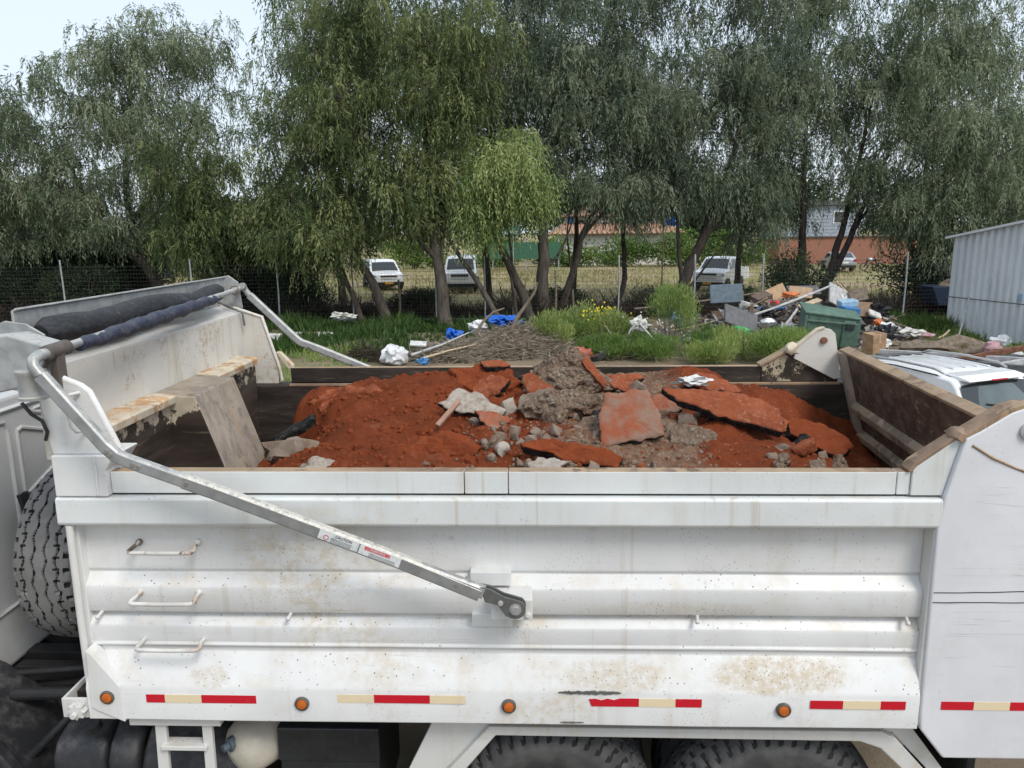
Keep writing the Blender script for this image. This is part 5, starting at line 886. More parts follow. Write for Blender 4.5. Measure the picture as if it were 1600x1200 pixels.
tree('acacia_tree', 'low hanging grey olive tree left of the metal shed', (16.2, 32.5), [([(15.9, 32.5, 0), (16.4, 32.5, 1.8), (16.9, 32.5, 4), (17.4, 32.5, 7)], .25), ([(15.9, 32.5, .5), (15.3, 32.5, 2.2), (15.0, 32.5, 4.4)], .13)], [((16.8, 32.2, 6.6), (3.2, 2.2, 3.0), 1.0), ((15.6, 31.8, 4.0), (1.9, 1.4, 1.3), .35), ((18.6, 31.6, 4.2), (2.0, 1.4, 1.2), .3), ((16.9, 31.4, 2.7), (1.8, 1.0, 1.0), .3)], 125, 'leaf_grey', 'bark_dark', tint=.55)
tree('pepper_tree', 'grey green tree rising behind the metal shed roof', (20.5, 34.5), [([(20.5, 34.5, 0), (20.6, 34.5, 3), (20.4, 34.5, 7)], .25)], [((20.2, 34.5, 6.0), (2.8, 2.2, 2.6), 1.0), ((18.4, 35, 10.8), (3.0, 2.2, 2.4), .5)], 80, 'leaf_grey', 'bark_dark', tint=.45)

tree('pepper_tree', 'dark tree standing back behind the broad olive tree', (-9.5, 37), [([(-9.5, 37, 0), (-9.7, 37, 4), (-9.4, 37, 9)], .22)], [((-10, 37, 8.2), (4.2, 2.2, 5.0), 1.0)], 60, 'leaf_dark', 'bark_dark', tint=.45)
tree('pepper_tree', 'dark tree standing back behind the thickest trunk', (1.6, 37.5), [([(1.6, 37.5, 0), (1.8, 37.5, 4), (1.7, 37.5, 10)], .2)], [((1.4, 37.5, 10), (5.2, 2.2, 4.6), 1.0)], 62, 'leaf_dark', 'bark_dark', tint=.5)
tree('pepper_tree', 'dark tree standing back behind the leaning trunk right of centre', (9.6, 38), [([(9.6, 38, 0), (9.7, 38, 4), (9.6, 38, 10)], .2)], [((9.8, 38, 9.8), (5.2, 2.2, 4.9), 1.0)], 60, 'leaf_grey', 'bark_dark', tint=.4)
tree('pepper_tree', 'grey green tree standing back above the low hanging olive one', (17.6, 37), [([(17.8, 37, 0), (17.7, 37, 4), (17.6, 37, 10)], .2)], [((17.4, 37, 9.6), (4.6, 2.2, 4.6), 1.0)], 50, 'leaf_grey', 'bark_dark', tint=.5)
# low shrubs and the trees beyond the field
def shrub(name, label, c, r_, n_, mat_, L=.16, W_=.06, tint=.45, cat='shrub', stem=True, group=None, upb=.3):
    t = root(name, (c[0], c[1], 0), label, cat, group); b = MB()
    for i in range(5):
        a = rnd.random()*6.28; b.tube([(c[0]+.1*math.cos(a), c[1]+.1*math.sin(a), 0), (c[0]+r_[0]*.3*math.cos(a), c[1]+r_[1]*.3*math.sin(a), c[2]), (c[0]+r_[0]*.6*math.cos(a), c[1]+r_[1]*.6*math.sin(a), c[2]+r_[2]*.6)], [.04*r_[2], .025*r_[2], .01], 5)
    part('stems', b, 'bark_dark', t); cloud(c, r_, n_, L, W_, tint, 'foliage', mat_, t, upb); return t
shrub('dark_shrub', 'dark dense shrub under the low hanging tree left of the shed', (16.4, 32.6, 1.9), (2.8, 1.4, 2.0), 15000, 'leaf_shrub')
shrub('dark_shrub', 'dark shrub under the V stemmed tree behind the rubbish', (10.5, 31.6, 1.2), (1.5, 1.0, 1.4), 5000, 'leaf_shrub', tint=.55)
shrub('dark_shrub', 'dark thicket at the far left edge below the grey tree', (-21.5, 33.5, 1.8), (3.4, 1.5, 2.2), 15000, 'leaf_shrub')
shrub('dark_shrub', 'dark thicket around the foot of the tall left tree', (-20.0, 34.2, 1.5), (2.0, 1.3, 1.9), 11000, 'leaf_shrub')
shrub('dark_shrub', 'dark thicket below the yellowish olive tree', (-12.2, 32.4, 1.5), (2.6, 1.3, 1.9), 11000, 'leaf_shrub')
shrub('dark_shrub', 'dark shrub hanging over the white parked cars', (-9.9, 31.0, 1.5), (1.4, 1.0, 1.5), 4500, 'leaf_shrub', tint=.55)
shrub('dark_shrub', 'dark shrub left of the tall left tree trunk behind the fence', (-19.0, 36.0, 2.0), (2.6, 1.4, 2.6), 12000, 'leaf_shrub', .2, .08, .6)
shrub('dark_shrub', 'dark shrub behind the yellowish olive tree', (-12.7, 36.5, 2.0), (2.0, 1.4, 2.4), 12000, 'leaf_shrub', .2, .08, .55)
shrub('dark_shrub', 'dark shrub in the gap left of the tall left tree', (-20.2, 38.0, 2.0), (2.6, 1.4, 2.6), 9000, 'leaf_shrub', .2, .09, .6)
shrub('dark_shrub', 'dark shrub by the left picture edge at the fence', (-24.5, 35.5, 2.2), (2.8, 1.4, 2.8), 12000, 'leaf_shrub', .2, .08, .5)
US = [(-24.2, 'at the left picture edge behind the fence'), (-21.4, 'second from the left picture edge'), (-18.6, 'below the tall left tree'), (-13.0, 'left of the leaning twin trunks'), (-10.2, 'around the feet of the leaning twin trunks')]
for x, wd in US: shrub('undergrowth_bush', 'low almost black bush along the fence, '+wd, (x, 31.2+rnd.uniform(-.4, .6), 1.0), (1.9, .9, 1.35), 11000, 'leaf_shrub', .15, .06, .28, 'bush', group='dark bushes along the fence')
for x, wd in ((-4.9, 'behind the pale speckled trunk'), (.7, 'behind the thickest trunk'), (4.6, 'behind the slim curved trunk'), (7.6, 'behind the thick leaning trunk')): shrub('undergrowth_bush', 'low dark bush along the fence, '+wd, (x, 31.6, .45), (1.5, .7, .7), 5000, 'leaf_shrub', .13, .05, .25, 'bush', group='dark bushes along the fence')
FT = [(-40, 62, 8), (-32, 70, 7), (-25, 66, 6.5), (-17, 72, 7.5), (-10, 78, 8.5), (-3, 82, 9), (3, 92, 9), (17, 80, 8), (21, 92, 9), (38, 84, 9), (44, 70, 8), (31, 92, 9), (-48, 75, 9), (11, 96, 9.5)]
nm_ = ['at the far left end', 'second from the left end', 'third from the left end', 'fourth from the left end', 'behind the white parked van', 'left of the white house', 'behind the left half of the white house', 'between the two houses', 'behind the gap between the houses', 'behind the right end of the orange wall', 'at the far right end', 'behind the blue sided house', 'beyond the left picture edge', 'behind the right half of the white house']
for (x, y, h), wd in zip(FT, nm_):
    t = root('far_tree', (x, y, 0), 'distant green tree beyond the field, '+wd, 'tree', 'trees beyond the field')
    part('trunk', MB().tube([(x, y, 0), (x+.3, y, h*.3), (x+.1, y, h*.6)], [.3, .24, .12], 8), 'bark_dark', t, smooth=60); cloud((x, y, h*.55), (4.6, 2.5, h*.48), 6000, .42, .22, .5, 'crown', 'leaf_shrub', t, .1)
HB_ = [(-30, 60, 1.3, 'hedge bush at the far left of the field'), (-20, 64, 1.4, 'hedge bush behind the dark car'), (-11, 68, 1.5, 'hedge bush behind the white parked cars'), (-4, 70, 1.6, 'hedge bush behind the white van'), (2.5, 70, 1.7, 'hedge bush left of the white house'), (7.0, 69, 1.6, 'hedge bush before the white house'), (12.5, 69, 1.9, 'hedge bush right of the white house'), (17.5, 68, 2.0, 'hedge bush left of the brick house')]
for x, y, h, lb in HB_: shrub('hedge_bush', lb+', bright green', (x, y, h*.8), (3.9, 1.2, h), 3200, 'leaf_weed', .3, .14, .25, 'bush', group='hedge beyond the field')

# ------------------------------------------------------------------ ground cover (grass, weeds, brush)
def blades(name, n_, area, h, mat_, label, wid=.022, tint=.4, dens=None, lean=.35):
    x = rng.uniform(area[0], area[1], n_); y = rng.uniform(area[2], area[3], n_)
    if dens is not None:
        kp = np.array([rng.random() < dens(a, c) for a, c in zip(x, y)]); x = x[kp]; y = y[kp]
    m_ = len(x); C_ = np.stack([x, y, np.full(m_, -.03)], 1); D = unit(np.stack([rng.normal(size=m_)*lean*1.5, rng.normal(size=m_)*lean*1.5, np.ones(m_)], 1)); Nn = unit(np.cross(D, rng.normal(size=(m_, 3))))
    patch = np.array([noise.fractal(Vector((a*.5, c*.5, 2.0)), .8, 2.1, 3) for a, c in zip(x, y)]); hh = h*(.45+.8*rng.random(m_))*(1+1.1*patch)
    o = leaf_mesh(name, C_, D, Nn, np.maximum(hh, .05), wid*(.6+.8*rng.random(m_)), tint+.25*patch+rng.normal(size=m_)*.15, mat_, None); o['kind'] = 'stuff'; o['label'] = label; return o
blades('grass', 34000, (-16, 2.5, 21.0, 28.4), .36, 'leaf_grass', 'dark green weeds between the truck and the fence', .06, .12, lambda a, c: (.25+.75*min(1, max(0, (c-21)/5)))*(1 if noise.noise(Vector((a*.45, c*.6, 9))) > -.18 else .12))
blades('grass', 9000, (-15, -4.5, 16.0, 22.0), .22, 'leaf_weed', 'light green grass behind the far rail of the truck', .035, .6)
blades('grass', 9000, (11.5, 14.8, 17.5, 27), .28, 'leaf_weed', 'low grass at the foot of the metal shed', .04, .45)
blades('grass', 7000, (9.5, 13.2, 24.5, 29), .45, 'leaf_grass', 'dark weeds behind the rubbish heap', .05, .4)
blades('grass', 30000, (-34, 34, 38, 68), .28, 'straw', 'thin straw and grass on the field', .07, .35, lambda a, c: .25+.6*(noise.noise(Vector((a*.12, c*.16, 7))) > 0))
blades('brush', 26000, (-24, 9, 29.6, 32.4), .95, 'dry_brush', 'tangle of dark dead brush behind the fence', .045, .35, lambda a, c: .6+.5*noise.noise(Vector((a*.4, 3, 1))), .9)
blades('brush', 9000, (9, 19, 30.0, 33), .8, 'dry_brush', 'tangle of dark dead brush under the right hand trees', .045, .3, None, .9)
WD = [((.35, 21.4), .55, .85, 'fennel like bright green weed beside the dry branch pile'), ((1.2, 22.4), .6, .80, 'green weed below the yellow flowers'), ((2.0, 21.6), .6, .75, 'green weed right of the yellow flowers'), ((2.8, 22.3), .55, .6, 'green weed beside the grey scrap in the middle'), ((3.7, 21.8), .8, .95, 'tall feathery green weed with small white flowers'), ((4.6, 20.8), .75, .62, 'green weed in front of the blue and white wrapper'), ((5.4, 20.2), .8, .60, 'green weed around the green netting'), ((6.2, 19.6), .7, .50, 'yellowish green weed by the rear of the bed'), ((3.0, 20.2), .8, .45, 'low green weed close behind the far rail'), ((1.7, 20.2), .7, .40, 'low green weed right of the load peak'), ((4.3, 19.4), .8, .40, 'low weed behind the sloping far rail'), ((7.0, 20.4), .6, .45, 'green weed beside the white pipe')]
for (x, y), r_, h, lb in WD:
    r_ *= rnd.uniform(.85, 1.15); h *= rnd.uniform(1.1, 1.65)
    t = root('weed', (x, y, 0), lb, 'weed', 'green weeds behind the truck'); b = MB()
    for i in range(9):
        a = rnd.random()*6.28; q = rnd.random()*r_; b.tube([(x+.2*q*math.cos(a), y+.2*q*math.sin(a), 0), (x+.7*q*math.cos(a), y+.7*q*math.sin(a), h*.7), (x+q*math.cos(a), y+q*math.sin(a), h*1.15)], [.01, .008, .004], 4)
    part('stems', b, 'bin_green', t); cloud((x, y, h*.62), (r_, r_, h*.6), 3800, .15, .020, rnd.uniform(.30, .95), 'foliage', 'leaf_weed', t, 1.3, 1.15)
def specks(name, c, r_, n_, mat_, label, cat, sz=.03):
    b = MB()
    for i in range(n_):
        p_ = Vector(c)+Vector((rnd.gauss(0, r_[0]), rnd.gauss(0, r_[1]), rnd.gauss(0, r_[2]))); b.blob(p_, (sz, sz, sz), i, .2, 2, 1)
    return solo(name, b, mat_, label, cat, kind='stuff')
specks('yellow_flowers', (1.75, 22.1, 1.05), (.28, .2, .12), 70, 'petal_yellow', 'yellow flowers above the green weeds', 'flowers', .028)
specks('white_flowers', (3.6, 21.4, .75), (.6, .3, .22), 26, 'petal_white', 'small white flowers on the tall weed', 'flowers', .022)

# ------------------------------------------------------------------ fence
FY = 28.9
FE = root('wire_fence', (-2, FY, 0), 'wire mesh fence with grey metal posts running behind the rubbish', 'fence')
for px in (-21.3, -18.2, -13.2, -9.9, -7.05, -3.9, -2.05, 2.95, 5.75, 8.25, 13.45):
    part('post', MB().tube([(px, FY, -.1), (px+.02, FY, 1.3), (px, FY, 2.45)], .032, 8), 'post_metal', FE, smooth=50)
for px, h in ((-11.5, 1.3), (-5.3, 1.6), (-1.0, 1.3), (.6, 1.9), (1.25, 1.2), (4.45, 1.0), (7.55, 1.1)):
    part('stake', MB().tube([(px, FY+.05, -.1), (px+.03, FY+.05, h*.5), (px, FY+.05, h)], .045, 6), 'old_wood', FE, smooth=50)
b = MB()
for i in range(int(42/.12)):
    x = -25+i*.12; b.add([(x, FY, 0), (x+.004, FY, 0), (x+.004, FY, 2.2), (x, FY, 2.2)], [(0, 1, 2, 3)])
for i in range(16): b.add([(-25, FY+.004, .08+i*.14), (17, FY+.004, .08+i*.14), (17, FY+.004, .087+i*.14), (-25, FY+.004, .087+i*.14)], [(0, 1, 2, 3)])
part('wire_mesh', b, 'wire_dark', FE, kind='stuff')
part('bottom_pipe', MB().tube([(-9.6, FY-.3, .12), (-5, FY-.3, .15), (-.5, FY-.3, .12)], .03, 8), 'blue_grey', FE, smooth=50)
# ------------------------------------------------------------------ vehicles
def car(name, label, loc, rz, prof_, glass, width, paintm, rear=False, wheel=(.33, .8, 3.3), front=None, group=None, bev=.05, glassm='car_glass', cols=9, grille=True, plate='plate_yellow', lights=True, tum=.14):
    """local frame: x from the nose (0) to the tail, y across, z up. prof_: body side outline; glass: list of (kind, outline or limits)"""
    t = root(name, loc, label, 'car', group, rz, local=True); hw = width/2; zb = .95
    def yy(u, z, x): k_ = 1-tum*max(0, z-zb)/.55; L_ = prof_len; e = min(x, L_-x); k_ *= 1-.10*max(0, 1-e/.7)**2; return u*hw*k_
    prof_len = max(p_[0] for p_ in prof_)
    b = MB(); n_ = len(prof_); v = []
    for i in range(cols):
        u = -1+2*i/(cols-1)
        for x, z in prof_: v.append((x, yy(u, z, x), z-(.035*u*u if z > zb else .02*u*u*(z > .6))))
    f = [(i*n_+j, i*n_+(j+1) % n_, (i+1)*n_+(j+1) % n_, (i+1)*n_+j) for i in range(cols-1) for j in range(n_)]+[tuple(reversed(range(n_))), tuple((cols-1)*n_+j for j in range(n_))]
    b.add(v, f); part('body', b, paintm, t, smooth=38, bevel=bev, seg=3)
    for kind_, o_ in glass:
        b = MB()
        if kind_ == 'side':
            for s_ in (-1, 1):
                vs_ = [(x, s_*(yy(1, z, x)+.006), z-.03) for x, z in o_]; vs_ += [(x, y-s_*.03, z) for x, y, z in vs_]; m_ = len(o_)
                part('side_window', MB().add(vs_, [tuple(range(m_)), tuple(m_+i for i in range(m_))]+[(i, (i+1) % m_, m_+(i+1) % m_, m_+i) for i in range(m_)]), glassm, t)
        else:       # a cross pane between two profile points
            (x0, z0), (x1, z1), ins = o_; c_ = []; nn = Vector((z1-z0, 0, -(x1-x0))).normalized()*(.008 if kind_ == 'front' else .008)
            if kind_ == 'front': nn = Vector((-(z1-z0), 0, (x1-x0))).normalized()*.008
            else: nn = Vector(((z0-z1), 0, (x1-x0))).normalized()*.008
            for (x, z, ff_) in ((x0, z0, ins), (x1, z1, ins*1.0)):
                for i in range(7):
                    u = (-1+2*i/6)*ff_; c_.append((x+nn.x, yy(u, z, x), z-.035*u*u+nn.z))
            part('windscreen' if kind_ == 'front' else 'rear_window', b.add(c_, [(i, i+1, 8+i, 7+i) for i in range(6)]), glassm, t, smooth=60)
    wr, wx0, wx1 = wheel
    for x in (wx0, wx1):
        for s_ in (-1, 1):
            m_ = T((x, s_*(hw-.10), wr), (0, 0, 90)); w_ = part('wheel', MB().lathe([(-.10, wr*.62), (-.11, wr*.9), (-.08, wr), (.08, wr), (.11, wr*.9), (.10, wr*.62)], 28, m_), 'rubber', t, smooth=50)
            part('rim', MB().lathe([(-.09, 0), (-.08, wr*.3), (-.07, wr*.6), (-.03, wr*.63), (.03, wr*.63), (.07, wr*.6), (.08, wr*.3), (.09, 0)], 20, m_), 'car_silver', w_, smooth=40)
            part('wheel_arch', MB().prism([(x+(wr+.05)*math.cos(R(a)), wr+(wr+.05)*math.sin(R(a))) for a in range(-20, 201, 20)], XZ, s_*(hw+.003), s_*(hw-.22)), 'car_black_trim', t)
    if front:
        zg0, zg1, zl = front
        part('grille', MB().box((-.012, -hw*.52, zg0), (.03, hw*.52, zg1)), 'car_black_trim', t, bevel=.01)
        for i in range(3): part('grille_bar', MB().box((-.022, -hw*.5, zg0+(zg1-zg0)*(i+.7)/4), (-.008, hw*.5, zg0+(zg1-zg0)*(i+1.0)/4)), 'chrome', t)
        part('bumper', MB().box((-.06, -hw*.93, .32), (.10, hw*.93, .52)), 'car_black_trim', t, bevel=.03)
        for s_ in (-1, 1): part('headlight', MB().box((-.004, s_*hw*.86-.11, zl-.08), (.12, s_*hw*.86+.06, zl+.08)), 'head_lamp', t, bevel=.03)
        if plate: part('number_plate', MB().box((-.075, -.24, .40), (-.055, .24, .51)), plate, t)
    if rear:
        for s_ in (-1, 1): part('tail_light', MB().box((prof_len-.10, s_*hw*.80-.11, .78), (prof_len+.008, s_*hw*.80+.10, .98)), 'tail_red', t, bevel=.02)
        part('rear_bumper', MB().box((prof_len-.10, -hw*.9, .34), (prof_len+.05, hw*.9, .54)), 'car_black_trim', t, bevel=.03)
        part('number_plate', MB().box((prof_len+.02, -.25, .66), (prof_len+.035, .25, .77)), 'sign_white', t)
    return t
SUV = [(.0, .35), (-.02, .75), (.05, .98), (.95, 1.08), (1.0, 1.10), (1.75, 1.66), (2.1, 1.74), (3.9, 1.72), (4.3, 1.62), (4.5, 1.05), (4.52, .5), (4.45, .33)]
SUVG = [('side', [(1.25, 1.12), (1.85, 1.58), (2.1, 1.62), (3.8, 1.60), (4.15, 1.15)]), ('front', ((1.02, 1.13), (1.74, 1.64), .86)), ('rear', ((4.30, 1.60), (4.48, 1.12), .84))]
SED = [(.0, .33), (-.02, .66), (.08, .82), (1.15, .97), (1.2, .98), (2.0, 1.42), (2.4, 1.47), (3.2, 1.43), (3.95, 1.08), (4.45, 1.02), (4.52, .6), (4.45, .33)]
SEDG = [('side', [(1.5, 1.0), (2.05, 1.33), (2.4, 1.37), (3.1, 1.34), (3.7, 1.04)]), ('front', ((1.22, 1.0), (1.98, 1.41), .86)), ('rear', ((3.22, 1.42), (3.93, 1.10), .84))]
PCK = [(.0, .42), (-.02, .85), (.05, 1.06), (1.05, 1.18), (1.1, 1.20), (1.75, 1.76), (2.0, 1.82), (3.1, 1.80), (3.3, 1.72), (3.42, 1.16), (5.2, 1.14), (5.25, .55), (5.2, .45)]
PCKG = [('side', [(1.35, 1.22), (1.85, 1.66), (2.05, 1.70), (3.05, 1.68), (3.2, 1.22)]), ('front', ((1.12, 1.22), (1.74, 1.74), .86)), ('rear', ((3.31, 1.70), (3.40, 1.22), .84))]
# nose points along local -x; rz turns it
car('parked_car', 'dark car with a yellow sticker in its windscreen, far left under the trees', (-25.8, 52, 0), R(118), SUV, SUVG, 1.8, 'car_dark', front=(.60, .85, .80), group='cars parked on the field', plate=None)
car('parked_car', 'white car with dark glass behind the low bushes, leftmost of the white ones', (-13.3, 43.0, 0), R(150), SED, SEDG, 1.75, 'car_white', front=(.45, .62, .66), group='cars parked on the field')
car('parked_car', 'white off roader half hidden behind the two leaning trunks', (-8.6, 44.0, 0), R(112), SUV, SUVG, 1.85, 'car_white', front=(.60, .88, .84), group='cars parked on the field')
car('parked_van', 'white van facing the camera behind the propped limb', (-4.35, 42.2, 0), R(92), [(.0, .40), (-.02, .85), (.05, 1.12), (.55, 1.22), (.6, 1.24), (1.2, 1.86), (1.5, 1.95), (4.4, 1.95), (4.7, 1.8), (4.75, .5), (4.7, .42)], [('side', [(.9, 1.28), (1.3, 1.72), (1.6, 1.78), (2.4, 1.78), (2.4, 1.28)]), ('front', ((.62, 1.27), (1.18, 1.83), .86))], 1.85, 'car_white', front=(.68, 1.02, .92), group='cars parked on the field', plate=None, tum=.08)
car('pickup_truck', 'white pickup truck with yellow plate behind the thick leaning trunk', (9.0, 41.8, 0), R(60), PCK, PCKG, 1.85, 'car_white', front=(.66, .98, .92), group='cars parked on the field')
car('parked_car', 'silver saloon seen from behind near the orange wall', (23.2, 62.6, 0), R(-98), SED, SEDG, 1.75, 'car_silver', rear=True, group='cars parked on the field')
o = root('motorcycle', (25.2, 60, 0), 'small dark motorcycle beside the silver saloon', 'motorcycle')
for x in (24.7, 25.9): part('wheel', MB().lathe([(-.05, .24), (-.05, .31), (.05, .31), (.05, .24)], 20, T((x, 60, .31), (0, 0, 90))), 'rubber', o, smooth=40)
part('frame', MB().tube([(24.7, 60, .31), (25.0, 60, .75), (25.5, 60, .78), (25.9, 60, .31)], .06, 8).tube([(24.75, 60, .31), (24.95, 60, .95)], .03, 6), 'car_black_trim', o, smooth=40)
part('seat', MB().box((25.25, 59.88, .78), (25.95, 60.12, .88)), 'car_black_trim', o, bevel=.04)
part('fuel_tank', MB().blob((25.15, 60, .86), (.22, .15, .14), 3, .05, 1, 2), 'car_silver', o, smooth=60); part('handlebar', MB().tube([(24.98, 59.65, 1.02), (24.95, 60, .98), (24.98, 60.35, 1.02)], .02, 6), 'chrome', o, smooth=60)

# white hatchback close behind the truck -----------------------------------------------------------------
HT = [(.0, .33), (-.02, .62), (.06, .80), (.75, .95), (.85, .98), (1.45, 1.38), (1.75, 1.475), (2.3, 1.51), (2.9, 1.50), (3.38, 1.455), (3.44, 1.435), (3.50, 1.37), (3.78, 1.00), (3.83, .90), (3.85, .55), (3.80, .34)]
HC = car('hatchback_car', 'white hatchback with black roof front parked close behind the truck tailgate', (0, 0, 0), 0, HT, [('side', [(1.15, 1.0), (1.65, 1.36), (2.3, 1.42), (2.85, 1.40), (3.15, 1.30), (3.30, 1.10)]), ('front', ((.88, 1.0), (1.46, 1.38), .86))], 1.68, 'car_white', wheel=(.30, .72, 3.1), cols=13, bev=.035, plate=None, tum=.25)
HC.location = (4.72, 13.58, 0); HC.rotation_euler = (0, 0, R(-67))
def hp(name, mb, m_, **k_): o_ = part(name, mb, m_, HC, **k_); return o_
hw = .84
def hy(u, z): return u*hw*(1-.25*max(0, z-.95)/.55)
# roof panel ribs, rails, spoiler, rear glass, lamps
for u in (-.5, -.25, 0, .25, .5): hp('roof_rib', MB().sweep([(1.95, u*.9, 1.502-.035*u*u), (2.5, u*.9, 1.521-.035*u*u), (3.1, u*.9, 1.503-.035*u*u)], [(-.012, -.02), (.012, -.02), (.022, -.006), (-.022, -.006)], (0, 0, 1)), 'car_white', bevel=.003)
for s_ in (-1, 1):
    hp('roof_rail', MB().tube([(1.85, s_*.60, 1.475), (1.95, s_*.61, 1.525), (2.5, s_*.62, 1.545), (3.1, s_*.61, 1.525), (3.25, s_*.60, 1.475)], .017, 8), 'galvanised', smooth=60)
    hp('roof_ditch', MB().sweep([(1.5, s_*.585, 1.392), (1.9, s_*.645, 1.455), (2.5, s_*.66, 1.478), (3.2, s_*.645, 1.448)], [(-.008, -.01), (.008, -.01), (.008, .006), (-.008, .006)], (0, 0, 1)), 'car_black_trim')
hp('roof_front', MB().add([(x, hy(u*.97, z), z-.035*u*u+.009) for x, z in ((1.50, 1.402), (1.75, 1.477), (2.0, 1.494)) for u in [i/4-1 for i in range(9)]], [(r_*9+i, r_*9+i+1, (r_+1)*9+i+1, (r_+1)*9+i) for r_ in range(2) for i in range(8)]), 'slate_grey', smooth=60)
hp('spoiler', MB().prism([(3.20, 1.470), (3.42, 1.462), (3.60, 1.428), (3.605, 1.408), (3.45, 1.405)], XZ, -.55, .55), 'car_white', bevel=.015, seg=3)
hp('brake_lamp', MB().box((3.585, -.15, 1.400), (3.612, .15, 1.424)), 'tail_red', bevel=.006)
RG = [(x, hy(u*(.90 if z > 1.2 else .96), z), z-.03*u*u) for x, z in ((3.525, 1.385), (3.66, 1.205), (3.805, 1.02)) for u in [i/5-1 for i in range(11)]]
hp('rear_window', MB().add(RG, [(r_*11+i, r_*11+i+1, (r_+1)*11+i+1, (r_+1)*11+i) for r_ in range(2) for i in range(10)]), 'car_glass', smooth=60)
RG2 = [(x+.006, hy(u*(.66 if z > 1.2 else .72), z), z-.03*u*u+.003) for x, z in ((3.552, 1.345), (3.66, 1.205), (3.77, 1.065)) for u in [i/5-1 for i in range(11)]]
hp('rear_glass_reflection', MB().add(RG2, [(r_*11+i, r_*11+i+1, (r_+1)*11+i+1, (r_+1)*11+i) for r_ in range(2) for i in range(10)]), 'car_glass_reflection', smooth=60).name = 'painted_reflection'  # reflection painted as a lighter sheet laid over the rear window
hp('wiper', MB().tube([(3.80, -.02, 1.04), (3.76, -.22, 1.115), (3.73, -.36, 1.135)], .010, 6), 'car_black_trim', smooth=60)
for s_ in (-1, 1): hp('tail_light', MB().prism([(3.68, 1.00), (3.80, .98), (3.85, .88), (3.845, .70), (3.72, .74)], XZ, s_*.70, s_*.855), 'tail_red', bevel=.012)
hp('number_plate', MB().box((3.853, -.26, .70), (3.868, .26, .81)), 'sign_white'); hp('rear_bumper', MB().box((3.74, -.80, .34), (3.92, .80, .60)), 'car_white', bevel=.04, seg=3)
text('ST', .16, 'car_black_trim', T((3.853, .36, .90), (90, 0, 90)), HC, 'badge', .004)

# ------------------------------------------------------------------ metal shed
SH = root('metal_shed', (13.6, 24, 0), 'grey corrugated metal shed at the right edge', 'shed')
S0, S1 = Vector((13.10, 25.13, 0)), Vector((15.30, 17.2, 0)); dS = (S1-S0).normalized(); nS = Vector((-dS.y, dS.x, 0))*-1   # wall faces the yard
def zt(s_): return 3.02+.172*s_
Ls = (S1-S0).length; pitch = .262; ns = int(Ls/pitch)
for i in range(ns):
    s0 = i*pitch; q = [(0, 0), (.150, 0), (.165, .11), (.247, .11), (.262, 0)]
    v = []
    for s_, o_ in q:
        for z in (0, 1): pp = S0+dS*(s0+s_)+nS*o_; v.append((pp.x, pp.y, -.05 if z == 0 else zt(s0+s_)))
    part('wall_sheet', MB().add(v, [(2*j, 2*j+2, 2*j+3, 2*j+1) for j in range(4)]), 'shed_metal', SH)
v = []
for s_ in (0, Ls):
    pp = S0+dS*s_+nS*.116
    for z in (1.165, 1.195): v.append((pp.x, pp.y, z))
part('wall_band', MB().add(v, [(0, 2, 3, 1)]), 'arm_dark', SH)
b = MB(); v = []
for s_ in (-.15, Ls):
    for off, dz in ((.22, -.01), (-7, -.05), (-7, .02), (.22, .06)): pp = S0+dS*s_+nS*off; v.append((pp.x, pp.y, zt(s_)+dz))
part('roof', b.add(v, [(0, 1, 5, 4), (1, 2, 6, 5), (2, 3, 7, 6), (3, 0, 4, 7), (0, 3, 2, 1), (4, 5, 6, 7)]), 'shed_metal', SH)
v = []
for off in (-.01, -7):
    pp = S0+nS*off
    for z in (-.05, 3.0): v.append((pp.x, pp.y, z))
part('end_wall', MB().add(v, [(0, 2, 3, 1)]), 'shed_metal', SH)
pp = S0+dS*2.75+nS*.06; part('switch_box', MB().box((pp.x-.07, pp.y-.07, 1.28), (pp.x+.05, pp.y+.07, 1.46)), 'light_blue', SH)

# ------------------------------------------------------------------ houses beyond the field
H1 = root('white_house', (7, 76, 0), 'white house with two tiers of terracotta tiled roof beyond the field', 'house')
part('wall', MB().box((2.6, 75, 0), (11.6, 82, 4.55)), 'house_white', H1); part('wall', MB().box((1.2, 73.2, 0), (13.2, 75, 2.9)), 'house_white', H1)
def tiled(name, x0, x1, y0, y1, z0, z1, inset, parent):
    b = MB(); v = [(x0, y0, z0), (x1, y0, z0), (x1, y1, z0), (x0, y1, z0), (x0+inset, (y0+y1)/2, z1), (x1-inset, (y0+y1)/2, z1)]
    b.add(v, [(0, 1, 5, 4), (1, 2, 5), (2, 3, 4, 5), (3, 0, 4), (0, 3, 2, 1)]); rf = part(name, b, 'roof_tile', parent); n_ = int((x1-x0)/.45); b = MB()
    for i in range(1, n_):
        x = x0+(x1-x0)*i/n_; tt_ = min(1, (x-x0)/max(inset, .1), (x1-x)/max(inset, .1)); b.tube([(x, y0, z0+.03), (x, y0+((y1-y0)/2)*tt_, z0+.03+(z1-z0)*tt_)], .09, 5)
    part('tile_rows', b, 'roof_tile', rf, smooth=60, kind='stuff'); return rf
tiled('roof', 1.9, 12.3, 74.3, 82.7, 4.5, 5.75, 3.2, H1); tiled('lower_roof', .8, 13.6, 72.4, 77.6, 2.9, 3.85, 1.5, H1)
for x0, x1 in ((3.6, 4.6), (7.2, 8.2), (9.6, 10.6)): wd = part('window', MB().box((x0, 74.96, 3.45), (x1, 75.02, 4.25)), 'house_white', H1); part('pane', MB().box((x0+.08, 74.92, 3.52), (x1-.08, 74.95, 4.18)), 'window_dark', wd)
part('washing', MB().box((2.7, 74.8, 3.9), (3.3, 74.85, 4.5)), 'blue_plastic', H1)
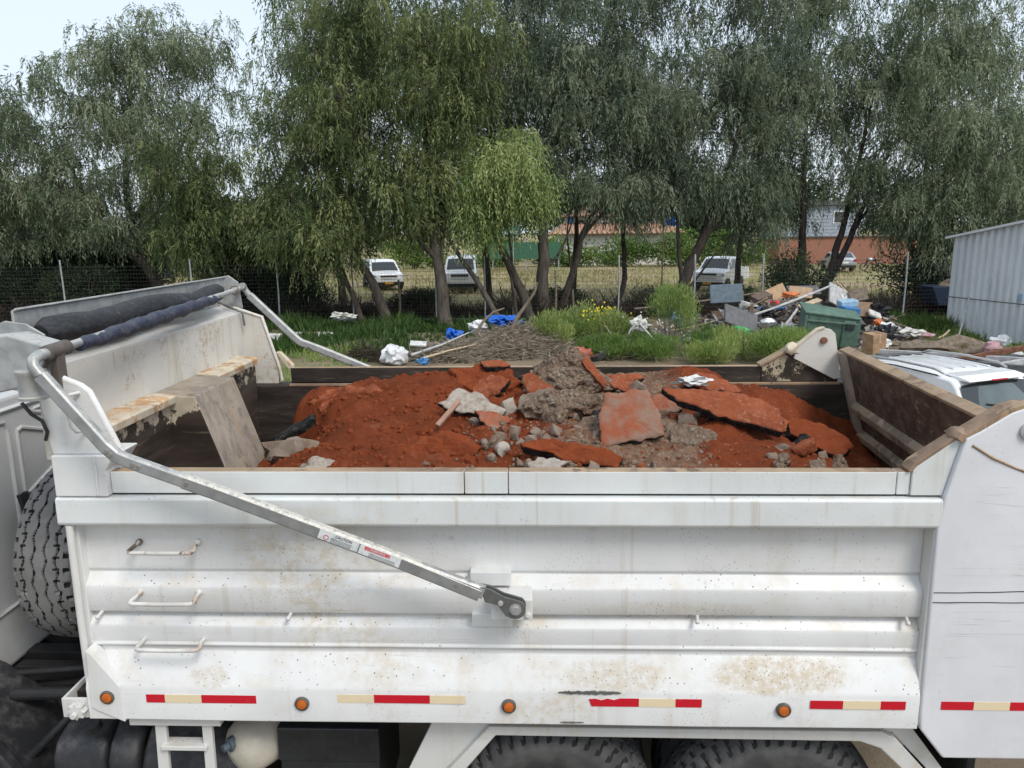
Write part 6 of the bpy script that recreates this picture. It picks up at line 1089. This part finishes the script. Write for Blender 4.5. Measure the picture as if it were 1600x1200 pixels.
H2 = root('brick_house', (26, 72, 0), 'house with blue grey boarded upper floor over an orange brick ground floor', 'house')
part('wall', MB().box((21.6, 71, 0), (34.5, 78, 2.45)), 'brick_orange', H2); part('upper_wall', MB().box((21.4, 71, 2.45), (28.4, 77.8, 5.2)), 'siding_blue', H2)
for i in range(9): part('board', MB().box((21.35, 70.95, 2.48+i*.3), (28.45, 71.0, 2.75+i*.3)), 'siding_blue', H2)
part('roof', MB().prism([(21, 5.2), (28.8, 5.2), (28.8, 5.35), (21, 6.0)], XZ, 70.6, 78.2), 'slate_grey', H2)
for x0 in (22.2, 26.2): wd = part('window', MB().box((x0, 70.90, 3.6), (x0+1.0, 70.96, 4.7)), 'sign_white', H2); part('pane', MB().box((x0+.1, 70.86, 3.7), (x0+.9, 70.89, 4.6)), 'window_dark', wd)
part('gutter', MB().box((21.4, 70.85, 2.40), (34.6, 71.0, 2.50)), 'arm_dark', H2)
o = root('green_hoarding', (-1.5, 66, 0), 'green hoarding with a small white lettered sign left of the white house', 'hoarding')
part('panel', MB().box((-4.2, 66, .9), (1.8, 66.06, 2.3)), 'hoarding_green', o)
for x in (-4.0, -1.2, 1.6): part('post', MB().box((x, 66.07, 0), (x+.1, 66.17, 2.6)), 'post_metal', o)
part('sign', MB().box((-3.0, 65.9, 2.9), (-1.6, 65.96, 3.6)), 'sign_teal', o); part('sign_post', MB().tube([(-2.2, 65.98, 0), (-2.2, 65.98, 5.2)], .05, 6), 'post_metal', o)
text('LAPPOV', .34, 'sign_white', T((-2.3, 65.88, 3.1), (90, 0, 0)), o, 'lettering', .01)
b = MB(); nn = 14; v = []
for j in range(nn):
    for i in range(8): v.append((7.15+.62*i/7+.05*math.sin(j), 45+.10*math.sin(i*1.9+j*.4)+.08*noise.noise(Vector((i*.7, j*.5, 1))), 4.75-1.25*j/(nn-1)-.12*noise.noise(Vector((i*.9, 0, j*.1)))))
b.add(v, [(j*8+i, j*8+i+1, (j+1)*8+i+1, (j+1)*8+i) for j in range(nn-1) for i in range(7)])
o = root('hanging_tarp', (7.4, 45, 0), 'bright blue tarp hanging from a pole between the trees', 'tarp'); part('sheet', b, 'blue_tarp', o, smooth=60); part('pole', MB().tube([(7.1, 45.1, 0), (7.12, 45.1, 4.85), (7.9, 45.1, 4.85)], .04, 6), 'old_wood', o, smooth=50)
# ------------------------------------------------------------------ dry branch pile and blue sheets left of the weeds
def fronds(name, n_, c, r_, label, mat_, L=.7, W_=.03, tint=.5):
    a = rng.random(n_)*6.283; q = np.sqrt(rng.random(n_)); x = c[0]+np.cos(a)*q*r_[0]; y = c[1]+np.sin(a)*q*r_[1]; z = c[2]+r_[2]*(1-q**1.5)*(.25+.75*rng.random(n_)**.4)
    D = unit(np.stack([rng.normal(size=n_), -.2+rng.normal(size=n_)*.7, -.12+rng.normal(size=n_)*.38], 1)); Nn = unit(np.cross(D, rng.normal(size=(n_, 3))))
    o_ = leaf_mesh(name, np.stack([x, y, z], 1), D, Nn, L*(.4+.9*rng.random(n_)), W_*(.6+.8*rng.random(n_)), tint+rng.normal(size=n_)*.2, mat_, None); o_['label'] = label; o_['category'] = 'brush'; o_['kind'] = 'stuff'; return o_
fronds('branch_pile', 9000, (-.6, 21.2, .0), (1.8, .9, .85), 'heap of dry grey brown fronds and branches behind the far rail', 'dry_fronds', .42, .028, tint=.5)
fronds('branch_pile', 4200, (-2.3, 20.6, .0), (1.4, .7, .5), 'lower dry brush spreading from the big frond heap', 'dry_fronds', .38, .028, tint=.45)
fronds('branch_pile', 700, (-4.6, 20.4, .0), (.6, .5, .35), 'small dry twig heap beside the clear plastic bag', 'dry_brush', .6, .02, .6)
fronds('branch_pile', 1200, (1.9, 20.6, .0), (.9, .6, .45), 'dry twigs among the weeds behind the load peak', 'dry_fronds', tint=.35)
def heap_under(name, c, r_, m_, label, seed):
    b = MB().blob((c[0], c[1], 0), r_, seed, .18, 1.6, 3); return solo(name, b, m_, label, 'mound', smooth=60)
heap_under('earth_mound', (-.6, 21.2), (1.5, .8, .62), 'old_wood', 'brown earth mound under the frond heap', 3)
def branch(pts, r0, label, m_='pale_timber'):
    P = [Vector(p) for p in pts]; b = MB().tube(P, [r0*(1-.6*i/(len(P)-1)) for i in range(len(P))], 7); solo('dead_branch', b, m_, label, 'branch', 'dead branches on the frond heap', smooth=60)
branch([(-.75, 20.9, .75), (-.62, 20.9, 1.05), (-.35, 20.9, 1.42), (-.22, 20.9, 1.60), (-.10, 20.9, 1.82), (-.05, 20.9, 2.02)], .06, 'longest bare branch sticking up from the frond heap', 'dry_brush' if False else 'old_wood')
branch([(-1.75, 20.9, .62), (-1.55, 20.9, .95), (-1.25, 20.9, 1.22), (-.95, 20.9, 1.32)], .05, 'shorter bare branch left of the longest one', 'old_wood')
branch([(-3.4, 20.0, .18), (-2.6, 20.3, .42), (-1.9, 20.6, .70)], .045, 'grey pole lying across the lower brush', 'grey_pipe')
branch([(-3.1, 19.8, .12), (-2.4, 20.0, .30), (-1.7, 20.3, .42)], .04, 'pale stick below the grey pole', 'pale_timber')
def crumple(name, c, r_, m_, label, cat, seed, amp=.45, sub=3, group=None, sm=30, freq=2.4):
    b = MB().blob(c, r_, seed, amp, freq, sub); return solo(name, b, m_, label, cat, group, smooth=sm)
crumple('blue_sheet', (-.95, 21.5, .92), (.36, .26, .13), 'blue_tarp', 'crumpled blue plastic sheet on top of the frond heap', 'sheet', 4, .6)
crumple('blue_sheet', (-2.45, 21.6, .52), (.22, .2, .15), 'blue_tarp', 'smaller blue plastic sheet left on the low brush', 'sheet', 9, .5)
crumple('clear_bag', (-3.78, 19.6, .25), (.33, .28, .26), 'cloudy_bag', 'rounded cloudy white plastic bag behind the far rail', 'bag', 12, .22)
solo('white_board', MB().box((-.22, -.15, 0), (.22, .15, .04), 0, T((-3.28, 20.5, .40), (14, 4, 5))), 'white_plastic', 'small white board beside the cloudy bag', 'board', bevel=.004)
crumple('blue_rag', (-3.0, 19.4, .12), (.16, .12, .08), 'blue_plastic', 'small blue rag at the foot of the grey pole', 'rag', 15, .4)
crumple('grey_sack', (-1.75, 21.6, .72), (.26, .2, .16), 'cloudy_bag', 'grey sack between the two blue sheets', 'sack', 18, .35)
crumple('white_rag', (-7.0, 27.0, .45), (.35, .2, .12), 'dirty_white', 'white rag in the weeds by the fence', 'rag', 21, .5)
for i, (x, y, z, s_) in enumerate(((-8.0, 24.5, .12, (.5, .25, .2)), (-7.1, 24.9, .10, (.6, .3, .16)), (-8.3, 23.4, .14, (.55, .3, .28)))):
    solo('concrete_block', MB().box((x-s_[0]/2, y, z-.12), (x+s_[0]/2, y+s_[1], z-.12+s_[2])), 'dirty_white', ('pale concrete block lying in the grass under the far tarp arm', 'long pale concrete block behind the far tarp arm', 'thick pale concrete block in the grass beside the far arm elbow')[i], 'block', bevel=.02)
crumple('brick_lump', (1.05, 19.4, .25), (.30, .2, .2), 'brick_red', 'reddish brick rubble just beyond the far rail', 'rubble', 25, .3)
t_ = root('old_tyre', (1.45, 19.7, 0), 'black old tyre half hidden in the dry twigs', 'tyre'); part('tread', MB().lathe([(-.08, .15), (-.09, .22), (-.07, .26), (.07, .26), (.09, .22), (.08, .15), (-.08, .15)], 24, T((1.5, 19.9, .22), (0, 60, 40))), 'rubber', t_, smooth=50)
branch([(2.3, 20.9, .3), (2.5, 20.9, .75), (2.75, 20.9, .95), (2.9, 20.9, .80)], .03, 'thin grey bent stick among the weeds in the middle', 'grey_pipe')
branch([(2.65, 20.4, .95), (3.0, 20.3, .55), (3.15, 20.2, .42)], .035, 'straight grey pipe leaning in the weeds in the middle', 'grey_pipe')
crumple('grey_cloth', (2.75, 21.2, .82), (.22, .18, .16), 'dirty_white', 'pale lilac grey cloth caught in the weeds', 'cloth', 28, .4)

# ------------------------------------------------------------------ the rubbish heap
b = MB(); v = []; NXR, NYR = 60, 40
for j in range(NYR):
    for i in range(NXR):
        x = 3.4+8.6*i/(NXR-1); y = 21.2+7.2*j/(NYR-1); e = math.exp(-((x-8.6)/2.7)**2-((y-25.4)/2.0)**2)
        z = .92*e+.42*math.exp(-((x-6.0)/1.4)**2-((y-24.4)/1.2)**2)+.22*noise.fractal(Vector((x*1.3, y*1.3, 0)), .8, 2, 4)*min(1, e*4+.1)-.06; v.append((x, y, z))
b.add(v, [(j*NXR+i, j*NXR+i+1, (j+1)*NXR+i+1, (j+1)*NXR+i) for j in range(NYR-1) for i in range(NXR-1)])
RM = np.array(v); o = solo('rubbish_mound', b, 'brown_cloth', 'brown mound of earth and refuse under the scattered rubbish', 'mound', smooth=60)
def rz_(x, y): return float(RM[np.argmin((RM[:, 0]-x)**2+(RM[:, 1]-y)**2), 2])
n_ = 4600; a = rng.normal(size=n_)*1.9+8.2; c_ = rng.normal(size=n_)*1.3+24.9; kp = (a > 3.6) & (a < 11.8) & (c_ > 21.4) & (c_ < 28.2); a = a[kp]; c_ = c_[kp]; n_ = len(a)
zz = np.array([rz_(p_, q_) for p_, q_ in zip(a, c_)])+.05; D = unit(rng.normal(size=(n_, 3))*np.array([1, 1, .5])); Nn = unit(np.cross(D, rng.normal(size=(n_, 3))))
o = leaf_mesh('litter', np.stack([a, c_, zz], 1), D, Nn, .12+.32*rng.random(n_)**2, .05+.16*rng.random(n_), rng.random(n_), 'scraps', None); o['kind'] = 'stuff'; o['label'] = 'small mixed scraps of litter over the rubbish heap'
G = 'things on the rubbish heap'
def rbox(name, x, y, s_, rot, m_, label, cat, dz=0.0, bev=.01):
    z = rz_(x, y)+dz; return solo(name, MB().box((-s_[0]/2, -s_[1]/2, -s_[2]/2), (s_[0]/2, s_[1]/2, s_[2]/2), 0, T((x, y, z+s_[2]*.3), rot)), m_, label, cat, G, bevel=bev)
def rpole(name, p0, p1, r_, m_, label, cat='pole', n_=7):
    P = [Vector(p0).lerp(Vector(p1), t)+Vector((0, 0, -.04*math.sin(math.pi*t))) for t in (0, .25, .5, .75, 1)]; return solo(name, MB().tube(P, r_, n_), m_, label, cat, G, smooth=50)
# the wheeled bin lying on its side
BN = root('wheeled_bin', (8.2, 21.9, 0), 'big green wheeled bin tipped beside the tailgate corner', 'bin', G)
Bm = T((8.22, 22.0, .56), (4, 5, -8))
b = MB(); v = []
for x, w_, h_ in ((-.76, .52, .47), (-.70, .54, .50), (.60, .46, .43), (.74, .40, .36)):
    v += [(x, -w_, -h_), (x, w_, -h_), (x, w_, h_), (x, -w_, h_)]
b.add(v, [(4*r_+i, 4*r_+(i+1) % 4, 4*(r_+1)+(i+1) % 4, 4*(r_+1)+i) for r_ in range(3) for i in range(4)]+[(3, 2, 1, 0), (12, 13, 14, 15)], 0, Bm); part('body', b, 'bin_green', BN, bevel=.05, seg=3)
part('lid', MB().add([(-.82, -.58, .47), (.70, -.50, .40), (.76, .46, .44), (-.82, .56, .56), (-.82, -.58, .53), (.70, -.50, .45), (.05, 0, .60), (.76, .46, .50), (-.82, .56, .62)], [(0, 3, 2, 1), (0, 1, 5, 4), (1, 2, 7, 5), (2, 3, 8, 7), (3, 0, 4, 8), (4, 5, 6), (5, 7, 6), (7, 8, 6), (8, 4, 6)], 0, Bm), 'bin_green_lid', BN, bevel=.015)
part('rim_band', MB().box((-.80, -.575, .26), (.62, -.535, .31), 0, Bm).box((-.80, -.578, -.45), (-.73, -.53, .42), 0, Bm), 'bin_green_lid', BN, bevel=.01)
part('handle', MB().box((.30, -.60, .12), (.52, -.50, .30), 0, Bm), 'black_plastic', BN, bevel=.02)
for x in (-.62,): part('wheel', MB().lathe([(-.05, 0), (-.05, .10), (.05, .10), (.05, 0)], 16, Bm @ T((x, -.58, -.12), (0, 0, 90))), 'black_plastic', BN, smooth=40)
part('stiffener', MB().box((.24, -.545, -.40), (.56, -.475, .36), 0, Bm), 'bin_green', BN, bevel=.03)
rbox('plastic_crate_lid', 6.15, 25.6, (1.05, .07, .62), (-14, -3, -6), 'blue_grey', 'blue grey plastic panel standing upright at the back of the heap', 'panel', .55, .03)
rbox('television_back', 6.05, 23.2, (1.15, .10, .70), (-40, 20, 12), 'slate_grey', 'dark grey flat panel leaning in front of the blue grey one', 'panel', .30, .03)
crumple('car_headlamp', (6.85, 23.2, .55), (.28, .12, .20), 'chrome', 'shiny curved metal cover beside the dark grey panel', 'cover', 40, .12, 3, G, 60)
rbox('plywood_sheet', 7.9, 26.2, (.85, .05, .50), (-25, -22, 10), 'tan_board', 'tan plywood sheet at the back of the heap', 'board', .35)
rbox('plywood_sheet', 8.7, 26.0, (.75, .05, .40), (-35, 6, -10), 'cardboard', 'brown board right of the tan plywood', 'board', .30)
rbox('metal_sheet', 9.0, 26.6, (1.1, .03, .45), (-55, 0, 5), 'slate_grey', 'bent dark metal sheet topmost at the back of the heap', 'sheet', .45)
rbox('wire_rack', 9.55, 25.0, (.75, .06, .75), (-30, 25, 20), 'grey_pipe', 'grey framed panel leaning over the bin lid', 'panel', .12)
rpole('pale_pole', (6.4, 23.6, .75), (9.3, 25.0, 1.55), .035, 'grey_pipe', 'long pale pole slanting up over the bin')
rpole('pale_pole', (6.3, 24.0, .70), (8.9, 25.4, 1.30), .03, 'dirty_white', 'second pale pole just behind the long one')
rpole('pale_pole', (6.9, 22.4, .35), (8.2, 24.4, 1.05), .04, 'grey_pipe', 'grey pole leaning left of the bin')
rpole('timber_lath', (10.75, 25.0, .55), (9.7, 25.6, 1.65), .025, 'pale_timber', 'thin timber lath sticking up at the top right of the heap', 'lath')
rpole('white_pipe', (6.0, 21.0, .16), (7.7, 21.1, .20), .07, 'dirty_white', 'thick white pipe lying in front of the bin', 'pipe', 12)
rpole('long_pole', (3.2, 26.0, .75), (8.0, 26.9, 1.25), .03, 'old_wood', 'long thin pole along the fence behind the heap')
crumple('white_sack', (9.75, 25.1, 1.02), (.20, .16, .22), 'white_plastic', 'white plastic sack highest on the heap', 'sack', 44, .4, 3, G)
crumple('white_sack', (10.05, 24.6, .82), (.26, .2, .2), 'white_plastic', 'white crumpled sack just below the highest one', 'sack', 45, .4, 3, G)
crumple('white_bag', (10.35, 23.2, .42), (.36, .28, .15), 'white_plastic', 'wide white bag right of the cardboard box', 'bag', 46, .3, 3, G)
crumple('white_bag', (10.9, 22.8, .32), (.32, .24, .12), 'dirty_white', 'dirty white bag at the right end of the heap', 'bag', 47, .35, 3, G)
crumple('white_bag', (9.25, 21.0, .22), (.30, .25, .18), 'white_plastic', 'white bag beside the cardboard box near the car roof', 'bag', 48, .3, 3, G)
crumple('white_bag', (7.25, 22.6, .45), (.26, .2, .18), 'white_plastic', 'white bag lying left of the bin', 'bag', 49, .4, 3, G)
crumple('white_bag', (5.35, 22.0, .30), (.28, .2, .16), 'white_plastic', 'white bag half hidden by the green netting', 'bag', 50, .4, 3, G)
crumple('black_bag', (9.75, 21.9, .42), (.26, .22, .26), 'black_bag', 'black bin bag behind the cardboard box', 'bag', 51, .35, 3, G)
crumple('black_bag', (10.35, 24.0, .85), (.34, .24, .20), 'black_bag', 'black bag right of the brown board', 'bag', 52, .35, 3, G)
crumple('black_bag', (7.1, 24.2, .75), (.30, .2, .15), 'black_bag', 'black bag under the long pale pole', 'bag', 53, .35, 3, G)
crumple('black_bag', (9.0, 22.8, .45), (.5, .2, .2), 'black_bag', 'dark bag below the blue crate', 'bag', 54, .35, 3, G)
CBX = root('cardboard_box', (8.92, 20.6, 0), 'upright cardboard box right of the bin', 'box', G); Cm = T((8.92, 20.6, .36), (3, -4, 18))
part('body', MB().box((-.21, -.20, -.27), (.21, .20, .27), 0, Cm), 'cardboard', CBX, bevel=.006)
part('flap', MB().box((-.21, -.20, .272), (-.005, .20, .278), 0, Cm @ T((-.0, 0, 0), (0, -3, 0))), 'cardboard', CBX); part('flap', MB().box((.005, -.20, .274), (.21, .20, .282), 0, Cm @ T((0, 0, 0), (0, 6, 0))), 'cardboard_dark', CBX)
part('tape', MB().box((-.025, -.2025, .05), (.025, -.2005, .27), 0, Cm), 'pale_timber', CBX)
rbox('cardboard_box', 9.95, 23.9, (.55, .06, .45), (-15, 5, 10), 'cardboard_dark', 'dark brown board upright behind the blue crate', 'board', .45)
rbox('cardboard_box', 10.15, 24.9, (.55, .06, .42), (-25, -10, -8), 'old_wood', 'grey brown board leaning at the top right', 'board', .45)
rbox('blue_crate', 9.15, 23.0, (.52, .35, .30), (5, 6, 12), 'blue_plastic', 'blue plastic crate behind the bin', 'crate', .55, .02)
rbox('light_blue_tub', 9.2, 23.3, (.55, .3, .20), (8, -4, 10), 'light_blue', 'light blue tub stacked on the blue crate', 'tub', .85, .03)
crumple('red_cloth', (9.5, 24.3, 1.05), (.18, .12, .10), 'red_plastic', 'red cloth below the white sacks', 'cloth', 55, .4, 2, G)
crumple('red_cloth', (7.6, 25.2, 1.0), (.16, .12, .08), 'red_plastic', 'red scrap under the poles at the back', 'scrap', 56, .4, 2, G)
crumple('orange_scrap', (8.2, 25.4, 1.25), (.22, .1, .08), 'orange_plastic', 'orange scrap above the bin lid', 'scrap', 57, .4, 2, G)
crumple('orange_scrap', (9.95, 22.9, .62), (.12, .1, .10), 'orange_plastic', 'orange scrap right of the blue crate', 'scrap', 58, .4, 2, G)
crumple('blue_rag', (7.5, 24.4, .88), (.25, .15, .08), 'blue_plastic', 'blue rag under the grey pole left of the bin', 'rag', 59, .4, 2, G)
crumple('blue_wrapper', (3.95, 22.0, .92), (.16, .10, .24), 'blue_tarp', 'blue and white wrapper standing in the weeds', 'wrapper', 60, .3, 3, G); bpy.data.objects['blue_wrapper'].data.materials[0] = M['light_blue']
crumple('green_netting', (5.55, 21.0, .42), (.28, .15, .22), 'net_green', 'bright green netting tangled in the weeds', 'netting', 61, .7, 3, G)
crumple('tan_rag', (5.95, 20.9, .35), (.30, .18, .13), 'cardboard', 'tan cardboard scrap beside the green netting', 'cardboard', 62, .4, 2, G)
rbox('board', 5.0, 23.6, (.75, .5, .04), (12, 15, 20), 'old_wood', 'brown board lying at the left end of the heap', 'board', .18)
rbox('board', 4.75, 23.0, (.65, .3, .05), (6, 0, -5), 'dirty_white', 'pale board low at the left end of the heap', 'board', .12)
rbox('board', 10.7, 24.3, (.9, .12, .05), (0, 22, -25), 'old_wood', 'plank sloping down at the right end of the heap', 'plank', .35)
rbox('board', 11.2, 24.0, (.8, .10, .05), (0, 18, -30), 'old_wood', 'lower plank beside the sloping one', 'plank', .25)
rbox('board', 8.4, 24.2, (.9, .2, .04), (20, -12, 30), 'pale_timber', 'pale plank lying behind the bin lid', 'plank', .35)
rbox('board', 9.6, 25.6, (.7, .3, .04), (-30, 12, 60), 'cardboard_dark', 'dark board below the highest sack', 'board', .35)
rbox('foam_block', 6.7, 24.8, (.5, .3, .14), (10, 14, 30), 'dirty_white', 'white foam block behind the dark grey panel', 'foam', .35, .02)
rbox('foam_block', 10.75, 25.4, (.45, .25, .05), (-30, 10, 0), 'dirty_white', 'pale tile at the upper right of the heap', 'tile', .35)
rbox('furniture_piece', 7.3, 25.6, (.6, .4, .16), (15, -14, 24), 'brown_cloth', 'dark broken furniture piece at the back left of the heap', 'furniture', .35)
rbox('broken_chair', 10.2, 23.7, (.4, .3, .10), (30, 20, 0), 'dirty_white', 'white plastic chair back right of the black bag', 'chair', .55, .04)
crumple('pink_rag', (11.3, 22.6, .28), (.18, .14, .09), 'pink_plastic', 'pink rag at the right end of the heap', 'rag', 63, .4, 2, G)
rpole('timber_stick', (11.4, 22.2, .25), (11.9, 22.6, .42), .03, 'pale_timber', 'short pale stick on the cut grass', 'stick')
crumple('grass_cuttings', (10.9, 20.9, .05), (1.5, .7, .36), 'old_wood', 'mound of cut grass right of the cardboard box', 'mound', 64, .3, 3, G); 
o = bpy.data.objects['grass_cuttings']; fr = fronds('cut_grass', 1800, (10.9, 20.9, .0), (1.6, .8, .45), 'cut dry grass lying over the mound', 'straw', .3, .02, .75)
crumple('white_paper', (12.0, 22.4, .14), (.18, .1, .10), 'white_plastic', 'white paper scrap in front of the shed corner', 'paper', 65, .4, 2, G)
crumple('white_paper', (12.2, 19.8, .14), (.16, .1, .10), 'white_plastic', 'white paper scrap behind the hatchback roof', 'paper', 66, .4, 2, G)
crumple('cloudy_wrap', (12.7, 21.4, .18), (.28, .15, .20), 'cloudy_bag', 'cloudy plastic wrap in the grass by the shed', 'wrap', 67, .4, 3, G)
crumple('pink_toy', (11.6, 19.9, .32), (.22, .16, .18), 'pink_plastic', 'pinkish round plastic toy behind the hatchback', 'toy', 68, .15, 3, G)
rpole('grey_bar', (12.4, 23.0, .2), (13.25, 24.2, 1.25), .022, 'grey_pipe', 'thin grey bar leaning against the shed corner', 'bar')
for i in range(16):
    x = rnd.gauss(8.0, 1.5); y = rnd.gauss(24.2, .9); a = rnd.random()*6.28; l_ = rnd.uniform(.35, .8); z = rz_(x, y)+.18
    rpole('timber_strip', (x-math.cos(a)*l_, y-math.sin(a)*l_, z-.05), (x+math.cos(a)*l_, y+math.sin(a)*l_, z+rnd.uniform(.0, .35)), .018, rnd.choice(('old_wood', 'pale_timber', 'grey_pipe')), 'thin strip or rod lying across the rubbish heap', 'strip', 5)
for i in range(5):
    x = rnd.gauss(8.2, 1.4); y = rnd.gauss(23.9, .8); z = rz_(x, y)+.15; P = [Vector((x+rnd.gauss(0, .22), y+rnd.gauss(0, .2), z+abs(rnd.gauss(0, .12)))) for _ in range(7)]; Q = []
    for q0, q1, q2 in zip(P, P[1:], P[2:]): Q += bez(q0.lerp(q1, .5), q1, q1.lerp(q2, .5), 4)[:-1]
    solo('wire_tangle', MB().tube(Q, .010, 5), 'black_bag', 'tangle of black cable on the rubbish heap', 'cable', G, smooth=60)
for i in range(14):
    x = rnd.gauss(8.0, 1.6); y = rnd.gauss(24.0, 1.0); m_ = ('white_plastic', 'dirty_white', 'cloudy_bag', 'black_bag', 'brown_cloth', 'cardboard_dark', 'blue_grey')[i % 7]; q = rnd.uniform(.10, .2)
    crumple('crumpled_scrap', (x, y, rz_(x, y)+q*.4), (q*1.3, q, q*.6), m_, {'white_plastic': 'small white crumpled scrap', 'dirty_white': 'small dirty white crumpled scrap', 'cloudy_bag': 'small cloudy plastic scrap', 'black_bag': 'small black plastic scrap', 'brown_cloth': 'small brown cloth scrap', 'cardboard_dark': 'small crumpled cardboard scrap', 'blue_grey': 'small blue grey scrap'}[m_]+' among the rubbish', 'scrap', 300+i, .55, 3, G, 25, 3.2)
# skip under the trees
SKP = root('blue_skip', (15.9, 29.5, 0), 'dark blue skip with yellow edge under the trees beside the shed', 'skip')
part('body', MB().prism([(15.0, .45), (17.1, .45), (17.4, 1.15), (14.7, 1.15)], XZ, 29.4, 30.6), 'skip_blue', SKP, bevel=.02); part('edge', MB().box((15.4, 29.35, .36), (17.4, 29.42, .48)), 'yellow_plastic', SKP, bevel=.01); part('contents', MB().blob((16.1, 30, 1.15), (1.0, .5, .25), 5, .3, 2, 2), 'old_wood', SKP)
# stacked roofing sheets and beams behind the hatchback
for i in range(7):
    x0 = 9.3+.06*i; b = MB(); v = []; m_ = 22
    for q in (0, 1):
        for j in range(m_): v.append((x0-.2+3.6*j/(m_-1)*1.0, 14.2+q*2.9+.15*i, .10+.055*i+.03*(j % 2)+.02*q))
    b.add(v, [(j, j+1, m_+j+1, m_+j) for j in range(m_-1)]); nmz = ('bottom', 'second', 'third', 'fourth', 'fifth', 'sixth', 'top')[i]
    solo('roofing_sheet', b, 'shed_metal' if i % 2 else 'slate_grey', 'corrugated grey roofing sheet, '+nmz+' of the stack behind the hatchback', 'roofing sheet', 'stack of roofing sheets')
for i, (p0, p1, m_, lb) in enumerate((((7.6, 17.4, .55), (11.6, 13.9, .62), 'arm_dark', 'dark steel beam lying over the roofing sheets nearest the car'), ((8.2, 18.6, .45), (12.6, 15.6, .55), 'grey_pipe', 'grey steel beam lying behind the dark one'), ((9.0, 17.2, .42), (13.5, 18.0, 1.05), 'rusty_iron', 'rusty red beam rising to the right picture edge'), ((9.2, 16.4, .40), (13.2, 17.4, .80), 'grey_pipe', 'thin grey beam below the rusty one'))):
    solo('steel_beam', MB().sweep([p0, Vector(p0).lerp(Vector(p1), .5), p1], [(-.05, -.06), (.05, -.06), (.05, .06), (-.05, .06)], (0, 0, 1)), m_, lb, 'beam', 'beams behind the hatchback', bevel=.008)
print('tris', sum(len(o.data.loop_triangles) or sum(len(p.vertices)-2 for p in o.data.polygons) for o in bpy.data.objects if o.type == 'MESH'))
